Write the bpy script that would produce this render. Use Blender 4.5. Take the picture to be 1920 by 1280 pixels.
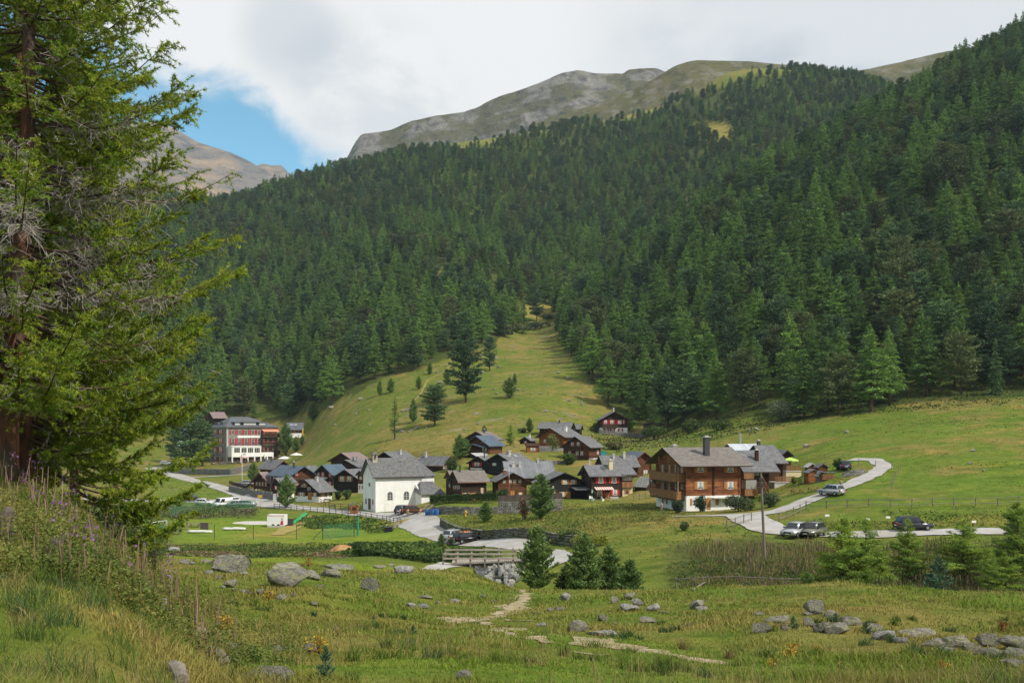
import bpy, bmesh, math, random
import numpy as np
from mathutils import Vector, Matrix
R = math.radians
for o in list(bpy.data.objects): bpy.data.objects.remove(o)
SC = bpy.context.scene
COL = SC.collection
F = 35.0/36.0*1920          # focal length in photograph pixels
HX, HY = 960.0, 800.0       # vanishing point of the view axis

# ---------------- camera ----------------
cam = bpy.data.cameras.new('camera'); cam.lens = 35; cam.sensor_width = 36
cam.shift_y = 160/1920; cam.clip_start = 0.1; cam.clip_end = 30000
co = bpy.data.objects.new('camera', cam); COL.objects.link(co)
co.location = (0, 0, 0); co.rotation_euler = (R(90), 0, 0)
SC.camera = co
SC.view_settings.view_transform = 'Standard'; SC.view_settings.look = 'None'
SC.view_settings.exposure = 0.62; SC.view_settings.gamma = 1
SC.cycles.max_bounces = 5; SC.cycles.diffuse_bounces = 3; SC.cycles.glossy_bounces = 2
SC.cycles.transmission_bounces = 3; SC.cycles.volume_bounces = 0; SC.cycles.transparent_max_bounces = 4
SC.cycles.caustics_reflective = False; SC.cycles.caustics_refractive = False
SC.cycles.use_denoising = True

# ---------------- sun and sky ----------------
SUN_AZ = math.atan2(-0.55, 0.80)     # direction to the sun, seen from above (x right, y ahead)
SUN_EL = R(46)
sd = Vector((math.cos(SUN_AZ)*math.cos(SUN_EL), math.sin(SUN_AZ)*math.cos(SUN_EL), math.sin(SUN_EL)))
sl = bpy.data.lights.new('sun', 'SUN'); sl.energy = 3.0; sl.angle = R(1.5); sl.color = (1.0, 0.94, 0.84)
so = bpy.data.objects.new('sun', sl); COL.objects.link(so)
so.rotation_euler = sd.to_track_quat('Z', 'Y').to_euler()

W = bpy.data.worlds.new('World'); SC.world = W; W.use_nodes = True
nt = W.node_tree; nt.nodes.clear()
def N(tree, typ, **kw):
    n = tree.nodes.new(typ)
    for k, v in kw.items():
        if k == 'inp':
            for i, val in v.items(): n.inputs[i].default_value = val
        else: setattr(n, k, v)
    return n
def LK(tree, a, b): tree.links.new(a, b)
def mathn(tree, op, a, b=None, clamp=False):
    n = N(tree, 'ShaderNodeMath', operation=op, use_clamp=clamp)
    for i, v in enumerate((a, b)):
        if v is None: continue
        if isinstance(v, (int, float)): n.inputs[i].default_value = v
        else: LK(tree, v, n.inputs[i])
    return n.outputs[0]
def vdir(px, py): return Vector(((px-HX)/F, 1, (HY-py)/F)).normalized()
out = N(nt, 'ShaderNodeOutputWorld'); bg = N(nt, 'ShaderNodeBackground'); bg.inputs[1].default_value = 0.1
LK(nt, bg.outputs[0], out.inputs[0])
sky = N(nt, 'ShaderNodeTexSky', sky_type='NISHITA', sun_disc=False, sun_elevation=SUN_EL, sun_rotation=math.pi/2-SUN_AZ)
sky.air_density = 1.0; sky.dust_density = 0.4; sky.ozone_density = 2.0; sky.altitude = 1800
tc = N(nt, 'ShaderNodeTexCoord'); D = tc.outputs['Generated']
def dotn(v):
    n = N(nt, 'ShaderNodeVectorMath', operation='DOT_PRODUCT'); LK(nt, D, n.inputs[0]); n.inputs[1].default_value = v
    return n.outputs['Value']
def noise_w(scale, detail, rough, stretch=(1, 1, 1), off=(0, 0, 0), dist=0.0):
    m = N(nt, 'ShaderNodeMapping'); LK(nt, D, m.inputs[0]); m.inputs['Scale'].default_value = stretch; m.inputs['Location'].default_value = off
    n = N(nt, 'ShaderNodeTexNoise'); LK(nt, m.outputs[0], n.inputs['Vector'])
    n.inputs['Scale'].default_value = scale; n.inputs['Detail'].default_value = detail
    n.inputs['Roughness'].default_value = rough; n.inputs['Distortion'].default_value = dist
    return n.outputs[0]
def ramp(tree, v, a, b):
    n = N(tree, 'ShaderNodeMapRange', interpolation_type='SMOOTHSTEP'); LK(tree, v, n.inputs[0])
    n.inputs[1].default_value = a; n.inputs[2].default_value = b
    return n.outputs[0]
def lobe(px, py, c0, c1): return ramp(nt, dotn(vdir(px, py)), math.cos(c1), math.cos(c0))
edge = vdir(300, 112).cross(vdir(640, 308)); edge.normalize()
if edge.dot(vdir(900, 50)) < 0: edge = -edge
n1 = noise_w(7, 6, 0.6, (1, 1, 1.3), (0.35, 0, 0.1), 0.3)
e = mathn(nt, 'ADD', dotn(edge), mathn(nt, 'MULTIPLY', mathn(nt, 'SUBTRACT', n1, 0.5), 0.20))
cover = ramp(nt, e, -0.018, 0.026)
away = mathn(nt, 'SUBTRACT', 1.0, ramp(nt, dotn(vdir(150, 120)), math.cos(0.80), math.cos(0.42)))   # the gap is a local hole in the cloud
n3 = noise_w(2.2, 4, 0.55, (1, 1, 1.4), (4.1, 1.2, 0.7), 0.2)
ahead = ramp(nt, dotn(Vector((0.1, 1, 0.3)).normalized()), 0.50, 0.72)          # closed cloud ahead, broken cloud elsewhere
brk = mathn(nt, 'MAXIMUM', ahead, ramp(nt, n3, 0.44, 0.60))
cover = mathn(nt, 'MAXIMUM', cover, mathn(nt, 'MULTIPLY', away, brk))
n2 = noise_w(4.2, 5, 0.55, (1, 1, 2.6), (1.3, 0.2, 0.4), 0.2)
grey = ramp(nt, n2, 0.42, 0.70)
right = lobe(1700, 30, 0.04, 0.33)
left = lobe(545, 62, 0.0, 0.06)
low = lobe(700, 215, 0.0, 0.11)
g1 = mathn(nt, 'MULTIPLY', mathn(nt, 'ADD', mathn(nt, 'MULTIPLY', grey, 0.75), 0.40), right)
g2 = mathn(nt, 'MULTIPLY', mathn(nt, 'MULTIPLY', left, 0.55), ramp(nt, n2, 0.3, 0.6))
g3 = mathn(nt, 'MULTIPLY', low, mathn(nt, 'MULTIPLY', ramp(nt, n1, 0.47, 0.60), 0.40))
dark = mathn(nt, 'ADD', mathn(nt, 'ADD', mathn(nt, 'ADD', g1, g2), g3), mathn(nt, 'MULTIPLY', grey, 0.0), clamp=True)
cm = N(nt, 'ShaderNodeMix', data_type='RGBA'); LK(nt, dark, cm.inputs[0])
dark = mathn(nt, 'ADD', dark, mathn(nt, 'MULTIPLY', mathn(nt, 'SUBTRACT', 1.0, ahead), 0.5), clamp=True); LK(nt, dark, cm.inputs[0])
cm.inputs[6].default_value = (6.1, 6.12, 6.1, 1); cm.inputs[7].default_value = (3.5, 3.9, 4.3, 1)
hs = N(nt, 'ShaderNodeMix', data_type='RGBA', blend_type='MULTIPLY'); hs.inputs[0].default_value = 1
LK(nt, sky.outputs[0], hs.inputs[6]); hs.inputs[7].default_value = (.80, 1.30, 1.15, 1)
mx = N(nt, 'ShaderNodeMix', data_type='RGBA'); LK(nt, cover, mx.inputs[0])
LK(nt, hs.outputs[2], mx.inputs[6]); LK(nt, cm.outputs[2], mx.inputs[7]); LK(nt, mx.outputs[2], bg.inputs[0])
# ---------------- helpers ----------------
def tag(o, label=None, cat=None, group=None, kind=None):
    if label: o['label'] = label
    if cat: o['category'] = cat
    if group: o['group'] = group
    if kind: o['kind'] = kind
    return o
def thing(name, label, cat, loc=(0, 0, 0), rz=0.0, group=None):
    o = bpy.data.objects.new(name, None); COL.objects.link(o)
    o.location = loc; o.rotation_euler = (0, 0, rz); o.empty_display_size = 0.3
    return tag(o, label, cat, group)
def link_mesh(name, me, parent=None):
    o = bpy.data.objects.new(name, me); COL.objects.link(o)
    if parent is not None: o.parent = parent
    return o
def copy_tree(o, parent=None):
    c = o.copy(); COL.objects.link(c)
    if parent is not None:
        c.parent = parent
    for ch in list(o.children): copy_tree(ch, c)
    return c
class MB:
    """collects shapes that become one mesh object"""
    def __init__(s): s.v = []; s.f = []; s.m = []; s.n = 0
    def add(s, verts, faces, mi=0):
        s.v.extend([tuple(p) for p in verts]); s.f.extend([tuple(i+s.n for i in f) for f in faces])
        s.m.extend([mi]*len(faces)); s.n += len(verts); return s
    def box(s, x0, x1, y0, y1, z0, z1, mi=0):
        if x0 > x1: x0, x1 = x1, x0
        if y0 > y1: y0, y1 = y1, y0
        if z0 > z1: z0, z1 = z1, z0
        return s.add([(x0,y0,z0),(x1,y0,z0),(x1,y1,z0),(x0,y1,z0),(x0,y0,z1),(x1,y0,z1),(x1,y1,z1),(x0,y1,z1)],
              [(0,3,2,1),(4,5,6,7),(0,1,5,4),(1,2,6,5),(2,3,7,6),(3,0,4,7)], mi)
    def obox(s, c, half, rz=0, rx=0, mi=0):
        M = Matrix.Rotation(rz, 3, 'Z') @ Matrix.Rotation(rx, 3, 'X')
        P = [Vector(c)+M@Vector((sx*half[0], sy*half[1], sz*half[2])) for sz in (-1,1) for sx, sy in ((-1,-1),(1,-1),(1,1),(-1,1))]
        return s.add(P, [(0,3,2,1),(4,5,6,7),(0,1,5,4),(1,2,6,5),(2,3,7,6),(3,0,4,7)], mi)
    def prism(s, poly, axis, a0, a1, mi=0):
        """poly: 2-d outline; axis 'x' -> (y,z), 'y' -> (x,z), 'z' -> (x,y)"""
        n = len(poly)
        def P(p, a): return (a, p[0], p[1]) if axis == 'x' else ((p[0], a, p[1]) if axis == 'y' else (p[0], p[1], a))
        V = [P(p, a0) for p in poly]+[P(p, a1) for p in poly]
        fs = [tuple(range(n))[::-1], tuple(range(n, 2*n))]+[(i, (i+1)%n, n+(i+1)%n, n+i) for i in range(n)]
        return s.add(V, fs, mi)
    def tube(s, pts, rad, n=6, mi=0, cap=True):
        pts = [Vector(p) for p in pts]
        if not hasattr(rad, '__len__'): rad = [rad]*len(pts)
        V = []; fs = []; prev = None
        for i, p in enumerate(pts):
            t = (pts[min(i+1, len(pts)-1)]-pts[max(i-1, 0)]).normalized()
            a = Vector((0,0,1)) if abs(t.z) < .9 else Vector((1,0,0))
            u = t.cross(a).normalized() if prev is None else (prev-t*prev.dot(t)).normalized()
            prev = u; w = t.cross(u)
            for k in range(n):
                an = 2*math.pi*k/n
                V.append(p+(u*math.cos(an)+w*math.sin(an))*rad[i])
        for i in range(len(pts)-1):
            for k in range(n):
                fs.append((i*n+k, i*n+(k+1)%n, (i+1)*n+(k+1)%n, (i+1)*n+k))
        if cap:
            fs.append(tuple(range(n))[::-1]); fs.append(tuple((len(pts)-1)*n+k for k in range(n)))
        return s.add(V, fs, mi)
    def mesh(s, name, mats, smooth=False):
        me = bpy.data.meshes.new(name); me.from_pydata(s.v, [], s.f)
        for m in (mats if isinstance(mats, (list, tuple)) else [mats]): me.materials.append(m)
        if any(s.m): me.polygons.foreach_set('material_index', s.m)
        bm = bmesh.new(); bm.from_mesh(me); bmesh.ops.recalc_face_normals(bm, faces=bm.faces); bm.to_mesh(me); bm.free()
        if smooth: me.polygons.foreach_set('use_smooth', [True]*len(me.polygons))
        return me
    def build(s, name, mats, parent=None, smooth=False): return link_mesh(name, s.mesh(name, mats, smooth), parent)
def np_mesh(name, V, Q, mats, col=None, smooth=False, mi=None, colname='tint'):
    """V (n,3), Q (m,k) faces with k corners each"""
    V = np.asarray(V, np.float32); Q = np.asarray(Q, np.int32)
    me = bpy.data.meshes.new(name); k = Q.shape[1]
    me.vertices.add(len(V)); me.vertices.foreach_set('co', V.ravel())
    me.loops.add(Q.size); me.loops.foreach_set('vertex_index', Q.ravel())
    me.polygons.add(len(Q)); me.polygons.foreach_set('loop_start', np.arange(0, Q.size, k, dtype=np.int32))
    try: me.polygons.foreach_set('loop_total', np.full(len(Q), k, np.int32))
    except Exception: pass
    for m in (mats if isinstance(mats, (list, tuple)) else [mats]): me.materials.append(m)
    if mi is not None: me.polygons.foreach_set('material_index', np.asarray(mi, np.int32))
    if smooth: me.polygons.foreach_set('use_smooth', np.ones(len(Q), bool))
    if col is not None:
        col = np.asarray(col, np.float32)
        dom = 'POINT' if len(col) == len(V) else 'FACE'
        a = me.attributes.new(colname, 'FLOAT_COLOR', dom)
        c4 = np.ones((len(col), 4), np.float32); c4[:, :3] = col
        a.data.foreach_set('color', c4.ravel())
    me.update(calc_edges=True); me.validate()
    return me
# numpy noise
def _hash(ix, iy, seed):
    h = (ix.astype(np.int64)*374761393 + iy.astype(np.int64)*668265263 + seed*974634777) & 0x7fffffff
    h = ((h ^ (h >> 13))*1274126177) & 0x7fffffff
    return ((h ^ (h >> 16)) & 0xffff)/65535.0
def vnoise(x, y, seed=0):
    ix = np.floor(x); iy = np.floor(y); fx = x-ix; fy = y-iy
    fx = fx*fx*(3-2*fx); fy = fy*fy*(3-2*fy)
    a = _hash(ix, iy, seed); b = _hash(ix+1, iy, seed); c = _hash(ix, iy+1, seed); d = _hash(ix+1, iy+1, seed)
    return (a*(1-fx)+b*fx)*(1-fy)+(c*(1-fx)+d*fx)*fy - 0.5
def fbm(x, y, seed=0, oct=4, gain=0.5):
    s = 0; a = 1.0
    for o in range(oct):
        s = s + a*vnoise(x*2**o+17.3*o, y*2**o-9.1*o, seed+o*31); a *= gain
    return s
def pchip(x, y, xi):
    """monotone cubic through (x, y); y may be (n, m)"""
    x = np.asarray(x, float); y = np.asarray(y, float)
    sq = y.ndim == 1
    if sq: y = y[:, None]
    h = np.diff(x)[:, None]; d = np.diff(y, axis=0)/h
    m = np.zeros_like(y)
    w1 = 2*h[1:]+h[:-1]; w2 = h[1:]+2*h[:-1]
    ok = d[:-1]*d[1:] > 0
    with np.errstate(divide='ignore', invalid='ignore'):
        mm = (w1+w2)/(w1/d[:-1]+w2/d[1:])
    m[1:-1] = np.where(ok, mm, 0); m[0] = d[0]; m[-1] = d[-1]
    xi = np.clip(xi, x[0], x[-1]); i = np.clip(np.searchsorted(x, xi)-1, 0, len(x)-2)
    t = ((xi-x[i])/h[i, 0])[:, None]; H = h[i]
    r = (2*t**3-3*t**2+1)*y[i]+(t**3-2*t**2+t)*H*m[i]+(-2*t**3+3*t**2)*y[i+1]+(t**3-t**2)*H*m[i+1]
    return r[:, 0] if sq else r
def inpoly(px, py, poly):
    px = np.asarray(px); py = np.asarray(py); r = np.zeros(px.shape, bool); n = len(poly)
    for i in range(n):
        x0, y0 = poly[i]; x1, y1 = poly[(i+1) % n]
        c = (y0 > py) != (y1 > py)
        with np.errstate(divide='ignore', invalid='ignore'):
            xx = (x1-x0)*(py-y0)/(y1-y0)+x0
        r ^= c & (px < xx)
    return r

# ---------------- materials ----------------
MATS = {}
def mat(name, c1, c2=None, scale=4.0, rough=0.8, bump=0.0, stretch=(1, 1, 1), detail=4, lo=0.35, hi=0.65, spec=0.3,
        attr=None, rnd=None, transl=0.0, metal=0.0, planks=None, bricks=None, c3=None, sc3=1.0, bscale=None, streak=None, mul=None):
    """procedural principled material: two colours mixed by noise, optional plank lines or shingle rows, attribute tint, random tint"""
    if name in MATS: return MATS[name]
    m = bpy.data.materials.new(name); m.use_nodes = True; t = m.node_tree; t.nodes.clear()
    o = N(t, 'ShaderNodeOutputMaterial'); p = N(t, 'ShaderNodeBsdfPrincipled')
    p.inputs['Roughness'].default_value = rough; p.inputs['Specular IOR Level'].default_value = spec; p.inputs['Metallic'].default_value = metal
    tc = N(t, 'ShaderNodeTexCoord'); mp = N(t, 'ShaderNodeMapping'); mp.inputs['Scale'].default_value = stretch
    LK(t, tc.outputs['Object'], mp.inputs[0])
    def nz(s, det=detail):
        n = N(t, 'ShaderNodeTexNoise'); LK(t, mp.outputs[0], n.inputs['Vector']); n.inputs['Scale'].default_value = s
        n.inputs['Detail'].default_value = det; n.inputs['Roughness'].default_value = 0.6
        return n.outputs[0]
    def mixc(fac, a, b, bt='MIX'):
        n = N(t, 'ShaderNodeMix', data_type='RGBA', blend_type=bt)
        if isinstance(fac, (int, float)): n.inputs[0].default_value = fac
        else: LK(t, fac, n.inputs[0])
        for sck, v in ((6, a), (7, b)):
            if isinstance(v, tuple): n.inputs[sck].default_value = (*v[:3], 1)
            else: LK(t, v, n.inputs[sck])
        return n.outputs[2]
    height = None
    if attr:
        at = N(t, 'ShaderNodeAttribute', attribute_name=attr); col = at.outputs['Color']
        if c1 is not None: col = mixc(1.0, col, c1, 'MULTIPLY')
        if c2: col = mixc(ramp(t, nz(scale), lo, hi), col, mixc(1.0, col, c2, 'MULTIPLY'))
    else:
        col = c1
        if c2: col = mixc(ramp(t, nz(scale), lo, hi), c1, c2)
    if c3: col = mixc(ramp(t, nz(sc3), .45, .7), col, c3)
    for (mc, msc, mst, mlo, mhi) in (mul or ()):
        m2 = N(t, 'ShaderNodeMapping'); m2.inputs['Scale'].default_value = mst; LK(t, tc.outputs['Object'], m2.inputs[0])
        n2_ = N(t, 'ShaderNodeTexNoise'); LK(t, m2.outputs[0], n2_.inputs['Vector']); n2_.inputs['Scale'].default_value = msc; n2_.inputs['Detail'].default_value = 7; n2_.inputs['Roughness'].default_value = .62; n2_.inputs['Distortion'].default_value = .4
        col = mixc(ramp(t, n2_.outputs[0], mlo, mhi), col, mixc(1.0, col, mc, 'MULTIPLY'))
    if planks:
        ax, width, depth = planks   # boards: lines across an axis
        sp = N(t, 'ShaderNodeSeparateXYZ'); LK(t, tc.outputs['Object'], sp.inputs[0])
        v = mathn(t, 'DIVIDE', sp.outputs['XYZ'.index(ax)], width)
        fr = mathn(t, 'FRACT', v)
        ln = mathn(t, 'SUBTRACT', 1.0, ramp(t, mathn(t, 'ABSOLUTE', mathn(t, 'SUBTRACT', fr, 0.5)), 0.40, 0.5))
        wn = N(t, 'ShaderNodeTexWhiteNoise', noise_dimensions='1D'); LK(t, mathn(t, 'FLOOR', v), wn.inputs['W'])
        bv = mathn(t, 'ADD', mathn(t, 'MULTIPLY', wn.outputs[0], 0.5), 0.72)
        cc = N(t, 'ShaderNodeCombineColor')
        kk = mathn(t, 'MULTIPLY', bv, mathn(t, 'ADD', mathn(t, 'MULTIPLY', ln, depth), 1-depth))
        for i in range(3): LK(t, kk, cc.inputs[i])
        col = mixc(1.0, col, cc.outputs[0], 'MULTIPLY'); height = ln
    if bricks:
        bx, bz, mort, axes = bricks
        sp = N(t, 'ShaderNodeSeparateXYZ'); LK(t, tc.outputs['Object'], sp.inputs[0])
        cb = N(t, 'ShaderNodeCombineXYZ')
        if axes == 'wall': LK(t, mathn(t, 'ADD', sp.outputs[0], sp.outputs[1]), cb.inputs[0]); LK(t, sp.outputs[2], cb.inputs[1])
        else:
            ia, ib = axes
            LK(t, sp.outputs[ia], cb.inputs[0]); LK(t, sp.outputs[ib], cb.inputs[1])
        b = N(t, 'ShaderNodeTexBrick'); LK(t, cb.outputs[0], b.inputs['Vector'])
        b.inputs['Scale'].default_value = 1; b.inputs['Brick Width'].default_value = bx; b.inputs['Row Height'].default_value = bz
        b.inputs['Mortar Size'].default_value = mort; b.inputs['Color1'].default_value = (1.12, 1.12, 1.12, 1)
        b.inputs['Color2'].default_value = (.78, .78, .78, 1); b.inputs['Mortar'].default_value = (.5, .5, .5, 1)
        col = mixc(1.0, col, b.outputs[0], 'MULTIPLY'); height = mathn(t, 'SUBTRACT', 1.0, b.outputs[1])
    if rnd:
        oi = N(t, 'ShaderNodeObjectInfo'); r = oi.outputs['Random']
        col = mixc(1.0, col, mixc(r, rnd[0], rnd[1]), 'MULTIPLY')
    if isinstance(col, tuple): p.inputs['Base Color'].default_value = (*col[:3], 1)
    else: LK(t, col, p.inputs['Base Color'])
    if bump:
        bn = N(t, 'ShaderNodeBump'); bn.inputs['Strength'].default_value = min(1, bump); bn.inputs['Distance'].default_value = 0.06 if bscale is None else 0.06*10/bscale
        h = nz(bscale or scale*2)
        if height is not None: h = mathn(t, 'ADD', mathn(t, 'MULTIPLY', h, .35), height)
        LK(t, h, bn.inputs['Height']); LK(t, bn.outputs[0], p.inputs['Normal'])
    sh = p.outputs[0]
    if transl:
        tr = N(t, 'ShaderNodeBsdfTranslucent')
        if isinstance(col, tuple): tr.inputs[0].default_value = (*col[:3], 1)
        else: LK(t, col, tr.inputs[0])
        mxs = N(t, 'ShaderNodeMixShader'); mxs.inputs[0].default_value = transl
        LK(t, sh, mxs.inputs[1]); LK(t, tr.outputs[0], mxs.inputs[2]); sh = mxs.outputs[0]
    LK(t, sh, o.inputs[0]); MATS[name] = m
    return m
# ---------------- terrain: one height field, given as profiles of (distance, height below the eye) ----------------
PROF = {
 -1500: [(.8,-1.5),(6,-1.3),(20,-.6),(40,0),(80,-6),(150,-12),(300,-14),(420,-12),(600,60),(1000,230),(1400,300)],
 -400: [(.8,-1.55),(6,-1.4),(20,-.9),(32,-1),(50,-5),(90,-13),(150,-17.5),(300,-17.5),(420,-14),(500,8),(600,50),(1000,220),(1400,260)],
 0: [(.8,-1.58),(6,-1.55),(12,-1.75),(18,-1.78),(25,-1.5),(31,-1.95),(45,-5),(70,-11),(110,-16),(160,-18.3),(250,-18.6),(390,-17.5),(430,-15),(480,-8),(600,50),(1000,222),(1200,230),(1400,225)],
 150: [(.8,-1.6),(6,-1.62),(12,-1.95),(20,-2.4),(26,-2.62),(34,-3.7),(50,-7.6),(80,-12.5),(120,-16.6),(160,-18.5),(250,-18.6),(390,-17.8),(430,-15),(480,-6),(600,50),(1000,222),(1200,230),(1400,225)],
 300: [(.8,-1.6),(4,-1.62),(7,-1.85),(12,-2.5),(20,-3.6),(30,-4.9),(42,-6.3),(60,-8.6),(80,-10.8),(98,-12.7),(106,-13.9),(115,-15.2),(135,-17.2),(160,-18.6),(200,-18.8),(225,-18.7),(245,-18.6),(300,-18.3),(385,-18.1),(396,-16.2),(430,-15),(460,-10),(500,2),(600,50),(800,150),(1000,222),(1060,228),(1200,222),(1400,215)],
 420: [(.8,-1.6),(4,-1.75),(8,-2.3),(12,-2.95),(20,-4.3),(30,-5.6),(45,-7.4),(60,-8.9),(75,-10.5),(95,-12.7),(104,-13.7),(115,-15.2),(140,-17.4),(165,-18.7),(205,-18.8),(225,-18.6),(245,-18.5),(280,-18),(340,-17.4),(388,-16.9),(400,-15.7),(440,-15),(480,-5),(540,20),(700,90),(900,172),(1060,236),(1100,240),(1250,225),(1400,215)],
 550: [(.8,-1.6),(5,-2),(10,-2.7),(14,-3.4),(22,-4.7),(32,-6.1),(45,-7.5),(60,-9),(80,-11.2),(100,-13.4),(110,-14.3),(122,-15.7),(140,-17.2),(165,-18.8),(197,-18.8),(212,-18.3),(232,-17.7),(260,-16.9),(310,-15.6),(360,-14.4),(410,-13.4),(440,-10.5),(470,-1),(520,14),(620,55),(800,133),(1000,225),(1130,276),(1250,280),(1400,265)],
 625: [(.8,-1.6),(5,-2),(10,-2.7),(14,-3.45),(22,-4.8),(32,-6.25),(45,-7.75),(60,-9.3),(80,-11.5),(100,-13.7),(112,-14.6),(122,-15.8),(140,-17.3),(162,-18.7),(185,-18.8),(195,-18.5),(207,-18),(223,-17.5),(250,-16),(275,-14.3),(310,-11.5),(350,-7.5),(400,0),(440,10),(480,24),(560,52),(800,140),(1000,228),(1165,297),(1260,305),(1400,292)],
 700: [(.8,-1.6),(5,-2),(10,-2.75),(14,-3.5),(22,-4.9),(32,-6.4),(45,-8),(60,-9.6),(80,-11.8),(100,-13.9),(113,-14.8),(122,-15.8),(140,-17.4),(158,-18.5),(172,-18.8),(190,-18.5),(201,-17.8),(215,-17.4),(240,-15.5),(270,-12),(310,-6.5),(350,-1),(400,10),(440,20),(480,31),(560,58),(750,130),(1000,230),(1200,318),(1280,330),(1400,320)],
 850: [(.8,-1.6),(5,-2.05),(10,-2.75),(14,-3.6),(22,-5.1),(32,-6.8),(45,-8.6),(60,-10.3),(75,-11.5),(84,-12.2),(90,-13.5),(97,-15.5),(104,-15.2),(108,-14.8),(116,-15.6),(135,-17.2),(150,-17.5),(165,-17.1),(172,-16.3),(179,-15.5),(195,-15),(215,-13.5),(240,-9.5),(255,-7),(280,-5.5),(320,0),(360,8),(410,19),(450,29),(550,63),(700,114),(900,196),(1150,316),(1250,352),(1400,350)],
 1000: [(.8,-1.6),(5,-2.05),(10,-2.8),(14,-3.6),(20,-4.9),(30,-6.6),(42,-8.2),(55,-9.8),(68,-11.4),(80,-13.3),(90,-15.5),(98,-17),(105,-16.4),(108,-15.2),(118,-16),(127,-16.4),(133,-16.3),(138,-14.9),(150,-14.8),(165,-15),(180,-15.1),(200,-14.8),(225,-11.8),(255,-7),(285,-4),(320,2),(360,11),(430,25),(500,41),(560,52),(620,64),(750,112),(900,176),(1150,308),(1280,384),(1400,395)],
 1200: [(.8,-1.6),(5,-2.05),(10,-2.8),(15,-3.8),(22,-5.1),(32,-6.7),(45,-8.5),(60,-10.4),(72,-12),(82,-14.2),(92,-15.6),(100,-15),(112,-14.2),(125,-14),(145,-13.9),(165,-13.9),(190,-13.9),(215,-11.5),(250,-6.5),(280,-4.5),(322,-2.4),(345,3),(380,15),(450,42),(520,72),(590,99),(620,103),(660,100),(720,112),(800,158),(900,208),(1150,334),(1350,420),(1500,440)],
 1400: [(.8,-1.6),(5,-2.05),(14,-3.6),(20,-4.9),(30,-6.3),(42,-8),(55,-9.4),(64,-10.2),(70,-11.6),(78,-13.8),(88,-14.6),(96,-14),(106,-13.6),(118,-13.4),(130,-13),(142,-12.6),(155,-12.6),(175,-11.5),(200,-9),(230,-4),(260,-.5),(290,5),(350,30),(450,76),(550,122),(610,147),(650,152),(750,160),(900,240),(1100,358),(1250,448),(1400,462)],
 1600: [(.8,-1.6),(5,-2.05),(14,-3.6),(20,-4.8),(30,-6.4),(40,-7.6),(52,-8.8),(62,-9.9),(67,-11.2),(75,-13.5),(86,-14.4),(96,-13.8),(106,-13.5),(118,-13.3),(125,-13),(131,-11.8),(138,-10.6),(150,-9),(165,-7.4),(200,-3),(240,1.5),(270,7),(300,18),(400,72),(500,126),(580,168),(640,192),(700,200),(800,205),(1000,318),(1250,430),(1400,438)],
 1920: [(.8,-1.6),(5,-2.05),(12,-3),(14,-3.5),(20,-4.9),(28,-6.4),(35,-7.3),(45,-8.4),(57,-9.6),(63,-11),(72,-13.2),(85,-13.9),(100,-13.5),(112,-13),(121,-12.6),(129,-11),(140,-9),(165,-5),(200,0),(240,6),(260,10),(300,30),(400,92),(500,160),(600,222),(660,256),(720,270),(900,290),(1400,300)],
 2400: [(.8,-1.6),(6,-2),(14,-3),(28,-5.6),(45,-7.5),(57,-8.8),(72,-12),(100,-12.5),(121,-11.5),(140,-7.5),(165,-3),(200,3),(240,11),(300,40),(400,115),(500,190),(600,262),(720,330),(900,350),(1400,360)],
 3400: [(.8,-1.6),(6,-1.8),(14,-2),(28,-3.5),(57,-6),(72,-9),(100,-9),(140,-3),(200,10),(300,60),(500,230),(720,390),(1400,420)],
}
LN0, LN1, NR = math.log(0.8), math.log(1400), 620
TU = np.linspace(LN0, LN1, NR); TD = np.exp(TU)
TPX = np.concatenate([np.linspace(-1500, -220, 34)[:-1], np.linspace(-220, 2140, 440), np.linspace(2140, 3400, 30)[1:]])
ks = sorted(PROF); cols = []
for k in ks:
    a = np.array(PROF[k], float); cols.append(pchip(np.log(a[:, 0]), a[:, 1], TU))
TZ = pchip(np.array(ks, float), np.array(cols), TPX).T       # rows: distance, columns: px
ker = np.array([1, 2, 3, 2, 1.])/9
TZ = np.apply_along_axis(lambda c: np.convolve(np.pad(c, 2, 'edge'), ker, 'valid'), 0, TZ)
kx = np.hanning(27)[1:-1]; kx /= kx.sum()
TZs = np.apply_along_axis(lambda c: np.convolve(np.pad(c, 12, 'edge'), kx, 'valid'), 1, TZ)
far_w = np.clip((TD-60)/300, 0, 1)[:, None]
TZ = TZ*(1-.7)+TZs*.7
GX = (TPX[None, :]-HX)/F*TD[:, None]; GY = np.repeat(TD[:, None], len(TPX), 1)
near = np.clip(1-GY/120, 0, 1)
pxg_ = HX+F*GX/GY
slope = np.clip((GY-(240+200*np.clip((1080-pxg_)/120, 0, 1)))/250, 0, 1)
roll = 0.10*fbm(GX/1.3, GY/1.3, 3, 3)*np.clip(1.2-GY/60, 0.0, 1)+0.55*fbm(GX/7, GY/7, 5, 3)*np.clip(GY/25, .25, 1)*np.clip(1.3-GY/150, .22, 1)
TZ = TZ+roll+slope*(4.0*fbm(GX/60, GY/60, 9, 3)+10*fbm(GX/170, GY/170, 12, 2))
def hgt(X, Y):
    X = np.asarray(X, float); Y = np.maximum(np.asarray(Y, float), .81)
    px = np.clip(HX+F*X/Y, TPX[0]+.01, TPX[-1]-.01); u = np.clip((np.log(Y)-LN0)/(LN1-LN0)*(NR-1), 0, NR-1.001)
    j = np.searchsorted(TPX, px)-1; fx = (px-TPX[j])/(TPX[j+1]-TPX[j]); i = u.astype(int); fu = (Y-TD[i])/(TD[i+1]-TD[i])
    return (TZ[i, j]*(1-fx)+TZ[i, j+1]*fx)*(1-fu)+(TZ[i+1, j]*(1-fx)+TZ[i+1, j+1]*fx)*fu
def h1(x, y): return float(hgt(x, y))
def XD(px, d): return (px-HX)/F*d
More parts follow.
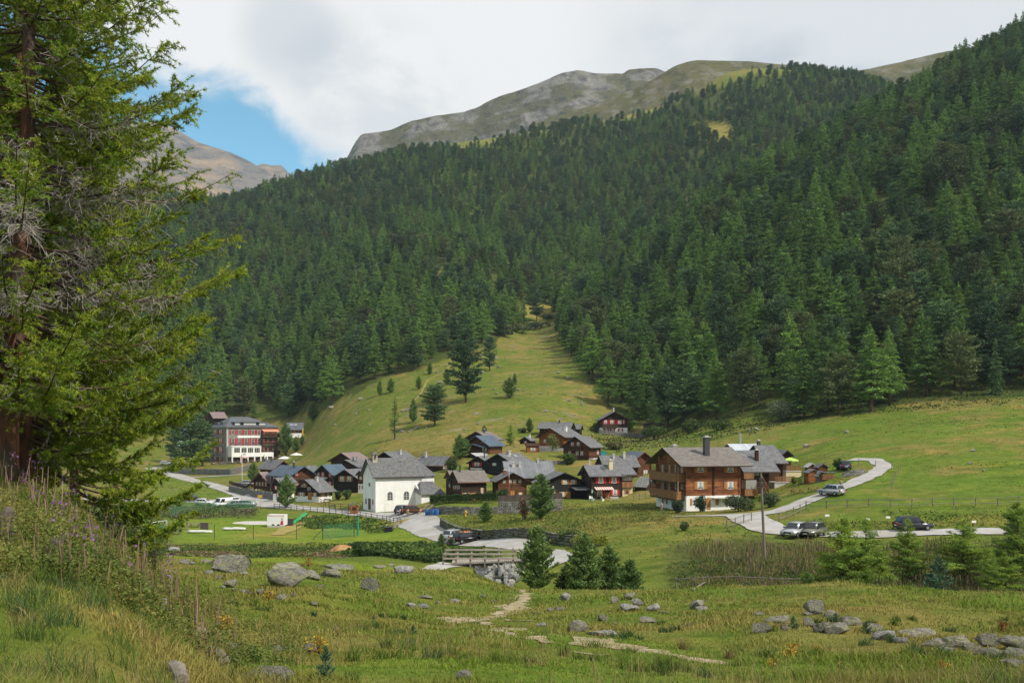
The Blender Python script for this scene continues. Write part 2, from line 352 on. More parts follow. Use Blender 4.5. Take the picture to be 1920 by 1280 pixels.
def atd(px, d, dz=0.0):
    x = XD(px, d); return Vector((x, d, h1(x, d)+dz))
_ds = np.exp(np.linspace(math.log(3), math.log(1390), 2600))
def gp(px, py, dmin=3.0, dz=0.0):
    """first point of the ground along the line of sight through a pixel"""
    z = hgt((px-HX)/F*_ds, _ds); ray = -(py-HY)/F*_ds
    k = np.nonzero((ray <= z) & (_ds >= dmin))[0]
    d = _ds[k[0]] if len(k) else 1300.0
    return atd(px, d, dz)
def pad(x, y, z, r):
    """level the ground around a footprint"""
    global TZ
    m = np.exp(-(((GX-x)**2+(GY-y)**2)/r**2)**2)
    TZ = TZ*(1-m)+z*m
# ---------------- houses: where each stands ----------------
# zones of the photograph the measures below were read from: (left, top, pixels per photograph pixel)
ZN = {1: (280, 740, 4.8), 2: (600, 780, 4.8), 3: (820, 740, 4.5714), 4: (1180, 740, 4.5714), 0: (0, 0, 1)}
class House:
    """near corner c at distance d; b = turn of the right-hand face; both faces end where they end in the photograph"""
    def __init__(s, reg, c, d, b, xl, xr, ey, apex=None, g='L', rise=None, Ll=None, Lr=None):
        s.ox, s.oy, s.k = ZN[reg]; s.d = d; s.b = R(b); s.g = g
        s.px = s.ox+c[0]/s.k; s.py = s.oy+c[1]/s.k
        s.X0 = XD(s.px, d); s.Y0 = d; s.z0 = -(s.py-HY)/F*d
        s.ur = (math.cos(s.b), math.sin(s.b)); s.ul = (-math.sin(s.b), math.cos(s.b))
        s.Lr = Lr or s.along('R', xr); s.Ll = Ll or s.along('L', xl)
        s.he = s.zat(ey, d)
        wg = s.Ll if g == 'L' else s.Lr; ug = s.ul if g == 'L' else s.ur
        s.wg = wg
        if apex is not None: s.rise = max(.25*wg/2, min(.85*wg/2, s.zat(apex, d+wg/2*ug[1])-s.he))
        else: s.rise = rise or .42*wg/2
        s.centre = (s.X0+s.ur[0]*s.Lr/2+s.ul[0]*s.Ll/2, s.Y0+s.ur[1]*s.Lr/2+s.ul[1]*s.Ll/2)
        s.rad = math.hypot(s.Lr, s.Ll)/2
    def along(s, face, zx):
        k = (s.ox+zx/s.k-HX)/F; u = s.ur if face == 'R' else s.ul
        return (k*s.Y0-s.X0)/(u[0]-k*u[1])
    def zat(s, zy, Y): return -(s.oy+zy/s.k-HY)/F*Y-s.z0
    def fz(s, face, t, zy):
        u = s.ur if face == 'R' else s.ul
        return s.zat(zy, s.Y0+u[1]*t)
    def rect(s, face, x0, x1, y0, y1):
        a, b = sorted((s.along(face, x0), s.along(face, x1))); m = (a+b)/2
        return a, b, s.fz(face, m, max(y0, y1)), s.fz(face, m, min(y0, y1))
    def pt(s, face, t, z, o=0.0): return (t, -o, z) if face == 'R' else (-o, t, z)
    def box(s, mb, face, t0, t1, z0, z1, o0, o1, mi=0):
        return mb.box(t0, t1, -o1, -o0, z0, z1, mi) if face == 'R' else mb.box(-o1, -o0, t0, t1, z0, z1, mi)
H = {}
H['A'] = House(3, (205,905), 200, 17, 122, 415, 742, 655, 'L')
H['A2'] = House(3, (140,900), 208, 17, 80, 190, 722, 655, 'L')
H['B'] = House(3, (525,893), 204, 12, 478, 760, 735, 672, 'R')
H['C'] = House(3, (600,800), 224, 8, 540, 1000, 700, None, 'L', rise=3.1, Ll=9)
H['D'] = House(3, (925,890), 202, 15, 862, 1240, 742, 672, 'R')
H['E'] = House(3, (1325,905), 200, 16, 1240, 1580, 687, 608, 'L')
H['F'] = House(3, (1440,720), 221, 10, 1415, 1715, 612, None, 'L', rise=2.1, Ll=7)
H['G'] = House(3, (1690,720), 226, 25, 1600, 1830, 552, 495, 'R')
H['Hb'] = House(3, (1790,878), 205, 40, 1700, 1900, 785, None, 'R', rise=1.6)
H['I1'] = House(3, (440,655), 236, 58, 275, 500, 585, 530, 'L')
H['I1a'] = House(3, (395,640), 248, 58, 200, 490, 560, 505, 'L')
H['I2'] = House(3, (635,690), 231, 50, 430, 790, 575, 510, 'L')
H['J1'] = House(3, (450,440), 271, 55, 245, 535, 378, 318, 'L')
H['J2'] = House(3, (440,502), 255, 55, 250, 550, 427, 355, 'L')
H['K'] = House(2, (1095,565), 242, 58, 880, 1190, 434, 368, 'R')
H['L1'] = House(3, (1125,330), 292, 75, 880, 1165, 285, 240, 'R')
H['L1b'] = House(3, (1215,330), 300, 75, 1130, 1235, 289, 258, 'R')
H['L2'] = House(3, (1085,502), 264, 60, 872, 1225, 356, 290, 'L')
H['L3'] = House(3, (1300,565), 247, 60, 1085, 1395, 440, 362, 'L')
H['Ls'] = House(3, (795,457), 281, 62, 712, 835, 392, 365, 'L')
H['Lo'] = House(3, (770,505), 263, 4, 768, 872, 437, 420, 'L', Ll=3.5)
H['M'] = House(3, (1412,337), 322, 3, 1408, 1628, 207, 147, 'R', Ll=9)
H['N'] = House(4, (490,1003), 160, 14, 235, 945, 590, 460, 'L')
H['N2'] = House(4, (1045,830), 168, 10, 950, 1190, 638, None, 'L', rise=2.9, Ll=9.5)
H['N3'] = House(4, (1200,790), 177, 14, 1190, 1310, 570, None, 'L', rise=2.6, Ll=9)
H['N4'] = House(4, (930,760), 186, 8, 880, 1140, 500, None, 'L', rise=1.5, Ll=8)
H['N5'] = House(4, (1315,760), 186, 8, 1310, 1380, 510, None, 'R', rise=.6, Ll=6)
H['P1'] = House(1, (1525,965), 230, 60, 1320, 1640, 862, 768, 'L')
H['P1b'] = House(1, (1180,960), 236, 62, 1115, 1300, 790, 752, 'L')
H['P2'] = House(1, (1270,885), 250, 40, 1097, 1480, 722, 648, 'R')
H['P3'] = House(1, (1125,720), 276, 40, 1003, 1265, 655, 597, 'R')
H['P4'] = House(1, (1070,842), 258, 60, 945, 1105, 775, 690, 'L')
H['P5'] = House(1, (1650,815), 264, 56, 1502, 1780, 708, 634, 'L')
H['P5b'] = House(1, (1450,780), 272, 20, 1400, 1500, 705, None, 'L', rise=1.8, Ll=7)
H['P6'] = House(1, (1880,885), 244, 65, 1665, 1960, 752, 676, 'L', Lr=7)
H['P7'] = House(1, (1850,655), 296, 58, 1640, 1975, 595, 525, 'L')
H['P7b'] = House(1, (1880,705), 282, 58, 1672, 1990, 645, 588, 'L')
H['P7c'] = House(2, (690,480), 272, 58, 500, 850, 392, 326, 'L')
H['P8'] = House(2, (390,692), 240, 60, 345, 430, 520, 455, 'L')
H['Q'] = House(2, (500,862), 205, 27, 388, 905, 540, 385, 'L')
H['S'] = House(1, (697,607), 418, 36, 555, 1155, 290, 197, 'L')
H['T'] = House(1, (590,300), 470, 30, 500, 680, 205, 157, 'L', Ll=12)
H['U'] = House(1, (1250,352), 440, 14, 1200, 1370, 308, 253, 'L', Ll=10)
H['V'] = House(1, (270,480), 455, 30, 215, 345, 380, 310, 'L', Ll=12)
for k_, h_ in H.items():
    if k_ in ('N4','N5','L1b','P5b','A2','I1a'): continue
    pad(h_.centre[0], h_.centre[1], h_.z0-.05, h_.rad+1.2)
pad(H['Q'].X0+12, H['Q'].Y0+9, H['Q'].z0+.3, 7)
for k_, h_ in H.items(): print(k_, 'Lr %.1f Ll %.1f he %.1f rise %.1f z0 %.1f' % (h_.Lr, h_.Ll, h_.he, h_.rise, h_.z0))
# ---- ground colours by kind of cover (world positions) ----
PXG = np.repeat(TPX[None, :], NR, 0); PYG = HY-F*TZ/GY
LEFT_WOOD = [(-300,860),(120,860),(300,812),(420,790),(545,790),(600,768),(640,742),(690,722),(740,705),(800,690),(850,668),(905,652),(950,620),(1000,606),(1050,596),
             (1200,500),(1360,410),(1520,310),(1660,220),(1730,150),(1600,138),(1520,132),(1440,138),(1385,150),(1330,170),(1270,190),(1215,215),(1150,232),(1060,232),(960,262),(870,285),(780,282),(700,285),(690,240),(-300,240)]
RIGHT_WOOD = [(1036,575),(1046,640),(1090,702),(1128,752),(1175,792),(1262,806),(1330,800),(1400,786),(1470,790),(1560,778),(1640,768),(1700,752),(1800,754),(1925,742),(2700,690),(2700,-500),(1900,0),(1700,150),(1500,260),(1250,410),(1100,520)]
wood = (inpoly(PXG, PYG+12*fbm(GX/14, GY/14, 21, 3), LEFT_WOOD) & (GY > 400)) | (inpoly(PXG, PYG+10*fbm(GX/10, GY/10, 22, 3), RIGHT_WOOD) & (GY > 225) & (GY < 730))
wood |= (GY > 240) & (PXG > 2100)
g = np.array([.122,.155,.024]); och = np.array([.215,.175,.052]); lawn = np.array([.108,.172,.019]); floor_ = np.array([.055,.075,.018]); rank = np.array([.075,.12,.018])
rock_c = np.array([.26,.25,.22])
nA = fbm(GX/5, GY/5, 31, 4); nB = fbm(GX/28, GY/28, 33, 4); nC = fbm(GX/1.1, GY/1.1, 35, 3)
def sst(v, a, b): v = np.clip((v-a)/(b-a), 0, 1); return v*v*(3-2*v)
C = np.empty(GX.shape+(3,)); C[:] = g
def lay(mask, c):
    global C
    C = C*(1-mask[..., None])+np.asarray(c)*mask[..., None]
def sig(poly, soft=6):                    # soft-edged region given in (px, distance)
    m = inpoly(PXG+fbm(GX/3, GY/3, 41, 3)*soft*2, GY*(1+.06*fbm(GX/5, GY/5, 43, 3)), poly).astype(float)
    for ax in (0, 1):
        for _ in range(2):
            m = (np.roll(m, 1, ax)+np.roll(m, -1, ax)+np.roll(m, 2, ax)+np.roll(m, -2, ax)+m)/5
    return m
lay(sst(nB+.5*nA, -.05, .45)*.75, och)
mead = np.clip((GY-235)/40, 0, 1)*(~wood)
lay(mead*sst(nA+.6*nB, -.25, .35)*.55, och)
lay(mead*sst(fbm(GX/11, GY/3.5, 45, 4), .12, .42)*.5, (.21, .165, .065))
lay(sig([(1380,132),(1380,240),(2300,240),(2300,128)])*.75*sst(-nA, -.4, .3), lawn)
fore = np.clip(1.15-GY/95, 0, 1)
lay(fore*sst(nA*.8+nC*.5, .0, .4)*.4, och)
lay(fore*sst(-nA*.9-nB*.6, -.1, .4)*.75, lawn)
lay(sig([(960,14),(1000,24),(1080,32),(1160,33),(1350,24),(1500,14),(1400,9),(1000,9)], 60)*.45, lawn)
lay(sig([(330,158),(330,207),(700,200),(820,158)]), (.15,.21,.022))
lay(sig([(500,188),(560,208),(640,206),(560,168),(420,166)], 3)*.45, och)
lay(sig([(620,88),(760,86),(800,100),(620,104),(420,104),(250,100),(250,92)], 3)*.9, (.17,.23,.02))
lay(sig([(300,207),(300,244),(505,236),(540,222),(650,212),(420,207)], 3)*.5, lawn)
lay(sig([(280,250),(280,383),(420,300),(500,240)], 3)*.7, lawn)
lay(sig([(820,177),(820,196),(900,198),(1180,190),(1180,158),(1000,150),(900,170)], 3)*.5, (.17,.20,.03))
lay(sig([(240,112),(240,150),(620,150),(880,128),(880,108),(600,108)], 3)*.7, rank)
lay(sig([(1260,82),(1240,118),(1480,116),(2000,110),(2000,66),(1300,68)], 4)*.85, (.085,.10,.028))
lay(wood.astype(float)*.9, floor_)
lay(sst(fbm(GX/9, GY/9, 51, 4), .42, .6)*mead*.5, rock_c*.8)
# clearings and high pasture
high = (inpoly(PXG, PYG, [(690,280),(700,252),(1060,205),(1200,195),(1290,172),(1330,150),(1300,60),(690,60)]) & (GY > 600))
lay(high.astype(float)*.8, (.15,.135,.05))
CLEAR = [(1330,240,44,10),(1350,256,30,6),(838,512,26,14),(1165,196,36,26),(1215,190,36,18),(1010,585,40,14)]
for cx, cy, rx, ry in CLEAR:
    lay(((((PXG-cx)/rx)**2+((PYG-cy)/ry)**2 < 1.1) & (GY > 450)).astype(float), (.24,.21,.05))
nrow, ncol = GX.shape
ii = np.arange(nrow*ncol).reshape(nrow, ncol)
Q = np.stack([ii[:-1, :-1], ii[:-1, 1:], ii[1:, 1:], ii[1:, :-1]], -1).reshape(-1, 4)
V = np.stack([GX, GY, TZ], -1).reshape(-1, 3)
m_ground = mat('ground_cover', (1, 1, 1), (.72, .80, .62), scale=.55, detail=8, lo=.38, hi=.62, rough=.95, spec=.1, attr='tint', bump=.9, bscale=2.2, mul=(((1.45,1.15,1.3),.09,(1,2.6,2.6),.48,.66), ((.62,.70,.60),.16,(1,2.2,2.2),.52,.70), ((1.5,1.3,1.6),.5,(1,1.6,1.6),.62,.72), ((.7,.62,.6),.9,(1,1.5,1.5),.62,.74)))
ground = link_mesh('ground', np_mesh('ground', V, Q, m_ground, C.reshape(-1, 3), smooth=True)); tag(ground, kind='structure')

# ---------------- mountains beyond the valley ----------------
def mountain(name, crest, d, front, drop, m, seed, rough=.05, step=3):
    """crest: (px, py) skyline at distance d; the face falls towards the viewer"""
    c = np.array(crest, float); xs = np.arange(c[0, 0], c[-1, 0]+.1, step)
    zc = pchip((c[:, 0]-HX)/F*d, (HY-c[:, 1])/F*d, (xs-HX)/F*d); X0 = (xs-HX)/F*d
    nr = 110; t = np.linspace(-.25, 1, nr)[:, None]          # 0 at the crest, 1 at the foot
    X = X0[None, :]+0*t; Y = d-front*t+0*X
    Z = np.where(t < 0, zc[None, :]+t*front*.5, zc[None, :]-drop*np.abs(t)**.9)
    am = np.clip(np.abs(t)*4, .12, 1)
    Z = Z+am*front*rough*(fbm(X/(front*.2), Y/(front*.35), seed, 6, .55)-.5*np.abs(fbm(X/(front*.08), Y/(front*.25), seed+5, 5, .58)))
    n, k = X.shape; i = np.arange(n*k).reshape(n, k)
    Qm = np.stack([i[:-1, :-1], i[1:, :-1], i[1:, 1:], i[:-1, 1:]], -1).reshape(-1, 4)
    o = link_mesh(name, np_mesh(name, np.stack([X, Y, Z], -1).reshape(-1, 3), Qm, m, smooth=True)); tag(o, kind='structure'); return o
m_rock = mat('scree', (.165,.155,.135), (.085,.080,.036), scale=.012, detail=12, lo=.44, hi=.56, rough=.95, spec=.1, c3=(.075,.07,.06), sc3=.04, mul=(((.6,.6,.62),.05,(1,.5,1),.5,.62), ((1.5,1.5,1.5),.09,(1,.5,1),.56,.68)), bump=.6, bscale=.12)
m_alp = mat('alpine_turf', (.115,.10,.040), (.075,.075,.025), scale=.015, mul=(((.6,.62,.6),.04,(1,.6,1),.5,.66),), detail=9, rough=.95, spec=.1, c3=(.17,.16,.13), sc3=.05, bump=.5, bscale=.2)
m_far = mat('bare_mountain', (.27,.20,.13), (.15,.135,.12), scale=.0035, detail=10, lo=.42, hi=.6, rough=.95, spec=.05, c3=(.12,.115,.11), sc3=.009, bump=.8, bscale=.04, mul=(((.6,.62,.68),.012,(1,1,2.5),.5,.62),((1.4,1.35,1.3),.02,(1,1,2),.58,.7)), stretch=(1, 1, 1.8))
mountain('mountain', [(-700,420),(-300,330),(0,262),(120,240),(225,226),(285,226),(330,240),(370,262),(420,278),(470,302),(505,322),(560,350),(640,380)], 3600, 1500, 800, m_far, 61, .06)
mountain('mountain', [(430,330),(475,312),(495,306),(512,310),(524,309),(545,325),(620,352)], 4600, 900, 500, m_far, 63, .05, 2)
mountain('mountain', [(630,330),(655,285),(668,262),(680,249),(700,246),(730,240),(760,228),(800,218),(850,210),(890,200),(930,180),(980,165),(1030,146),(1062,134),(1085,131),(1120,137),(1165,137),(1180,129),(1225,127),(1245,133),(1300,160),(1400,190)], 2300, 850, 640, m_rock, 65, .05, 2)
mountain('mountain', [(1000,230),(1080,205),(1150,180),(1200,160),(1245,135),(1270,121),(1310,113),(1380,114),(1440,118),(1490,122),(1540,128),(1600,130),(1680,116),(1760,98),(1840,84),(1960,60),(2200,40)], 1700, 480, 330, m_alp, 67, .035, 2)
# ---------------- conifers ----------------
def crown_mesh(name, seed, H, Rr, nb, per, size, prof, t0, m, rise=.25, droop=.5, lump=.35, flat=.5, up=0.0, slim=.45, jit=.10, colr=((1,1,1),(1,1,1))):
    """crown of many leaf-sized faces set along whorled branches"""
    r = np.random.default_rng(seed)
    t = t0+(1-t0)*np.sort(r.random(nb))**.92
    az = r.random(nb)*2*np.pi; L = Rr*np.array([prof(a) for a in (t-t0)/(1-t0)])*r.uniform(.55, 1.15, nb)+.03*Rr
    bc = r.uniform(1-lump, 1+lump, nb); mixk = r.random(nb)
    cnt = np.maximum(3, (per*(L/Rr)**1.15*r.uniform(.7, 1.3, nb)).astype(int)); b = np.repeat(np.arange(nb), cnt); n = len(b)
    s = r.random(n)**.62; l = L[b]*s
    x = np.cos(az[b])*l; y = np.sin(az[b])*l
    z = H*t[b]+rise*l*(1+t[b])-droop*l*l/Rr*(1.1-t[b])
    side = r.normal(0, 1, n)*jit*L[b]*(.4+s)
    x += -np.sin(az[b])*side+r.normal(0, jit*.4*Rr, n)*.5; y += np.cos(az[b])*side+r.normal(0, jit*.4*Rr, n)*.5; z += r.normal(0, jit*.55*Rr, n)*.5
    yaw = az[b]+r.normal(0, .8, n); pit = r.normal(-.25+up, .45, n)
    D_ = np.stack([np.cos(yaw)*np.cos(pit), np.sin(yaw)*np.cos(pit), np.sin(pit)], -1)
    ax = r.normal(0, 1, (n, 3)); ax[:, 2] *= flat; Wd = np.cross(D_, np.cross(ax, D_)+np.array([0, 0, .01])); Wd = np.cross(D_, ax); Wd /= np.linalg.norm(Wd, axis=1)[:, None]+1e-6
    sz = size*r.uniform(.6, 1.35, n)*(1-.35*t[b]); P = np.stack([x, y, z], -1)
    V = np.stack([P-D_*sz[:, None]*.4, P+Wd*(sz*slim)[:, None]*.5, P+D_*sz[:, None]*.6, P-Wd*(sz*slim)[:, None]*.5], 1).reshape(-1, 3)
    Qf = np.arange(4*n).reshape(n, 4)
    c0, c1 = np.array(colr[0]), np.array(colr[1])
    c = (c0*(1-mixk[b])[:, None]+c1*mixk[b][:, None])*(bc[b]*r.uniform(.8, 1.2, n))[:, None]
    return np_mesh(name, V, Qf, m, c)
def trunk_mesh(name, seed, H, r0, m, limbs=10, Rr=2.0, t0=.15, lean=.0, n=6):
    q = random.Random(seed); b = MB()
    pts = [(lean*H*(k/5)**2+q.uniform(-.02, .02)*H*.15, q.uniform(-.02, .02)*H*.15, H*.97*k/5-(0.6 if k == 0 else 0)) for k in range(6)]
    b.tube(pts, [r0*1.25, r0, r0*.8, r0*.58, r0*.32, r0*.06], n)
    for k in range(limbs):
        z = H*(t0*.6+(.8-t0*.6)*k/limbs); a = q.uniform(0, 6.28); l = Rr*(1-z/H)*q.uniform(.5, .9)+.15
        b.tube([(0, 0, z), (math.cos(a)*l*.5, math.sin(a)*l*.5, z+l*.08), (math.cos(a)*l, math.sin(a)*l, z-l*.05)], [r0*.25, r0*.15, r0*.04], 4, cap=False)
    return b.mesh(name, m)
m_bark = mat('bark', (.10,.065,.045), (.05,.035,.028), scale=3, rough=.95, spec=.1, bump=.6, stretch=(1, 1, .3))
RND = ((.65,.68,.72), (1.35,1.28,1.15))
m_larch = mat('larch_needles', (.115,.205,.048), rough=.75, spec=.15, attr='tint', rnd=RND, transl=.25)
m_arolla = mat('stone_pine_needles', (.066,.120,.052), rough=.75, spec=.15, attr='tint', rnd=RND, transl=.15)
m_brown = mat('rusty_pine_needles', (.095,.125,.052), rough=.8, spec=.1, attr='tint', rnd=RND, transl=.15)
cone = lambda a: (1-a)**.82*min(1, .55+3*a)
egg = lambda a: max(0.0, 1-((a-.34)/.68)**2)**.55 if a > .34 else max(.35, 1-((a-.34)/.62)**2)**.6
col_ = lambda a: (1-a**2.2)**.8*min(1, .6+2*a)
KINDS = []
def kind(tag_, H, Rr, seed, m, prof, **kw):
    cm_ = crown_mesh(tag_+'_crown', seed, H, Rr, m=m, prof=prof, **kw); tm = trunk_mesh(tag_+'_trunk', seed, H, .016*H, m_bark, 8, Rr, kw['t0'])
    KINDS.append((tag_, H, cm_, tm))
for sd_ in range(3):
    kind('larch_tree', 20, 4.6+.5*sd_, 100+sd_, m_larch, cone, nb=170, per=62, size=.82, t0=.10+.04*sd_, rise=.12, droop=.35, lump=.30, slim=.42)
for sd_ in range(3):
    kind('stone_pine_tree', 17, 4.5+.4*sd_, 110+sd_, m_arolla if sd_ < 2 else m_brown, egg, nb=120, per=72, size=.85, t0=.12+.05*sd_, rise=.35, droop=.25, lump=.38, up=.5, slim=.5, jit=.13)
kind('spruce_tree', 21, 3.6, 120, m_arolla, cone, nb=170, per=55, size=.75, t0=.06, rise=-.1, droop=.55, lump=.3)
def plant_tree(k, pos, H, rz, label, group=None, wide=1.0, name=None):
    nm, H0, c, tr = KINDS[k]
    t = thing(name or nm, label, 'tree', pos, rz, group); s = H/H0; t.scale = (s*wide, s*wide, s)
    link_mesh('crown', c, t); link_mesh('trunk', tr, t); return t

# forest positions, from the cover of each slope
rf = np.random.default_rng(7)
def scatter(n, d0, d1, p0, p1, sp):
    d = np.sqrt(rf.uniform(d0*d0, d1*d1, n)); px = rf.uniform(p0, p1, n); X = (px-HX)/F*d
    cell = {}; keep = []
    for i in range(n):
        key = (int(X[i]//sp), int(d[i]//sp)); ok = True
        for a in (-1, 0, 1):
            for b_ in (-1, 0, 1):
                for j in cell.get((key[0]+a, key[1]+b_), ()):
                    if (X[i]-X[j])**2+(d[i]-d[j])**2 < sp*sp: ok = False; break
                if not ok: break
            if not ok: break
        if ok: cell.setdefault(key, []).append(i); keep.append(i)
    keep = np.array(keep); return X[keep], d[keep], px[keep]
def in_clear(px, py, d):
    m = np.zeros(len(px), bool)
    for cx, cy, rx, ry in CLEAR: m |= (((px-cx)/rx)**2+((py-cy)/ry)**2 < 1)
    return m & (d > 450)
XL, DL, PL = scatter(60000, 400, 1330, -60, 1750, 6.5); ZL = hgt(XL, DL); YL = HY-F*ZL/DL
okL = inpoly(PL, YL+14*fbm(XL/14, DL/14, 21, 3), LEFT_WOOD) & ~in_clear(PL, YL, DL)
thin = np.clip((YL-(238-(PL-700)*.12))/65, .35, 1); thin[(PL < 720) | (PL > 1370)] = 1
okL &= (rf.random(len(PL)) < thin)
okL &= ~((PL > 1085) & (DL < 640))
XR, DR, PR = scatter(34000, 228, 730, 1020, 2250, 6.8); ZR = hgt(XR, DR); YR = HY-F*ZR/DR
okR = inpoly(PR, YR+12*fbm(XR/10, DR/10, 22, 3), RIGHT_WOOD)
FX = np.concatenate([XL[okL], XR[okR]]); FD = np.concatenate([DL[okL], DR[okR]]); FP = np.concatenate([PL[okL], PR[okR]])
FZ = hgt(FX, FD); FY = HY-F*FZ/FD; side = np.concatenate([np.zeros(okL.sum()), np.ones(okR.sum())])
nf = len(FX)
patch = fbm(FX/45, FD/45, 71, 3)
u = rf.random(nf); pl = .62+.55*patch-.0*side
pl = np.where((side == 0) & (FD > 900), pl-.28, pl)
fk = np.where(u < pl, rf.integers(0, 3, nf), np.where(rf.random(nf) < .82, rf.integers(3, 6, nf), 6))
fh = rf.uniform(.42, 1.28, nf)**.8*np.where(fk < 3, 18.5, 15.5)*np.clip(1.08-.0003*(FD-300), .7, 1.1)*np.where(FZ > 200, .9, 1)
frz = rf.uniform(0, 6.28, nf)
# how large each shows, and whether nearer trees hide it
app = fh/FD*F; top = FY-app
inview = (FP > 300) & (FP < 1925) & (FY > 20)
order = np.argsort(FD); skyl = np.full(2400, 2000.0); seen = np.zeros(nf)
for i in order:
    a = int(np.clip(FP[i]-app[i]*.12, 0, 2398)); b_ = int(np.clip(FP[i]+app[i]*.12, a+1, 2399))
    s_ = skyl[a:b_]; vis = np.minimum(s_, FY[i])-top[i]; seen[i] = max(0, vis.mean())*(b_-a) if inview[i] else 0
    skyl[a:b_] = np.minimum(s_, top[i]+app[i]*.12)
ZONE_L = {(0,0): 'feathery green larch in the wood on the slope behind the big grey hotel', (0,1): 'feathery green larch along the right-hand wood above the wooden chalets',
          (1,0): 'dark rounded stone pine in the wood on the slope behind the big grey hotel', (1,1): 'dark rounded stone pine along the right-hand wood above the wooden chalets',
          (2,0): 'narrow dark spruce in the wood on the slope behind the big grey hotel', (2,1): 'narrow dark spruce along the right-hand wood above the wooden chalets'}
ZG = {(0,0): 'larches on the left-hand slope', (0,1): 'larches of the right-hand wood', (1,0): 'stone pines on the left-hand slope', (1,1): 'stone pines of the right-hand wood',
      (2,0): 'spruces on the left-hand slope', (2,1): 'spruces of the right-hand wood'}
sel = []
cls = np.where(fk < 3, 0, np.where(fk < 6, 1, 2))
for c_ in (0, 1, 2):
    idx = np.nonzero(cls == c_)[0]; idx = idx[np.argsort(-seen[idx])][:300]; sel += [i for i in idx if seen[i] > 0]
sel = np.array(sel); rest = np.ones(nf, bool); rest[sel] = False
first = {}
for i in sel:
    key = (int(cls[i]), int(side[i]))
    t = plant_tree(int(fk[i]), (FX[i], FD[i], FZ[i]-.2), fh[i], frz[i], ZONE_L[key], ZG[key], rf.uniform(.85, 1.2))
    first.setdefault(int(fk[i]), t)
keepf = rest & (FP > -80) & (FP < 2250)
# every other tree of the woods: one mass, instanced on points
pm = bpy.data.meshes.new('forest'); kp = np.nonzero(keepf)[0]
pm.vertices.add(len(kp)); pm.vertices.foreach_set('co', np.stack([FX[kp], FD[kp], FZ[kp]-.2], -1).astype(np.float32).ravel())
def pattr(me, nm, ty, arr):
    a = me.attributes.new(nm, ty, 'POINT'); a.data.foreach_set('value', np.ascontiguousarray(arr))
H0s = np.array([k[1] for k in KINDS])
pattr(pm, 'tree_kind', 'INT', fk[kp].astype(np.int32)); pattr(pm, 'tree_scale', 'FLOAT', (fh[kp]/H0s[fk[kp]]).astype(np.float32)); pattr(pm, 'tree_turn', 'FLOAT', frz[kp].astype(np.float32))
forest = link_mesh('forest', pm); tag(forest, 'dense larch and stone pine forest covering both mountain slopes', 'forest', kind='stuff')
def instancer(name, sets, pre):
    ng = bpy.data.node_groups.new(name, 'GeometryNodeTree')
    ng.interface.new_socket('Geometry', in_out='INPUT', socket_type='NodeSocketGeometry'); ng.interface.new_socket('Geometry', in_out='OUTPUT', socket_type='NodeSocketGeometry')
    gi = N(ng, 'NodeGroupInput'); go = N(ng, 'NodeGroupOutput'); jo = N(ng, 'GeometryNodeJoinGeometry')
    def named(nm, ty):
        a = N(ng, 'GeometryNodeInputNamedAttribute', data_type=ty); a.inputs[0].default_value = nm; return a.outputs[0]
    ki, ks_, kt = named(pre+'_kind', 'INT'), named(pre+'_scale', 'FLOAT'), named(pre+'_turn', 'FLOAT')
    cz = N(ng, 'ShaderNodeCombineXYZ'); LK(ng, kt, cz.inputs[2]); e2 = N(ng, 'FunctionNodeEulerToRotation'); LK(ng, cz.outputs[0], e2.inputs[0])
    for k, objs in enumerate(sets):
        cmp_ = N(ng, 'FunctionNodeCompare', data_type='INT', operation='EQUAL')
        ia = [s for s in cmp_.inputs if s.type == 'INT']; LK(ng, ki, ia[0]); ia[1].default_value = k
        for ob in objs:
            oi = N(ng, 'GeometryNodeObjectInfo', transform_space='ORIGINAL'); oi.inputs['Object'].default_value = ob; oi.inputs['As Instance'].default_value = True
            ip = N(ng, 'GeometryNodeInstanceOnPoints'); LK(ng, gi.outputs[0], ip.inputs['Points']); LK(ng, cmp_.outputs[0], ip.inputs['Selection'])
            LK(ng, oi.outputs['Geometry'], ip.inputs['Instance']); LK(ng, e2.outputs[0], ip.inputs['Rotation']); LK(ng, ks_, ip.inputs['Scale'])
            LK(ng, ip.outputs[0], jo.inputs[0])
    LK(ng, jo.outputs[0], go.inputs[0]); return ng
mod = forest.modifiers.new('trees', 'NODES')
mod.node_group = instancer('forest_trees', [[c for c in first[k].children] for k in range(len(KINDS))], 'tree')
print('forest', nf, 'single', len(sel), 'mass', len(kp))
# ---------------- building materials ----------------
m_log = mat('dark_larch_logs', (.060,.036,.026), (.028,.020,.016), scale=2.5, rough=.85, spec=.15, planks=('Z', .26, .55), stretch=(1, 1, 1))
m_black = mat('black_tarred_logs', (.028,.024,.022), (.016,.015,.014), scale=2.5, rough=.8, spec=.2, planks=('Z', .25, .5))
m_brownlog = mat('brown_larch_logs', (.145,.058,.025), (.07,.031,.017), scale=2, rough=.8, spec=.2, planks=('Z', .26, .5))
m_redlog = mat('red_brown_logs', (.24,.082,.029), (.11,.037,.016), scale=.7, rough=.7, spec=.25, planks=('Z', .27, .5), stretch=(.6, .6, 2.5), c3=(.32,.125,.045), sc3=.8)
m_orange = mat('honey_timber', (.30,.115,.032), (.20,.075,.024), scale=1.5, rough=.7, spec=.2, planks=('Z', .2, .35))
m_dkbrown = mat('weathered_brown_boards', (.075,.036,.020), (.04,.022,.015), scale=2, rough=.85, spec=.15, planks=('Z', .22, .45))
m_slate = mat('grey_slate', (.185,.187,.195), (.13,.132,.138), scale=1.2, rough=.75, spec=.25, bricks=(.42, .3, .03, (0, 1)), bump=.3)
m_slateR = mat('grey_slate_turned', (.175,.176,.185), (.12,.12,.126), scale=1.2, rough=.75, spec=.25, bricks=(.42, .3, .03, (1, 0)), bump=.3)
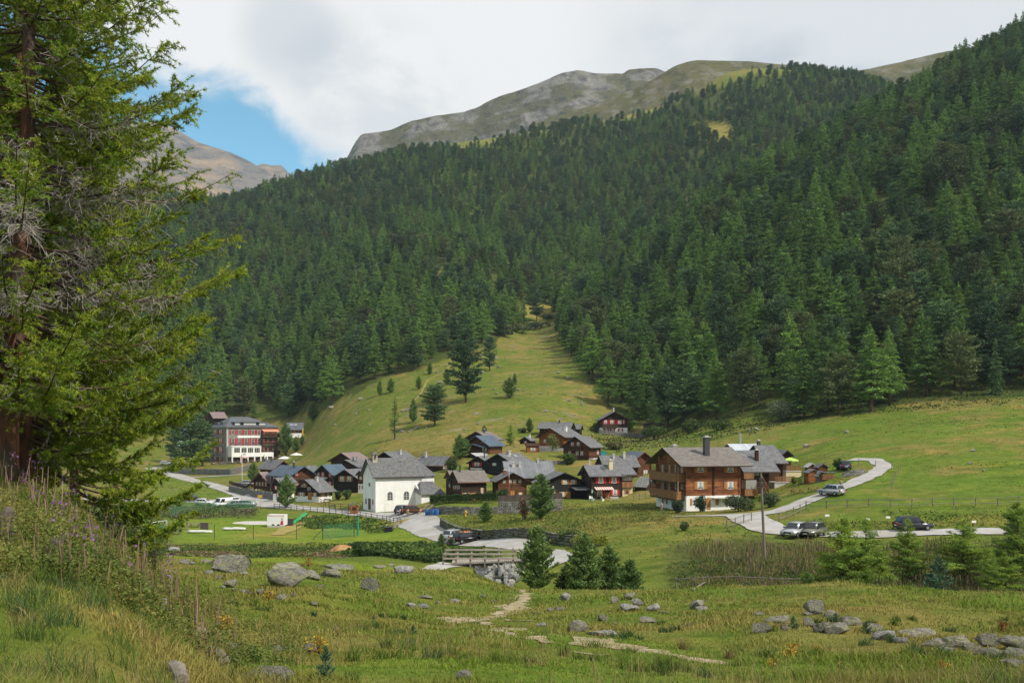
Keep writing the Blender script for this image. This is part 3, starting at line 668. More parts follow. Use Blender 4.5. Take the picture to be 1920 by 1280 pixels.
m_beige = mat('grey_brown_shingles', (.215,.192,.172), (.17,.152,.138), scale=1.2, rough=.8, spec=.2, bricks=(.4, .28, .025, (0, 1)), bump=.3)
m_pink = mat('faded_purple_brown_roof', (.27,.205,.20), (.22,.17,.165), scale=1.2, rough=.8, spec=.2, bricks=(.4, .28, .025, (0, 1)), bump=.3)
m_blue = mat('blue_sheet_roof', (.06,.092,.13), (.048,.075,.105), scale=.6, rough=.5, spec=.4, bricks=(.5, 40, .03, (1, 0)))
m_blueL = mat('blue_sheet_roof_turned', (.068,.105,.145), (.054,.085,.12), scale=.6, rough=.5, spec=.4, bricks=(.5, 40, .03, (0, 1)))
m_pale = mat('pale_sheet_roof', (.42,.42,.41), (.34,.34,.34), scale=.8, rough=.55, spec=.3, bricks=(.6, 40, .03, (0, 1)))
m_church = mat('church_slate', (.165,.17,.175), (.225,.22,.215), scale=3.5, rough=.85, spec=.15, bricks=(.36, .25, .045, (0, 1)), bump=.6, c3=(.12,.125,.13), sc3=1.5)
m_stoneroof = mat('rough_stone_slabs', (.33,.33,.31), (.24,.24,.23), scale=1.5, rough=.95, spec=.1, bricks=(.7, .5, .08, (1, 0)), bump=.9)
m_hotelroof = mat('dark_grey_slate', (.125,.135,.15), (.10,.11,.125), scale=1.2, rough=.65, spec=.3, bricks=(.5, .35, .03, (0, 1)), bump=.3)
m_white = mat('white_lime_plaster', (.80,.79,.76), (.74,.735,.71), scale=.6, rough=.9, spec=.1, bump=.25, bscale=3, mul=(((.86,.85,.82),.5,(1.6,1.6,.35),.5,.72),))
m_plinth = mat('whitewashed_plinth', (.70,.69,.66), (.60,.59,.56), scale=1.2, rough=.9, spec=.1, bump=.2, bscale=6)
m_cream = mat('cream_plaster', (.62,.53,.33), (.56,.48,.30), scale=1, rough=.9, spec=.1)
m_hstone = mat('grey_hewn_stone', (.30,.275,.235), (.235,.215,.185), scale=1, rough=.9, spec=.1, bricks=(.8, .4, .03, 'wall'))
m_dry = mat('dry_stone', (.30,.285,.26), (.19,.185,.17), scale=2.2, rough=.95, spec=.1, bricks=(.55, .26, .05, 'wall'), bump=1)
m_fascia = mat('dark_eaves_board', (.06,.04,.03), (.045,.03,.024), scale=3, rough=.8)
m_fasciaO = mat('honey_eaves_board', (.22,.09,.035), (.15,.06,.025), scale=3, rough=.8)
m_tan = mat('tan_shutter_wood', (.42,.20,.065), (.34,.155,.05), scale=3, rough=.7, spec=.25, planks=('X', .12, .25))
m_red = mat('red_painted_shutter', (.42,.022,.028), (.36,.018,.024), scale=3, rough=.6, spec=.3)
m_hred = mat('faded_red_shutter', (.33,.045,.045), (.28,.035,.038), scale=3, rough=.7)
m_glass = mat('window_glass', (.05,.055,.06), rough=.12, spec=.6)
m_curtain = mat('white_net_curtain', (.55,.55,.53), rough=.8)
m_frame = mat('white_window_frame', (.72,.72,.69), rough=.6)
m_wframe = mat('wooden_window_frame', (.33,.17,.07), (.25,.12,.05), scale=4, rough=.7)
m_door = mat('honey_wood_door', (.44,.21,.06), (.36,.16,.045), scale=2, rough=.6, planks=('X', .16, .3))
m_dkdoor = mat('dark_wood_door', (.13,.085,.055), (.09,.06,.04), scale=2, rough=.7, planks=('X', .16, .3))
m_rail = mat('brown_balcony_boards', (.30,.155,.065), (.22,.11,.045), scale=3, rough=.75, planks=('X', .18, .5))
m_railD = mat('dark_balcony_boards', (.095,.05,.03), (.06,.034,.022), scale=3, rough=.8, planks=('X', .18, .5))
m_conc = mat('pale_concrete', (.48,.46,.42), (.40,.385,.355), scale=2, rough=.9)
m_steel = mat('dark_steel', (.06,.062,.068), rough=.45, spec=.5, metal=.4)
m_gal = mat('galvanised_steel', (.45,.46,.47), rough=.4, metal=.7)
m_brickch = mat('red_brick', (.26,.09,.06), (.2,.07,.05), scale=3, rough=.9)
m_greywood = mat('silvered_timber', (.235,.205,.175), (.15,.13,.11), scale=3, rough=.9, spec=.1, stretch=(1, 1, 6), bump=.3)
m_dirtywood = mat('dark_weathered_timber', (.11,.09,.075), (.07,.058,.05), scale=3, rough=.9, spec=.1, bump=.3)

# ---------------- house builder ----------------
def window(h, root, face, x0, x1, y0, y1, shut=None, cur=True, frame=None, sash=2, name='window'):
    a, b, z0, z1 = h.rect(face, x0, x1, y0, y1); w = b-a; fm = frame or m_frame
    sw = w*.27 if shut else 0.0; g0, g1 = a+sw, b-sw; hh = z1-z0
    t = .07; fr = MB()
    for (u0, u1, v0, v1) in ((g0, g1, z0, z0+t), (g0, g1, z1-t, z1), (g0, g0+t, z0+t, z1-t), (g1-t, g1, z0+t, z1-t)): h.box(fr, face, u0, u1, v0, v1, .0, .07)
    for q in range(1, sash): h.box(fr, face, g0+(g1-g0)*q/sash-.025, g0+(g1-g0)*q/sash+.025, z0+t, z1-t, .0, .055)
    h.box(fr, face, g0+t, g1-t, z0+hh*.62, z0+hh*.62+.04, 0, .052)
    wo = fr.build(name, fm, root)
    pn = MB(); h.box(pn, face, g0+t*.6, g1-t*.6, z0+t*.6, z1-t*.6, .0, .03); pn.build('pane', m_glass, wo)
    if cur:
        cu = MB(); wv = (g1-g0)*.3
        for s0 in (g0+t, g1-t-wv): h.box(cu, face, s0, s0+wv, z0+hh*.25, z1-t, .03, .042)
        cu.build('curtain', m_curtain, wo)
    if shut:
        for s0 in (a, g1+.015):
            sh = MB(); h.box(sh, face, s0, s0+sw-.015, z0-.02, z1+.02, .03, .085); sh.build('shutter', shut, wo)
    return wo
def door(h, root, face, x0, x1, y0, y1, m):
    a, b, z0, z1 = h.rect(face, x0, x1, y0, y1); dm = MB(); h.box(dm, face, a, b, z0, z1, 0, .06)
    o = dm.build('door', m, root)
    hm = MB(); h.box(hm, face, b-.16, b-.10, z0+(z1-z0)*.48, z0+(z1-z0)*.52, .06, .12); hm.build('handle', m_steel, o)
    fm = MB()
    for (u0, u1, v0, v1) in ((a-.08, a, z0, z1+.08), (b, b+.08, z0, z1+.08), (a, b, z1, z1+.08)): h.box(fm, face, u0, u1, v0, v1, 0, .05)
    fm.build('door_frame', m_wframe, o); return o
def balcony(h, root, face, x0, x1, yt, yb, dep, m, posts=4, up=None):
    a, b, z0, z1 = h.rect(face, x0, x1, yt, yb); s = MB(); h.box(s, face, a, b, z0-.14, z0, 0, dep); o = s.build('balcony', m_fascia, root)
    r = MB(); n = max(3, int((b-a)/.19))
    for k in range(n): u = a+(b-a)*(k+.5)/n; h.box(r, face, u-.075, u+.075, z0+.06, z1-.06, dep-.05, dep-.02)
    for zz in (z0+.1, z1-.05): h.box(r, face, a, b, zz, zz+.07, dep-.02, dep+.04)
    for u in (a, b-.03):
        h.box(r, face, u, u+.03, z0+.06, z1, 0.02, dep-.06)
    r.build('railing', m, o)
    if up:
        p = MB()
        for k in range(posts):
            u = a+.06+(b-a-.12)*k/(posts-1); h.box(p, face, u-.07, u+.07, z1, h.fz(face, u, up), dep-.12, dep-.02)
        p.build('balcony_post', m_fascia, o)
    return o
def chimney(h, root, roof, fr, fv, top, w, m, cap=True, round_=False):
    """fr along the ridge, fv from the near eave (0) over the ridge (.5) to the far eave (1), top above the roof there"""
    z = h.he+h.rise*(1-abs(2*fv-1)); L = h.Lr if h.g == 'L' else h.Ll
    x, y = (L*fr, h.wg*fv) if h.g == 'L' else (h.wg*fv, L*fr)
    c = MB()
    if round_: c.tube([(x, y, z-.3), (x, y, z+top)], w/2, 8)
    else: c.box(x-w/2, x+w/2, y-w/2, y+w/2, z-.5, z+top)
    o = c.build('chimney', m, roof)
    if cap:
        k = MB(); k.box(x-w*.68, x+w*.68, y-w*.68, y+w*.68, z+top, z+top+.1); k.box(x-w*.3, x+w*.3, y-w*.3, y+w*.3, z+top+.1, z+top+.28); k.build('chimney_cap', m_conc if not round_ else m_gal, o)
def roof_mesh(h, over, og, thick=.16, lift=.03):
    w, r = h.wg, h.rise; sl = r/(w/2); L = h.Lr if h.g == 'L' else h.Ll
    e0 = (-over, h.he-sl*over+lift); e1 = (w+over, h.he-sl*over+lift); ap = (w/2, h.he+r+lift)
    b = MB(); up = thick*math.hypot(1, sl)
    for sgn in (0, 1):       # two pitches, each a slab
        e = e1 if sgn else e0
        poly = [e, ap, (ap[0], ap[1]+up), (e[0], e[1]+up)]
        if sgn: poly = poly[::-1]
        if h.g == 'L': b.prism(poly, 'x', -og, L+og)
        else: b.prism(poly, 'y', -og, L+og)
    for i, f in enumerate(b.f):   # only the upper sides carry the covering
        P = [Vector(b.v[k]) for k in f]; n = (P[1]-P[0]).cross(P[2]-P[0])
        b.m[i] = 0 if abs(n.z) > .5*n.length and sum(p.z for p in P)/len(P) else 1
    return b
def house(key, name, label, cat, wall, roofm, over=.7, og=.8, plinth=None, fascia=None, group='chalets of the hamlet', body='wall'):
    h = H[key]; t = thing(name, label, cat, (h.X0, h.Y0, h.z0), h.b, group)
    w, L = h.wg, (h.Lr if h.g == 'L' else h.Ll)
    b = MB(); poly = [(0, -1.6), (w, -1.6), (w, h.he), (w/2, h.he+h.rise), (0, h.he)]
    b.prism(poly, 'x' if h.g == 'L' else 'y', 0, L); b.build('wall', wall, t)
    rb = roof_mesh(h, over, og); ro = rb.build('roof', [roofm, fascia or m_fascia], t)
    if plinth:
        zt = h.zat(plinth[0], h.d); p = MB(); x1, y1 = h.Lr, h.Ll; p.box(-.04, x1+.04, -.04, y1+.04, -1.7, zt); p.build('plinth', plinth[1], t)
    # corner posts: the log ends
    if wall in (m_log, m_black, m_brownlog, m_redlog, m_dkbrown):
        for x, y in ((0, 0), (h.Lr, 0), (0, h.Ll)):
            zb = h.zat(plinth[0], h.d) if plinth else -.5
            MB().box(x-.12, x+.12, y-.12, y+.12, zb+.02, h.he-.25).build('corner_log', wall, t)
    return h, t, ro
GV = 'chalets of the hamlet'
# --- front row ---
h, t, ro = house('A', 'chalet', 'dark brown two-storey chalet with grey-brown roof behind the clipped hedge', 'chalet', m_log, m_beige, fascia=m_fasciaO)
window(h, t, 'R', 212, 290, 840, 884, m_tan, sash=3); door(h, t, 'R', 293, 331, 840, 904, m_door); window(h, t, 'R', 368, 398, 797, 845, m_tan, cur=False)
for a_ in (137, 152, 168, 184):
    window(h, t, 'L', a_, a_+9, 775, 812, None, frame=m_wframe, sash=1)
for a_ in (140, 168): window(h, t, 'L', a_, a_+12, 850, 885, None, frame=m_wframe, sash=1)
chimney(h, t, ro, .12, .42, 1.6, .35, m_steel, False, True)
h, t, ro = house('A2', 'chalet', 'narrow dark gable tucked against the left side of the hedge chalet', 'chalet', m_log, m_beige, .5, .6, fascia=m_fasciaO)
window(h, t, 'L', 100, 112, 760, 795, None, frame=m_wframe, sash=1)
h, t, ro = house('B', 'chalet', 'carved brown timber chalet with gable to the front and pale flagpole before it', 'chalet', m_brownlog, m_slateR, .9, .9, fascia=m_dkbrown)
for a_ in (560, 612, 650, 695): window(h, t, 'R', a_, a_+26, 725, 762, None, frame=m_wframe)
for a_ in (548, 690): window(h, t, 'R', a_, a_+44, 835, 868, m_tan)
door(h, t, 'R', 628, 660, 825, 892, m_door); chimney(h, t, ro, .35, .3, 1.1, .55, m_brickch)
bm_ = MB(); h.box(bm_, 'R', .1, h.Lr-.1, h.zat(772, h.d), h.zat(766, h.d), 0, .1); h.box(bm_, 'R', .1, h.Lr-.1, h.zat(820, h.d), h.zat(813, h.d), 0, .1); bm_.build('carved_beam', m_fasciaO, t)
h, t, ro = house('C', 'long_barn', 'long low building under a wide plain grey sheet roof in mid hamlet', 'building', m_dkbrown, mat('grey_sheet_roof', (.19,.195,.21), (.15,.155,.165), scale=.7, rough=.6, spec=.3, bricks=(.7, 40, .03, (0, 1))), .8, .5)
chimney(h, t, ro, .16, .3, 1.1, .6, m_conc); chimney(h, t, ro, .3, .3, 1.0, .5, m_conc)
chimney(h, t, ro, .72, .45, .9, .45, m_conc)
h, t, ro = house('D', 'chalet', 'black chalet with orange shutters behind the tallest pine of the wall', 'chalet', m_black, m_slateR, 1.5, .9, fascia=m_black)
for a_ in (1064, 1133): window(h, t, 'R', a_, a_+62, 728, 765, m_tan)
window(h, t, 'R', 968, 1018, 832, 872, m_tan); window(h, t, 'R', 1042, 1105, 832, 872, m_tan); door(h, t, 'R', 1107, 1138, 830, 885, m_door)
window(h, t, 'R', 985, 998, 782, 798, None, sash=1, cur=False)
an = MB(); a0, a1, z0, z1 = h.rect('R', 1240, 1322, 800, 920); an.box(a0+.05, a1, -3.2, 1.8, z0-.4, z1); an.build('annexe', m_black, t)
rf_ = MB(); b0, b1, _, _ = h.rect('R', 1140, 1330, 790, 820); zz = h.zat(812, h.d); rf_.add([(b0,-3.6,zz),(b1,-3.6,zz),(b1,1.5,zz+.5),(b0,1.5,zz+.5),(b0,-3.6,zz+.16),(b1,-3.6,zz+.16),(b1,1.5,zz+.66),(b0,1.5,zz+.66)], [(0,3,2,1),(4,5,6,7),(0,1,5,4),(1,2,6,5),(2,3,7,6),(3,0,4,7)]); rf_.build('carport_roof', m_slate, t)
wn_ = MB(); c0, c1, z0, z1 = h.rect('R', 1254, 1298, 835, 870); wn_.box(c0, c1, -3.26, -3.2, z0, z1); w_ = wn_.build('window', m_tan, t); g_ = MB(); g_.box(c0+.12, c1-.12, -3.29, -3.26, z0+.1, z1-.1); g_.build('pane', m_glass, w_)
h, t, ro = house('E', 'chalet', 'dark chalet with bright red shutters and striped awning over its door', 'chalet', m_log, m_slate, .75, .8)
for a_ in (1357, 1470): window(h, t, 'R', a_, a_+88, 704, 755, m_red)
door(h, t, 'R', 1440, 1472, 838, 902, m_door); window(h, t, 'R', 1347, 1436, 816, 866, m_red); window(h, t, 'R', 1482, 1562, 813, 860, m_red)
aw = MB(); a0, a1, z0, z1 = h.rect('R', 1345, 1495, 790, 810); n_ = 15
for k in range(n_):
    u0, u1 = a0+(a1-a0)*k/n_, a0+(a1-a0)*(k+1)/n_
    aw.add([(u0,-.02,z1),(u1,-.02,z1),(u1,-1.3,z0),(u0,-1.3,z0),(u0,-.02,z1+.04),(u1,-.02,z1+.04),(u1,-1.3,z0+.04),(u0,-1.3,z0+.04)], [(0,3,2,1),(4,5,6,7),(0,1,5,4),(1,2,6,5),(2,3,7,6),(3,0,4,7)], k % 2)
aw.build('awning', [mat('awning_white', (.75,.73,.68), rough=.9), mat('awning_red', (.45,.12,.09), rough=.9)], t)
ex = MB(); a0, a1, z0, z1 = h.rect('R', 1582, 1678, 690, 900); ex.box(a0, a1, .3, 5, -1.5, h.zat(797, h.d)); ex.build('cream_wing', m_cream, t)
ex = MB(); ex.box(a0, a1, .4, 5, h.zat(797, h.d), h.zat(690, h.d)); w_ = ex.build('upper_wing', m_brownlog, t)
g_ = MB(); zz0, zz1 = h.zat(740, h.d), h.zat(695, h.d)
for k in range(6): u = a0+.1+(a1-a0-.2)*k/6; g_.box(u, u+(a1-a0)/6-.12, .33, .40, zz0, zz1)
g_.build('window', m_curtain, w_)
b_ = MB(); b_.box(a0, a1+.05, -.15, .3, h.zat(797, h.d), h.zat(752, h.d)); b_.build('balcony', m_rail, t)
r_ = MB(); r_.add([(a0-.1,-.6,h.he-.15),(a1+.7,-.6,h.he-.15),(a1+.7,h.Ll/2,h.he+h.rise*.85),(a0-.1,h.Ll/2,h.he+h.rise*.85),(a0-.1,-.6,h.he+.02),(a1+.7,-.6,h.he+.02),(a1+.7,h.Ll/2,h.he+h.rise*.85+.17),(a0-.1,h.Ll/2,h.he+h.rise*.85+.17)], [(0,3,2,1),(4,5,6,7),(0,1,5,4),(1,2,6,5),(2,3,7,6),(3,0,4,7)]); r_.build('wing_roof', m_slate, t)
w_ = MB(); c0, c1, z0, z1 = h.rect('R', 1610, 1652, 813, 850); w_.box(c0, c1, .24, .3, z0, z1); w_ = w_.build('window', m_tan, t); g_ = MB(); g_.box(c0+.35, c1-.35, .2, .24, z0+.08, z1-.08); g_.build('pane', m_glass, w_)
chimney(h, t, ro, .72, .28, 1.9, .8, m_cream); chimney(h, t, ro, .12, .62, 1.2, .4, m_conc)
sk_ = MB(); sk_.obox((h.Lr*.48, h.Ll*.3, h.he+h.rise*.6+.28), (.45, .5, .05), 0, math.atan(h.rise/(h.wg/2))); sk_.build('skylight', m_glass, ro)
h, t, ro = house('F', 'chalet', 'low grey roof with two chimneys behind the red-shuttered chalet', 'chalet', m_dkbrown, m_slate, .7, .6); chimney(h, t, ro, .35, .35, 1, .45, m_conc); chimney(h, t, ro, .68, .35, 1.5, .5, m_conc)
h, t, ro = house('G', 'chalet', 'brown log chalet with blue roof and honey gable boards beside the big chalet', 'chalet', m_brownlog, m_blue, .8, .9, (705, m_plinth), m_fasciaO)
window(h, t, 'R', 1768, 1800, 645, 683, None)
h, t, ro = house('Hb', 'barn', 'small weathered barn roofed with rough grey stone slabs', 'barn', m_log, m_stoneroof, .5, .5, group=None)
# --- middle rows ---
h, t, ro = house('I1a', 'chalet', 'black chalet with whitish sheet roof behind the small red-shuttered gable', 'chalet', m_black, m_pale, .6, .6)
for a_ in (215, 245): window(h, t, 'L', a_, a_+26, 580, 612, None)
h, t, ro = house('I1', 'chalet', 'small black gable with one pair of red shutters over a white balcony', 'chalet', m_black, m_slate, .6, .7)
window(h, t, 'L', 299, 381, 578, 610, m_red); balcony(h, t, 'L', 292, 388, 625, 640, .5, m_frame); chimney(h, t, ro, .35, .35, 1.5, .3, m_steel, False, True)
h, t, ro = house('I2', 'chalet', 'broad black chalet with skylights in its grey roof in the middle row', 'chalet', m_black, m_slate, .8, .8)
for a_ in (474, 490): window(h, t, 'L', a_, a_+14, 584, 606, None, sash=1)
window(h, t, 'R', 738, 778, 590, 620, None, frame=m_wframe); chimney(h, t, ro, .4, .42, .9, .8, m_conc)
for a_ in (.22, .62): sk_ = MB(); sk_.obox((h.Lr*a_, h.Ll*.3, h.he+h.rise*.6+.28), (.55, .45, .05), 0, math.atan(h.rise/(h.wg/2))); sk_.build('skylight', m_gal, ro)
h, t, ro = house('J1', 'chalet', 'grey-roofed chalet behind the blue-roofed one, highest on the left rise', 'chalet', m_log, m_beige, .9, .9); chimney(h, t, ro, .4, .4, 1.1, .35, m_steel)
h, t, ro = house('J2', 'chalet', 'brown chalet with blue sheet roof and blue porch above the middle row', 'chalet', m_brownlog, m_blueL, .9, 1.0, fascia=m_blueL)
for k, a_ in enumerate((460, 478, 497, 515, 533)): window(h, t, 'R', a_, a_+10, 450, 492, None, cur=False, sash=1, frame=m_tan)
window(h, t, 'L', 380, 415, 390, 412, None, frame=m_wframe); window(h, t, 'L', 385, 425, 450, 490, None, frame=m_wframe)
pr = MB(); a0, a1, z0, z1 = h.rect('L', 245, 430, 432, 450)
pr.add([(-2.3,a0,z0),(-2.3,(a0+a1)/2,z1+.25),(-2.3,a1,z0),(0,a0,z0),(0,(a0+a1)/2,z1+.25),(0,a1,z0),(-2.3,a0,z0+.14),(-2.3,(a0+a1)/2,z1+.39),(-2.3,a1,z0+.14),(0,a0,z0+.14),(0,(a0+a1)/2,z1+.39),(0,a1,z0+.14)],
   [(0,1,7,6),(1,2,8,7),(6,7,10,9),(7,8,11,10),(0,3,4,1),(1,4,5,2)]); pr.build('porch_roof', m_blueL, t)
balcony(h, t, 'L', 248, 440, 488, 502, 1.6, m_railD)
h, t, ro = house('K', 'chalet', 'dark chalet with honey-coloured gable windows just behind the white chapel', 'chalet', m_log, m_slateR, .7, .9, fascia=m_fasciaO)
for a_ in (1108, 1124, 1140, 1158): window(h, t, 'R', a_, a_+13, 443, 480, None, frame=m_tan, sash=1)
for a_ in (1112, 1150): window(h, t, 'R', a_, a_+20, 510, 540, None, frame=m_tan)
chimney(h, t, ro, .85, .4, 1.3, .5, m_conc)
h, t, ro = house('L1', 'chalet', 'long grey roof on posts, highest building above the orange timber house', 'chalet', m_black, m_slateR, .7, .8); chimney(h, t, ro, .4, .45, 1.1, .4, m_steel)
h, t, ro = house('L1b', 'chalet', 'small dark gable at the right end of the highest long roof', 'chalet', m_black, m_slateR, .7, .6)
h, t, ro = house('L2', 'chalet', 'honey-orange timber house on a white ground floor on the upper terrace', 'house', m_orange, m_slate, .9, 1.0, (440, m_white), m_dkbrown)
for a_ in (905, 985): window(h, t, 'L', a_, a_+34, 382, 412, m_tan)
for a_ in (890, 935, 985): window(h, t, 'L', a_, a_+38, 452, 484, None)
chimney(h, t, ro, .55, .3, 1.3, .7, m_white)
h, t, ro = house('L3', 'chalet', 'brown three-storey chalet with wine-red shutters and balcony below the orange house', 'chalet', m_brownlog, m_slate, .9, 1.0, (528, m_dkbrown))
mr2 = mat('wine_red_shutter', (.17,.02,.022), rough=.7)
for a_ in (1135, 1185): window(h, t, 'L', a_, a_+46, 405, 437, mr2)
for a_ in (1110, 1175, 1215): window(h, t, 'L', a_, a_+48, 482, 518, mr2)
window(h, t, 'R', 1358, 1390, 472, 510, mr2); balcony(h, t, 'L', 1110, 1242, 442, 474, 1.1, m_railD, up=410); door(h, t, 'L', 1175, 1200, 528, 566, m_dkdoor)
b_ = MB(); a0, a1, z0, z1 = h.rect('R', 1310, 1395, 542, 600); b_.box(a0-.8, a1+.3, -1.3, -.06, z0-1, z1); b_.build('terrace_wall', m_plinth, t)
h, t, ro = house('Ls', 'chalet', 'tiny black hut with white base and one red window above the orange shed', 'hut', m_black, m_slate, .5, .5, (440, m_white)); window(h, t, 'L', 740, 772, 397, 415, m_red)
chimney(h, t, ro, .7, .4, .8, .4, m_white)
h, t, ro = house('Lo', 'shed', 'small orange timber shed beside the white ground floor', 'shed', m_orange, m_dkbrown, .3, .3, group=None); window(h, t, 'R', 800, 840, 455, 478, None)
h, t, ro = house('M', 'chalet', 'lone dark chalet with red shutters on its own stone terrace by the wood', 'chalet', m_log, m_slateR, .9, 1.0, (281, m_white))
for a_ in (1418, 1470, 1538): window(h, t, 'R', a_, a_+(52 if a_ != 1418 else 48), 216, 248, m_red)
window(h, t, 'R', 1585, 1608, 216, 248, m_red, cur=False)
for a_ in (1425, 1480, 1548): window(h, t, 'R', a_, a_+44, 286, 313, m_red)
balcony(h, t, 'R', 1412, 1542, 250, 276, 1.2, m_railD); chimney(h, t, ro, .25, .5, 1.2, .45, m_conc)
# --- the big chalet and its wings ---
h, t, ro = house('N', 'chalet', 'large red-brown log chalet with tiered balconies on a white ground floor', 'chalet', m_redlog, m_beige, 1.5, 1.6, (866, m_white), m_dkbrown)
for x_ in (555, 812):
    wv_ = 108 if x_ == 555 else 108
    window(h, t, 'R', x_, x_+wv_, 603, 662, m_tan); window(h, t, 'R', x_, x_+wv_, 743, 806, m_tan)
window(h, t, 'R', 520, 588, 890, 946, m_tan, sash=3); window(h, t, 'R', 600, 662, 890, 946, m_tan, sash=3); door(h, t, 'R', 666, 692, 885, 985, m_door); window(h, t, 'R', 738, 842, 888, 940, m_tan, sash=3)
a0 = h.along('R', 720); MB().box(a0-.14, a0+.14, -.13, 0, h.zat(864, h.d), h.he-.1).build('log_post', m_dkbrown, t)
balcony(h, t, 'L', 246, 478, 660, 735, 1.5, m_rail, 4, 585); balcony(h, t, 'L', 246, 478, 808, 880, 1.5, m_rail, 4, 735)
for z_ in ((590, 660), (735, 806)):
    for x_ in (275, 330, 388, 440): window(h, t, 'L', x_, x_+28, z_[0]+8, z_[1]+4, m_tan, cur=False)
window(h, t, 'L', 285, 330, 870, 930, m_tan); window(h, t, 'L', 385, 440, 880, 935, m_tan)
ga = MB(); a0, a1, z0, z1 = h.rect('L', 245, 480, 520, 590); ga.prism([(h.wg*.14, h.he-.15), (h.wg*.86, h.he-.15), (h.wg/2, h.he+h.rise*.72)], 'x', -.10, -.02); ga.build('gable_boards', m_orange, t)
for f_ in (.0, .33, .66, 1.0):
    y_ = h.wg*(.02+.96*f_); MB().box(-1.45, -1.3, y_-.09, y_+.09, h.zat(880, h.d), h.he+h.rise*(1-abs(2*f_-1))*.9-.5).build('balcony_post', m_rail, t)
chimney(h, t, ro, .52, .24, 3.1, .85, m_steel); chimney(h, t, ro, .12, .6, .9, .8, m_conc)
aw = MB(); a0, a1, z0, z1 = h.rect('R', 702, 880, 866, 884); aw.box(a0, a1, -1.1, -.05, z0, z0+.12); aw.build('awning', m_conc, t)
h, t, ro = house('N2', 'chalet', 'dark wing with glazed stair porch joined to the right of the big chalet', 'chalet', m_dkbrown, m_slate, 1.0, 1.8)
window(h, t, 'R', 1055, 1110, 643, 690, None); chimney(h, t, ro, .62, .22, 1.9, .55, m_dkbrown)
bl = MB(); a0, a1, z0, z1 = h.rect('R', 950, 1035, 668, 716); bl.box(a0, a1, -1.6, 0, z0, z1); bl.build('balcony', m_rail, t)
bl = MB(); a0, a1, z0, z1 = h.rect('R', 950, 1060, 802, 858); bl.box(a0, a1, -2.0, -.05, z0, z1); bl.build('porch_wall', m_rail, t)
gl = MB(); a0, a1, z0, z1 = h.rect('R', 955, 1055, 725, 800); gl.box(a0+.1, a1-.1, -1.9, -.1, z0, z1); gl.build('porch_glazing', mat('porch_glass', (.30,.30,.27), rough=.15, spec=.5), t)
st = MB(); a0, a1, z0, z1 = h.rect('R', 1065, 1130, 725, 845)
for k in range(9): u = a0+(a1-a0)*k/9; st.box(u, u+(a1-a0)/9+.03, -3.2, -2.0, z1-(z1-z0)*(k+1)/9-.1, z1-(z1-z0)*(k+1)/9)
st.tube([(a0, -3.2, z1+.9), (a1, -3.2, z0+.9)], .05, 5); st.tube([(a0, -3.2, z1+.5), (a1, -3.2, z0+.5)], .04, 5); st.tube([(a1, -3.2, z0+.95), (a1, -3.2, z0-.2)], .07, 5)
st.build('outside_stair', m_rail, t)
h, t, ro = house('N3', 'chalet', 'brown chalet with two wooden terraces at the right end of the hamlet', 'chalet', m_dkbrown, m_slate, .9, .8)
for (x0_, x1_, y0_, y1_, o_) in ((1175, 1340, 692, 742, 3.0), (1310, 1438, 603, 650, 1.5)):
    bl = MB(); a0, a1, z0, z1 = h.rect('R', x0_, x1_, y0_, y1_); h.box(bl, 'R', a0, a1, z0-.1, z0+.05, .05, o_); b_ = bl.build('terrace', m_conc, t)
    rl = MB(); n_ = int((a1-a0)/.2)
    for k in range(n_): u = a0+(a1-a0)*(k+.5)/n_; rl.box(u-.07, u+.07, -o_, -o_+.04, z0+.08, z1-.05)
    rl.box(a0, a1, -o_-.03, -o_+.06, z1-.05, z1+.03); rl.build('railing', m_rail, b_)
    ws = MB(); ws.box(a0, a1, -o_+.1, -.06, -2.5, z0-.1); ws.build('terrace_wall', m_cream if x0_ == 1310 else m_conc, t)
door(h, t, 'R', 1348, 1382, 672, 750, m_door)
chimney(h, t, ro, .3, .6, 1.5, .5, m_steel)
h, t, ro = house('N4', 'chalet', 'low building with rusty patched sheet roof behind the big chalet', 'building', m_log, mat('rusty_patched_roof', (.42,.46,.50), (.32,.17,.09), scale=.35, rough=.6, lo=.5, hi=.62, bricks=(.6, 40, .03, (0, 1))), .6, .6); chimney(h, t, ro, .42, .5, 1.9, .35, m_gal, True, True)
h, t, ro = house('N5', 'shed', 'flat-roofed dark shed beyond the upper terrace railing', 'shed', m_log, m_slateR, .6, .5, group=None)
# --- left-hand group ---
h, t, ro = house('P1', 'chalet', 'dark chalet with white base and tan shutters behind the roadside pine', 'chalet', m_black, m_slate, .9, 1.0, (915, m_white))
for a_ in (1352, ): window(h, t, 'L', a_, a_+70, 795, 830, m_tan)
window(h, t, 'L', 1338, 1405, 878, 912, m_tan); door(h, t, 'L', 1430, 1462, 878, 945, m_door); window(h, t, 'L', 1470, 1512, 880, 915, m_tan)
window(h, t, 'R', 1532, 1585, 880, 916, m_tan); window(h, t, 'R', 1588, 1630, 880, 916, m_tan); chimney(h, t, ro, .55, .4, 1.0, .6, m_conc)
window(h, t, 'L', 1425, 1450, 832, 858, None, cur=False)
h, t, ro = house('P1b', 'chalet', 'narrow dark gable with white base to the left of the roadside pine', 'chalet', m_log, m_slate, .6, .7, (890, m_white)); window(h, t, 'L', 1125, 1155, 820, 850, m_red); window(h, t, 'L', 1145, 1175, 880, 915, m_red)
h, t, ro = house('P2', 'chalet', 'brown chalet with wide blue roof beside the roadside pine', 'chalet', m_brownlog, m_blue, 1.0, 1.1, fascia=m_blue)
window(h, t, 'R', 1300, 1345, 690, 725, m_red); window(h, t, 'R', 1300, 1350, 770, 810, m_red); window(h, t, 'R', 1390, 1440, 770, 810, m_red); balcony(h, t, 'R', 1280, 1420, 735, 760, .9, m_railD)
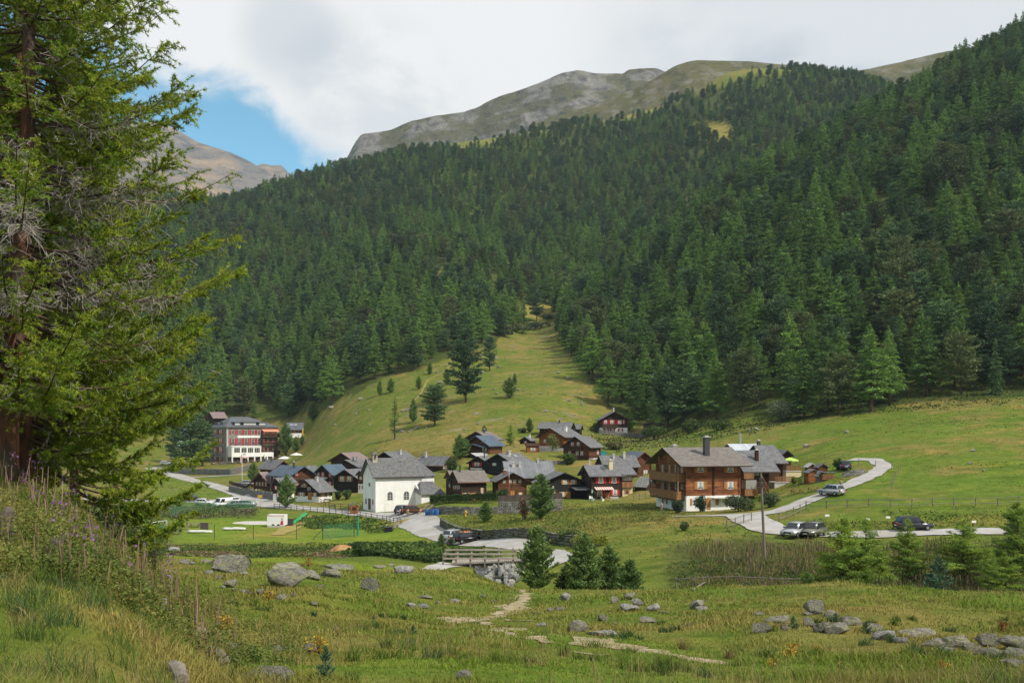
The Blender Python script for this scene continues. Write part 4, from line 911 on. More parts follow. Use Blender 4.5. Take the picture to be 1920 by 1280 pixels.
for a_ in (1110, 1150): window(h, t, 'L', a_, a_+26, 735, 765, m_red); window(h, t, 'L', a_, a_+26, 815, 850, m_red)
chimney(h, t, ro, .3, .4, 1.5, .4, m_steel); gp_ = MB(); gp_.tube([(-.25, h.Ll-.3, -1), (-.25, h.Ll-.3, h.he)], .09, 6); gp_.build('drainpipe', m_gal, t)
h, t, ro = house('P3', 'chalet', 'grey-roofed honey gable behind the left blue roof', 'chalet', m_dkbrown, m_slateR, 1.0, 1.0, fascia=m_fasciaO); chimney(h, t, ro, .6, .35, 1.6, .3, m_steel, False, True)
h, t, ro = house('P4', 'chalet', 'brown chalet with steep gable and row of tan shutters, leftmost of the hamlet', 'chalet', m_dkbrown, m_pink, .8, .9, fascia=m_fasciaO)
for a_ in (958, 985, 1012, 1040): window(h, t, 'L', a_, a_+18, 785, 825, m_tan, cur=False, sash=1)
window(h, t, 'L', 1015, 1042, 728, 752, m_tan)
h, t, ro = house('P5', 'chalet', 'dark chalet with blue roof and red shutters in the left-hand group', 'chalet', m_log, m_blueL, .8, 1.0, fascia=m_blueL)
for a_ in (1506, 1545, 1612): window(h, t, 'L', a_, a_+34, 698, 738, m_red)
window(h, t, 'L', 1610, 1642, 780, 812, m_red); balcony(h, t, 'L', 1540, 1605, 738, 755, .7, m_frame)
h, t, ro = house('P5b', 'chalet', 'grey roof squeezed between the two blue roofs', 'chalet', m_log, m_slate, .7, .7)
h, t, ro = house('P6', 'chalet', 'black chalet with one row of tan shutters left of the white chapel', 'chalet', m_black, m_slate, .8, .9)
for a_ in (1704, 1770): window(h, t, 'L', a_, a_+60, 732, 778, m_tan)
h, t, ro = house('P7', 'chalet', 'dark gable under a faded purplish roof, uppermost of the left-hand group', 'chalet', m_log, m_pink, .9, 1.0)
h, t, ro = house('P7b', 'chalet', 'grey-roofed chalet with tan side windows below the purplish roof', 'chalet', m_log, m_slate, .9, 1.0); chimney(h, t, ro, .25, .35, 1.4, .35, m_steel, True, True); window(h, t, 'R', 1900, 1940, 655, 685, m_tan)
chimney(h, t, ro, .45, .3, 1.4, .4, m_gal, True, True)
h, t, ro = house('P7c', 'chalet', 'black gable with grey roof showing above the chapel roof', 'chalet', m_black, m_slate, .9, 1.0); chimney(h, t, ro, .55, .3, 1.3, .55, m_conc)
h, t, ro = house('P8', 'chalet', 'narrow brown chalet on white base pressed behind the chapel corner', 'chalet', m_brownlog, m_slate, .5, .6, (610, m_white)); window(h, t, 'L', 352, 384, 540, 570, m_tan); window(h, t, 'L', 352, 388, 622, 655, m_tan)
# --- the chapel ---
h = H['Q']; hg, t, ro = house('Q', 'chapel', 'white plastered chapel with grey slate roof and little bell turret', 'chapel', m_white, m_church, .55, .75, group=None)
def arch_window(face, x0, x1, y0, y1):
    a, b, z0, z1 = h.rect(face, x0, x1, y0, y1); r = (b-a)/2; n = 10; zc = z1-r
    def outline(e): return [(a-e, z0-e), (b+e, z0-e)]+[((a+b)/2+(r+e)*math.cos(math.pi*k/n), zc+(r+e)*math.sin(math.pi*k/n)) for k in range(n+1)]
    f = MB(); f.prism(outline(.13), 'y', -.03, -.005); wo = f.build('window', mat('arched_window_surround', (.55,.54,.52), rough=.9), t)
    p = MB(); p.prism(outline(0), 'y', -.05, -.03); p.build('pane', m_glass, wo)
    br = MB(); br.box((a+b)/2-.03, (a+b)/2+.03, -.07, -.05, z0, z1)
    for q in (.25, .5, .75): br.box(a, b, -.07, -.05, z0+(zc-z0)*q*1.2, z0+(zc-z0)*q*1.2+.04)
    br.build('glazing_bar', m_frame, wo)
arch_window('R', 609, 652, 680, 752); arch_window('R', 756, 800, 676, 748)
window(h, t, 'L', 438, 456, 595, 632, None, sash=1, cur=False); window(h, t, 'L', 408, 424, 738, 790, None, sash=1, cur=False); window(h, t, 'L', 470, 486, 742, 795, None, sash=1, cur=False)
door(h, t, 'L', 436, 456, 742, 838, m_dkdoor)
# apse, a little narrower, with a half-hipped end
L_ = h.Lr; ax1 = h.along('R', 1060)
ap = MB(); w = h.wg; y0_, y1_ = .35, w-.35; hz = h.he
pl_ = [(L_, y0_), (ax1-1.2, y0_), (ax1, y0_+1.6), (ax1, y1_-1.6), (ax1-1.2, y1_), (L_, y1_)]
ap.prism(pl_, 'z', -1.5, hz); ap.build('apse', m_white, t)
ar = MB(); o_ = .5; er = hz-.2; zr = hz+h.rise*.82
P_ = [(L_+.2, y0_-o_, er), (ax1-1.0, y0_-o_, er), (ax1+o_, y0_+1.4, er), (ax1+o_, y1_-1.4, er), (ax1-1.0, y1_+o_, er), (L_+.2, y1_+o_, er), (L_+.2, w/2, zr), (ax1-2.6, w/2, zr)]
ar.add(P_, [(0,1,7,6),(1,2,7),(2,3,7),(3,4,7),(4,5,6,7),(0,6,5),(0,5,4,3,2,1)]); ar.build('apse_roof', m_church, t)
# sacristy lean-to
a0, a1 = h.along('R', 845), h.along('R', 1062); zt = h.zat(715, h.d-4); sx = MB(); sd_ = 3.6
sx.box(a0+.25, a1-.45, -sd_, .2, -1.5, zt); sx.build('sacristy', m_white, t)
zr2 = h.zat(605, h.d)
sr = MB(); P_ = [(a0-.1, -sd_-.5, zt-.15), (a1, -sd_-.5, zt-.15), (a1-1.2, .0, zr2), (a0+1.3, .0, zr2), (a0-.1, 0.0, zt+.5)]
sr.add(P_+[(p[0], p[1], p[2]+.16) for p in P_], [(5,6,7,8),(5,8,9),(0,1,6,5),(1,2,7,6),(0,3,2,1),(0,4,3),(0,5,9,4),(2,3,8,7),(3,4,9,8)]); sr.build('sacristy_roof', m_church, t)
sw_ = MB(); sw_.prism([(-sd_+.05, zt-.1), (0.1, zt-.1), (0.1, zr2-.25)], 'x', a0+.3, a0+.5); sw_.build('sacristy_gable', m_white, t)
sd2 = MB(); sd2.box(a1-1.6, a1-.9, -sd_-.04, -sd_, zt-2.3, zt-.3); sd2.build('sacristy_door', m_dkdoor, t)
# bell turret
bx, by, bz = .9, w*.42, h.he+h.rise*.86; be = MB()
for sx_ in (-.38, .38):
    for sy_ in (-.38, .38): be.box(bx+sx_-.13, bx+sx_+.13, by+sy_-.13, by+sy_+.13, bz-.8, bz+1.5)
be.box(bx-.5, bx+.5, by-.5, by+.5, bz-.9, bz+.35)
b_ = be.build('bell_turret', mat('old_beige_stone', (.42,.37,.29), (.33,.29,.23), scale=3, rough=.9), t)
c = MB(); c.add([(bx-.7,by-.7,bz+1.5),(bx+.7,by-.7,bz+1.5),(bx+.7,by+.7,bz+1.5),(bx-.7,by+.7,bz+1.5),(bx,by,bz+2.2)], [(0,3,2,1),(0,1,4),(1,2,4),(2,3,4),(3,0,4)]); c.build('turret_roof', m_church, b_)
c = MB(); c.tube([(bx, by, bz+.5), (bx, by, bz+.7), (bx, by, bz+1.0), (bx, by, bz+1.15)], [.27, .22, .15, .05], 10); c.build('bell', mat('bronze', (.18,.12,.06), rough=.4, metal=.8), b_)
# --- the hotel ---
h = H['S']; t = thing('hotel', 'grand grey stone hotel with red shutters, hipped slate roof and white veranda', 'hotel', (h.X0, h.Y0, h.z0), h.b)
x1, y1, he = h.Lr, h.Ll, h.he; b = MB(); b.box(0, x1, 0, y1, -2.5, he); b.build('wall', m_hstone, t)
c = MB(); cz = [(0, 0), (x1, 0), (0, y1)]
for x, y in cz: c.box(x-.06, x+.5 if x == 0 else x+.06, y-.06, y+.5 if y == 0 else y+.06, -1, he-.4)
c.box(-.06, x1+.06, -.08, .0, he-.4, he-.05); c.box(-.08, 0, -.06, y1, he-.4, he-.05); c.build('quoin', m_conc, t)
o_ = .9; rz_ = he+h.zat(197, h.d+y1/2)-he; hip = min(5.5, y1*.36)
r_ = MB(); P_ = [(-o_,-o_,he),(x1+o_,-o_,he),(x1+o_,y1+o_,he),(-o_,y1+o_,he),(hip,y1/2,rz_),(x1-hip*1.7,y1/2,rz_)]
r_.add(P_, [(0,1,5,4),(1,2,5),(2,3,4,5),(3,0,4),(0,3,2,1)]); hr = r_.build('roof', m_hotelroof, t); sl = (rz_-he)/(y1/2+o_)
for (x0_, x1_) in ((765, 830), (845, 975), (985, 1060)):
    a0, a1, z0, z1 = h.rect('R', x0_, x1_, 243, 278); yb = (z0-he)/sl-o_; dm = MB(); dm.box(a0+.3, a1-.3, yb+.3, yb+4, z0, z1-.2); d_ = dm.build('dormer', m_hotelroof, hr)
    dr = MB(); dr.box(a0, a1, yb-.2, yb+5, z1-.2, z1); dr.build('dormer_roof', m_hotelroof, d_)
    n_ = 4 if x1_-x0_ > 100 else 1; wn_ = MB()
    for k in range(n_): u = a0+.5+(a1-a0-1)*k/n_; wn_.box(u+.06, u+(a1-a0-1)/n_-.06, yb+.24, yb+.3, z0+.35, z1-.3)
    wn_.build('dormer_window', m_curtain, d_)
a0, a1, z0, z1 = h.rect('L', 570, 660, 243, 272); dm = MB(); xb = (z0-he)/((rz_-he)/(hip+o_))-o_; dm.box(xb+.3, xb+4, a0+1, a1-1, z0, z1); d_ = dm.build('dormer', m_hotelroof, hr); dm = MB(); dm.box(xb+.24, xb+.3, (a0+a1)/2-.7, (a0+a1)/2+.7, z0+.3, z1-.3); dm.build('dormer_window', m_curtain, d_)
for yy in ((317, 357), (393, 452)):
    for x_ in (722, 783, 842, 903, 957): window(h, t, 'R', x_, x_+57, yy[0], yy[1], m_hred, cur=False)
for x_ in (1012, 1050, 1095): window(h, t, 'R', x_, x_+36, 395, 432, m_hred); window(h, t, 'R', x_, x_+36, 472, 512, m_hred); window(h, t, 'R', x_, x_+36, 330, 358, m_hred)
for yy in ((315, 357), (392, 434), (472, 522)):
    for x_ in (570, 620): window(h, t, 'L', x_, x_+46, yy[0], yy[1], m_hred)
for yy in (360, 436, 512): # corner balconies
    balcony(h, t, 'R', 1003, 1158, yy-12, yy+20, 2.4, m_railD, 4)
fl_ = MB(); rng_ = random.Random(4)
for yy in (360, 436):
    a0, a1, z0, z1 = h.rect('R', 1003, 1158, yy-12, yy+20)
    for k in range(70): fl_.obox((rng_.uniform(a0, a1), -2.5-rng_.random()*.25, z1-.15+rng_.random()*.4), (.14, .1, .13), rng_.random()*3, 0, rng_.randrange(2))
fl_.build('balcony_flowers', [mat('red_geraniums', (.45,.06,.06), rough=.8), mat('geranium_leaves', (.08,.14,.04), rough=.8)], t)
aw = MB(); a0, a1, z0, z1 = h.rect('R', 1010, 1150, 315, 332); aw.add([(a0,-2.6,z0),(a1,-2.6,z0),(a1,-.05,z1+.2),(a0,-.05,z1+.2),(a0,-2.6,z0+.12),(a1,-2.6,z0+.12),(a1,-.05,z1+.32),(a0,-.05,z1+.32)], [(0,3,2,1),(4,5,6,7),(0,1,5,4),(1,2,6,5),(2,3,7,6),(3,0,4,7)]); aw.build('awning', mat('salmon_awning', (.62,.26,.16), rough=.9), t)
sg = MB(); a0, a1, z0, z1 = h.rect('R', 792, 1000, 367, 385); sg.box(a0, a1, -.2, -.02, z0, z1); sg.build('name_board', m_white, t)
bl = MB(); a0, a1, z0, z1 = h.rect('R', 720, 1000, 432, 455); bl.box(a0, a1, -1.0, -.03, z0-.1, z0); b_ = bl.build('balcony', m_conc, t); rl = MB()
for k in range(int((a1-a0)/.25)): rl.box(a0+k*.25, a0+k*.25+.04, -.98, -.94, z0, z1)
rl.box(a0, a1, -1, -.92, z1, z1+.05); rl.build('railing', m_steel, b_)
# white veranda over open arcade
a0, a1, z0, z1 = h.rect('R', 705, 970, 462, 520); a2 = h.along('R', 1080); zg, zm, zt = h.zat(610, h.d), h.zat(558, h.d), h.zat(520, h.d)
v = MB(); v.box(a0, a1, -4.6, -.05, zm, z1); v.box(a1, a2, -4.6, -.05, zm, zt); v.box(a0-.1, a1+.1, -4.75, -.05, z1, z1+.2)
vo = v.build('veranda', m_white, t)
wn_ = MB(); n_ = 4; px_ = [(728, 780), (792, 840), (850, 898), (910, 958)]
for (p0, p1) in px_:
    u0, u1, q0, q1 = h.rect('R', p0, p1, 474, 516)
    for k in range(3): w3 = (u1-u0)/3; wn_.box(u0+w3*k+.07, u0+w3*(k+1)-.07, -4.66, -4.6, q0, q1)
wn_.build('veranda_window', m_glass, vo)
sn = MB()
for k in range(5): u = h.along('R', 806)+k*.27; sn.box(u, u+.16, -4.65, -4.6, h.zat(540, h.d), h.zat(530, h.d)-(.1 if k % 2 else 0))
sn.build('lettering', m_steel, vo)
for p in (712, 790, 852, 912, 968, 1025, 1075): u = h.along('R', p); MB().box(u-.25, u+.25, -4.55, -4.1, zg-1, zm).build('pillar', m_white, vo)
# side bay with terrace
a0, a1, z0, z1 = h.rect('L', 468, 690, 548, 610); s_ = MB()
for yy in (548, 460, 380):
    u0, u1, q0, q1 = h.rect('L', 475 if yy == 548 else 570, 665 if yy == 548 else 618, yy-20, yy)
    s_ = MB(); s_.box(-1.6, -.03, u0, u1, q0-.12, q0); b_ = s_.build('balcony', m_conc, t); rl = MB()
    for k in range(int((u1-u0)/.3)): rl.box(-1.58, -1.54, u0+k*.3, u0+k*.3+.04, q0, q1)
    rl.box(-1.6, -1.52, u0, u1, q1, q1+.05); rl.build('railing', m_steel, b_)
for x_ in (572, 622): window(h, t, 'L', x_, x_+42, 555, 595, m_hred)
bay = MB(); u0 = y1; u1 = h.along('L', 462); bay.box(0.3, 8, u0, u1, -2, h.zat(462, h.d+8)); bay.build('side_wing', m_hstone, t)
for x_ in (478, 520):
    w_ = window(h, t, 'L', x_, x_+36, 474, 522, m_hred); w_.location = (.3, 0, 0); w_ = window(h, t, 'L', x_, x_+36, 555, 592, m_hred); w_.location = (.3, 0, 0)
# --- buildings round the hotel ---
h, t, ro = house('T', 'house', 'brown-roofed house half hidden behind the hotel roof', 'house', m_log, m_pink, 1.2, 1.2, group=None)
h, t, ro = house('U', 'cabin', 'dark-roofed timber cabin on the meadow edge right of the hotel', 'cabin', m_orange, m_hotelroof, 1.0, 1.0, (342, m_white), group=None)
for x_ in (1262, 1295, 1328): window(h, t, 'R', x_, x_+26, 316, 334, m_tan)
for f_ in (.3, .52): sk_ = MB(); sk_.obox((h.Lr*f_, h.Ll*.3, h.he+h.rise*.6+.28), (.9, .6, .05), 0, math.atan(h.rise/(h.wg/2))); sk_.build('skylight', m_gal, ro)
h, t, ro = house('V', 'house', 'white house with blue roof behind the hotel pines', 'house', m_white, m_blueL, 1, 1, group=None)
# ---------------- roads, paths, stream ----------------
m_road = mat('pale_grey_gravel_road', (.40,.39,.375), (.33,.32,.305), scale=.5, rough=.95, spec=.1, detail=10, c3=(.30,.275,.235), sc3=.18, bump=.4, bscale=8)
m_soil = mat('trodden_stony_soil', (.40,.335,.235), (.28,.22,.13), scale=1.8, rough=.98, spec=.05, detail=10, c3=(.16,.155,.05), sc3=1.1, bump=.8, bscale=7)
m_worn = mat('worn_dry_turf', (.33,.25,.10), (.22,.20,.06), scale=.9, rough=.98, spec=.05, detail=9)
def ribbon(name, pts, m, lift=.06, step=.8, nx=7, edge=.25, seed=0, world=False):
    """pts: (px, distance, width); laid over the ground"""
    P = [((p[0], p[1]) if world else (XD(p[0], p[1]), p[1])) for p in pts]; Wd = [p[2] for p in pts]
    s = np.concatenate([[0], np.cumsum([math.dist(P[i], P[i+1]) for i in range(len(P)-1)])]); si = np.arange(0, s[-1], step)
    x = pchip(s, np.array([p[0] for p in P]), si); y = pchip(s, np.array([p[1] for p in P]), si); w = pchip(s, np.array(Wd, float), si)
    tx = np.gradient(x); ty = np.gradient(y); L = np.hypot(tx, ty); nxv, nyv = -ty/L, tx/L
    t = np.linspace(-.5, .5, nx); e0 = edge*fbm(si/1.6, si*0+seed, seed, 3)*2; e1 = edge*fbm(si/1.6, si*0+seed+9, seed+3, 3)*2
    off = w[:, None]*t[None, :]+np.where(t[None, :] < 0, -e0[:, None]*2*np.abs(t), e1[:, None]*2*np.abs(t))
    X = x[:, None]+nxv[:, None]*off; Y = y[:, None]+nyv[:, None]*off; Z = hgt(X, Y)+lift
    if name != 'stream' and y.min() < 130: PATHS.append((x, y, w))
    n, k = X.shape; i = np.arange(n*k).reshape(n, k); Qr = np.stack([i[:-1, 1:], i[:-1, :-1], i[1:, :-1], i[1:, 1:]], -1).reshape(-1, 4)
    o = link_mesh(name, np_mesh(name, np.stack([X, Y, Z], -1).reshape(-1, 3), Qr, m, smooth=True)); tag(o, kind='structure'); return o
def gpd(px, py): return gp(px, py).y
PATHS = []
ribbon('road', [(285,400,6),(312,384,7),(360,335,5),(420,288,5),(468,254,5),(503,232,6),(540,224,5.5),(600,216,4.5),(660,206,4.5),(720,198,4.5),(757,190,5.5),(785,178,6.5),(822,163,5.8),(868,150,5.2),(940,138,4.2),(1000,131.5,4),(1040,125,3.5),(1050,118,3.3),(1030,112,3.3),(985,108.5,3.5),(955,108,3.5)], m_road, .09, seed=1)
ribbon('road', [(340,352,4),(385,352,3.5),(430,352,3.2),(475,348,3)], m_road, .11, seed=2)
ribbon('road', [(505,230,7),(470,241,9),(425,245,10),(370,248,8),(310,249,6),(240,252,6),(150,258,6)], m_road, .11, seed=3)
ribbon('road', [(1258,150,1.2),(1320,147,1.6),(1380,143.5,3),(1410,141,4.5),(1450,141,4),(1520,146,3.8),(1580,151,3.4),(1625,157,3.2),(1648,163,3),(1654,169,2.8),(1640,174,2.5),(1612,177,2.5),(1590,179,2.2)], m_road, .09, seed=4)
ribbon('road', [(1392,143.5,5),(1405,136,5),(1432,129,5),(1475,123.5,5),(1560,121.5,4.8),(1700,121,4.5),(1850,120.5,4.3),(2050,120,4.2)], m_road, .12, seed=5)
ribbon('path', [(850,108,3.2),(838,107,2.6),(815,104,2),(780,100,1.0)], m_road, .08, seed=6)
ribbon('path', [(760,186,3),(740,184,4),(700,184,2.5)], m_worn, .10, seed=7)
ribbon('path', [(972,74,.9),(982,66,1.0),(985,60,1.4),(975,56.5,1.5),(950,52.5,1.4),(905,48.5,1.2),(868,45.5,1.2),(838,43.5,.3)], m_soil, .018, .12, 9, .6, 8)
ribbon('path', [(860,40,.3),(905,36.5,1.3),(930,33.5,1.9),(955,31,1.7),(990,28.6,.9),(1015,27,.3)], m_soil, .018, .1, 9, .6, 9)
ribbon('path', [(915,40,.3),(975,36,1.1),(1030,32,1.5),(1075,29.3,1.1),(1110,27.3,.9),(1180,25,.6),(1260,22.5,.5),(1330,20,.3)], m_soil, .018, .1, 9, .6, 10)
ribbon('path', [(945,46,.3),(968,43.5,.8),(1000,42.5,.3)], m_soil, .03, .12, 7, .4, 11)
ribbon('path', [(890,43.5,.2),(905,41.5,.7),(930,40,.2)], m_soil, .03, .12, 7, .4, 15)
ribbon('path', [(1060,24,.2),(1110,22.5,.7),(1150,21.5,.2)], m_soil, .03, .1, 7, .4, 16)
ribbon('path', [(520,172,2),(545,186,4),(560,198,3.5),(590,206,2)], m_worn, .10, seed=12)
ribbon('path', [(765,372,.8),(790,395,.8),(800,415,.8),(830,430,.7),(848,448,.6)], m_worn, .12, seed=13)
m_water = mat('stream_water', (.05,.06,.055), (.25,.26,.25), scale=1.5, rough=.12, spec=.6, lo=.5, hi=.75, bump=.6, bscale=2)
ribbon('stream', [(868,128,2.5),(900,112,2.8),(922,104,3),(940,98,3.2),(975,96,2.6),(1050,93,2.4),(1150,91,2.4),(1300,87,2.5),(1500,86.5,2.5),(1900,85,2.5)], m_water, .18, seed=14)
# bare earth and gravel spots
def blob(name, px, py, rx, ry, m, lift=.08, seed=0, dome=0.0):
    c = gp(px, py); n, r_ = 28, 6; V = [(c.x, c.y, h1(c.x, c.y)+lift+dome)]; Fq = []
    for j in range(1, r_+1):
        for k in range(n):
            a = 2*math.pi*k/n; q = 1+.3*float(fbm(np.array(math.cos(a)*1.5+seed), np.array(math.sin(a)*1.5), seed, 3))*2
            x, y = c.x+math.cos(a)*rx*q*j/r_, c.y+math.sin(a)*ry*q*j/r_; V.append((x, y, h1(x, y)+lift+dome*(1-(j/r_)**2)-(.12 if j == r_ else 0)))
    Fq = [(0, 1+k, 1+(k+1) % n) for k in range(n)]+[(1+(j-1)*n+k, 1+j*n+k, 1+j*n+(k+1) % n, 1+(j-1)*n+(k+1) % n) for j in range(1, r_) for k in range(n)]
    me = bpy.data.meshes.new(name); me.from_pydata(V, [], Fq); me.materials.append(m)
    me.polygons.foreach_set('use_smooth', [True]*len(Fq)); o = link_mesh(name, me); tag(o, kind='structure'); return o
blob('gravel_pad', 485, 981, 5.5, 3.5, m_conc, .12, 3)

# ---------------- stone walls, hedge ----------------
def stone_wall(label, pts, hgt_, thick, m, seed=0, cat='stone wall', name='stone_wall', group=None):
    """pts: list of world positions of the foot"""
    P = [Vector((p.x, p.y, 0)) for p in pts]; q = np.random.default_rng(seed); ln = sum((P[i+1]-P[i]).length for i in range(len(P)-1)); n = max(6, int(ln/.45)); V = []; Fq = []
    s = np.concatenate([[0], np.cumsum([(P[i+1]-P[i]).length for i in range(len(P)-1)])]); si = np.linspace(0, s[-1], n)
    x = np.interp(si, s, [p.x for p in P]); y = np.interp(si, s, [p.y for p in P]); tx, ty = np.gradient(x), np.gradient(y); l = np.hypot(tx, ty); nx, ny = -ty/l, tx/l
    nz = 6
    for i in range(n):
        z0 = h1(x[i], y[i])-.4; hh = hgt_*(1+.035*q.normal())+.4
        for j in range(nz):
            f = j/(nz-1); o = -thick/2+.05*q.normal(); V.append((x[i]+nx[i]*o, y[i]+ny[i]*o, z0+hh*f+.03*q.normal()))
        for j in range(nz):
            f = 1-j/(nz-1); o = thick/2+.05*q.normal(); V.append((x[i]+nx[i]*o, y[i]+ny[i]*o, z0+hh*f+.03*q.normal()))
    m2 = 2*nz
    for i in range(n-1):
        for j in range(m2-1): Fq.append((i*m2+j, i*m2+j+1, (i+1)*m2+j+1, (i+1)*m2+j))
    Fq.append(tuple(range(m2))); Fq.append(tuple((n-1)*m2+j for j in range(m2))[::-1])
    b = MB(); b.add(V, Fq); t = b.build(name, m); return tag(t, label, cat, group)
m_drydark = mat('mossy_dark_wall_stone', (.19,.185,.165), (.09,.10,.055), scale=1.2, rough=.95, spec=.1, bricks=(.7, .4, .07, 'wall'), bump=1, c3=(.09,.11,.035), sc3=.9)
stone_wall('grey rubble wall under the clipped hedge in front of the dark chalets', [gp(806, 966), gp(870, 965), gp(934, 964)], 1.4, .5, m_dry, 1)
stone_wall('taller grey rubble wall carrying a board fence beside the hedge', [gp(934, 963), gp(990, 961), gp(1054, 957)], 2.1, .5, m_dry, 2)
stone_wall('dark mossy retaining wall curving along the gravel road', [atd(828, 170), atd(860, 158), atd(910, 146.5), atd(970, 138.5), atd(1030, 134.5), atd(1078, 131)], 1.35, .7, m_drydark, 3)
stone_wall('long grey retaining wall below the hotel terrace', [gp(319, 886), gp(370, 889.5), gp(434, 890), gp(470, 880)], 2.1, .6, m_dry, 4)
stone_wall('low grey wall with brown boards below the leftmost chalets', [gp(430, 921), gp(470, 929), gp(516, 937)], 1.7, .4, m_dry, 5)
hM = H['M']; pM = lambda x, y: Vector((hM.X0+x, hM.Y0+y, 0))
stone_wall('pale stone terrace wall under the lone chalet by the wood', [pM(-.9, -2.2), pM(8, -2.2), pM(17, -.5)], 1.2, .6, m_dry, 6)
stone_wall('low pale stone wall beside the curve of the gravel track', [gp(1580, 895), gp(1600, 892), gp(1620, 889)], .9, .4, m_dry, 7)
stone_wall('short stone wall above the middle houses of the hamlet', [gp(1010, 868), gp(1040, 871), gp(1065, 869)], .8, .5, m_dry, 8)
def leaves_mesh(name, P, size, m, col, seed=0, slim=.6, up=.2, jitter=.5):
    r = np.random.default_rng(seed); n = len(P); d = r.normal(0, 1, (n, 3)); d[:, 2] = np.abs(d[:, 2])*up+r.normal(0, .3, n); d /= np.linalg.norm(d, axis=1)[:, None]
    ax = r.normal(0, 1, (n, 3)); w = np.cross(d, ax); w /= np.linalg.norm(w, axis=1)[:, None]+1e-6; s = (size*r.uniform(1-jitter, 1+jitter, n))[:, None]
    V = np.stack([P-d*s*.5, P+w*s*slim*.5, P+d*s*.5, P-w*s*slim*.5], 1).reshape(-1, 3); return np_mesh(name, V, np.arange(4*n).reshape(n, 4), m, np.repeat(col, 1, 0))
m_leaf = mat('shrub_leaves', (1, 1, 1), rough=.7, spec=.2, attr='tint', transl=.25, rnd=((.85,.88,.9),(1.15,1.1,1.05)))
def ball_points(r, n, c, rad, shell=.55):
    d = r.normal(0, 1, (n, 3)); d /= np.linalg.norm(d, axis=1)[:, None]; k = (shell+(1-shell)*r.random(n))**.6 if shell else r.random(n)**.33
    return np.array(c)+d*k[:, None]*np.array(rad)
def tints(r, n, c, var=.3, c2=None, bl=None):
    c = np.array(c); k = r.uniform(1-var, 1+var, n)[:, None]
    if c2 is not None: t = (r.random(n)**1.2)[:, None]; return (c*(1-t)+np.array(c2)*t)*k
    return c*k
def bush(pos, w, hh, label, col, col2=None, n=900, size=.22, seed=0, group=None, dep=None, lobes=7, cat='bush', name='bush'):
    r = np.random.default_rng(seed); t = thing(name, label, cat, pos, 0, group); P = []
    for k in range(lobes):
        c = (r.uniform(-.28, .28)*w, r.uniform(-.28, .28)*(dep or w), hh*r.uniform(.35, .68)); P.append(ball_points(r, n//lobes, c, (w*.26, (dep or w)*.26, hh*.34), .4))
    P = np.concatenate(P); P[:, 2] = np.maximum(P[:, 2], .05)
    link_mesh('foliage', leaves_mesh('foliage', P, size, m_leaf, tints(r, len(P), col, .35, col2), seed), t)
    s = MB()
    for k in range(5): s.tube([(r.uniform(-.1, .1)*w, r.uniform(-.1, .1)*w, -.2), (r.uniform(-.3, .3)*w, r.uniform(-.3, .3)*w, hh*.7)], [.05, .02], 4)
    s.build('stem', m_bark, t); return t
# clipped hedge
a_, b_ = gp(808, 958), gp(932, 956); r = np.random.default_rng(3); n_ = 9000; f = r.random(n_); A_ = Vector((XD(806, 196), 196, 0)); B_ = Vector((XD(932, 197), 197, 0)); zz = np.interp(f, [0, 1], [h1(A_.x, A_.y), h1(B_.x, B_.y)])
P = np.stack([A_.x+(B_.x-A_.x)*f, A_.y+r.uniform(-.6, .6, n_), zz+.3+r.random(n_)**.6*(1.75+.10*np.sin(f*37)+.05*np.sin(f*91))], -1)
P[:, 1] = np.where(r.random(n_) < .6, A_.y-.6+r.normal(0, .06, n_), P[:, 1])
hd = link_mesh('hedge', leaves_mesh('hedge', P, .24, m_leaf, tints(r, n_, (.035,.075,.018), .35, (.06,.11,.025)), 5)); tag(hd, 'long dark green clipped hedge on the rubble wall', 'hedge')

# ---------------- fences, posts ----------------
def fence(label, pts, ph=1.1, rails=(.5, .95), m=None, gap=2.6, name='wooden_fence', rail_r=.045, post_r=.07, cat='fence', posts_at=None, group=None):
    m = m or m_greywood; t = thing(name, label, cat, pts[0], 0, group); o = pts[0]
    s = np.concatenate([[0], np.cumsum([(pts[i+1]-pts[i]).length for i in range(len(pts)-1)])]); n = max(2, int(round(s[-1]/gap))+1); si = np.linspace(0, s[-1], n)
    Q_ = []
    for k in si:
        x, y = np.interp(k, s, [p.x for p in pts]), np.interp(k, s, [p.y for p in pts]); Q_.append(Vector((x, y, h1(x, y)))-o)
    rg = random.Random(len(label))
    for p in Q_: 
        b = MB(); b.tube([p+Vector((0, 0, -.4)), p+Vector((rg.uniform(-.05, .05), rg.uniform(-.05, .05), ph*rg.uniform(.95, 1.08)))], post_r, 6); b.build('post', m, t)
    for rz in rails:
        b = MB()
        for i in range(len(Q_)-1): b.tube([Q_[i]+Vector((0, -post_r, rz*ph+rg.uniform(-.05, .05))), Q_[i+1]+Vector((0, -post_r, rz*ph+rg.uniform(-.05, .05)))], rail_r, 5)
        b.build('rail', m, t)
    return t
fence('dark post and rail fence along the road above the playing field', [gp(514, 954), gp(560, 958), gp(600, 961), gp(640, 965), gp(680, 971), gp(720, 977), gp(752, 984)], 1.15, (.55, .95), m_dirtywood, 2.3)
fence('grey rail fence enclosing the lawn between the roadside pine and chapel', [gp(594, 940), gp(612, 951), gp(636, 954), gp(656, 955), gp(680, 950)], 1.1, (.5, .95), m_dirtywood, 2.4)
fence('long grey rail fence at the top of the bank on the right', [gp(1511, 955), gp(1580, 953), gp(1680, 952), gp(1780, 950), gp(1880, 948), gp(1990, 944)], 1.15, (.35, .92), m_greywood, 2.7)
fence('grey rail fence sloping down beside the junction of the gravel roads', [gp(1511, 955), gp(1487, 968), gp(1461, 978)], 1.15, (.35, .92), m_greywood, 2.0)
fence('short leaning rail fence left of the gravel junction', [gp(1362, 992), gp(1377, 988), gp(1409, 977)], 1.2, (.3, .9), m_greywood, 2.0)
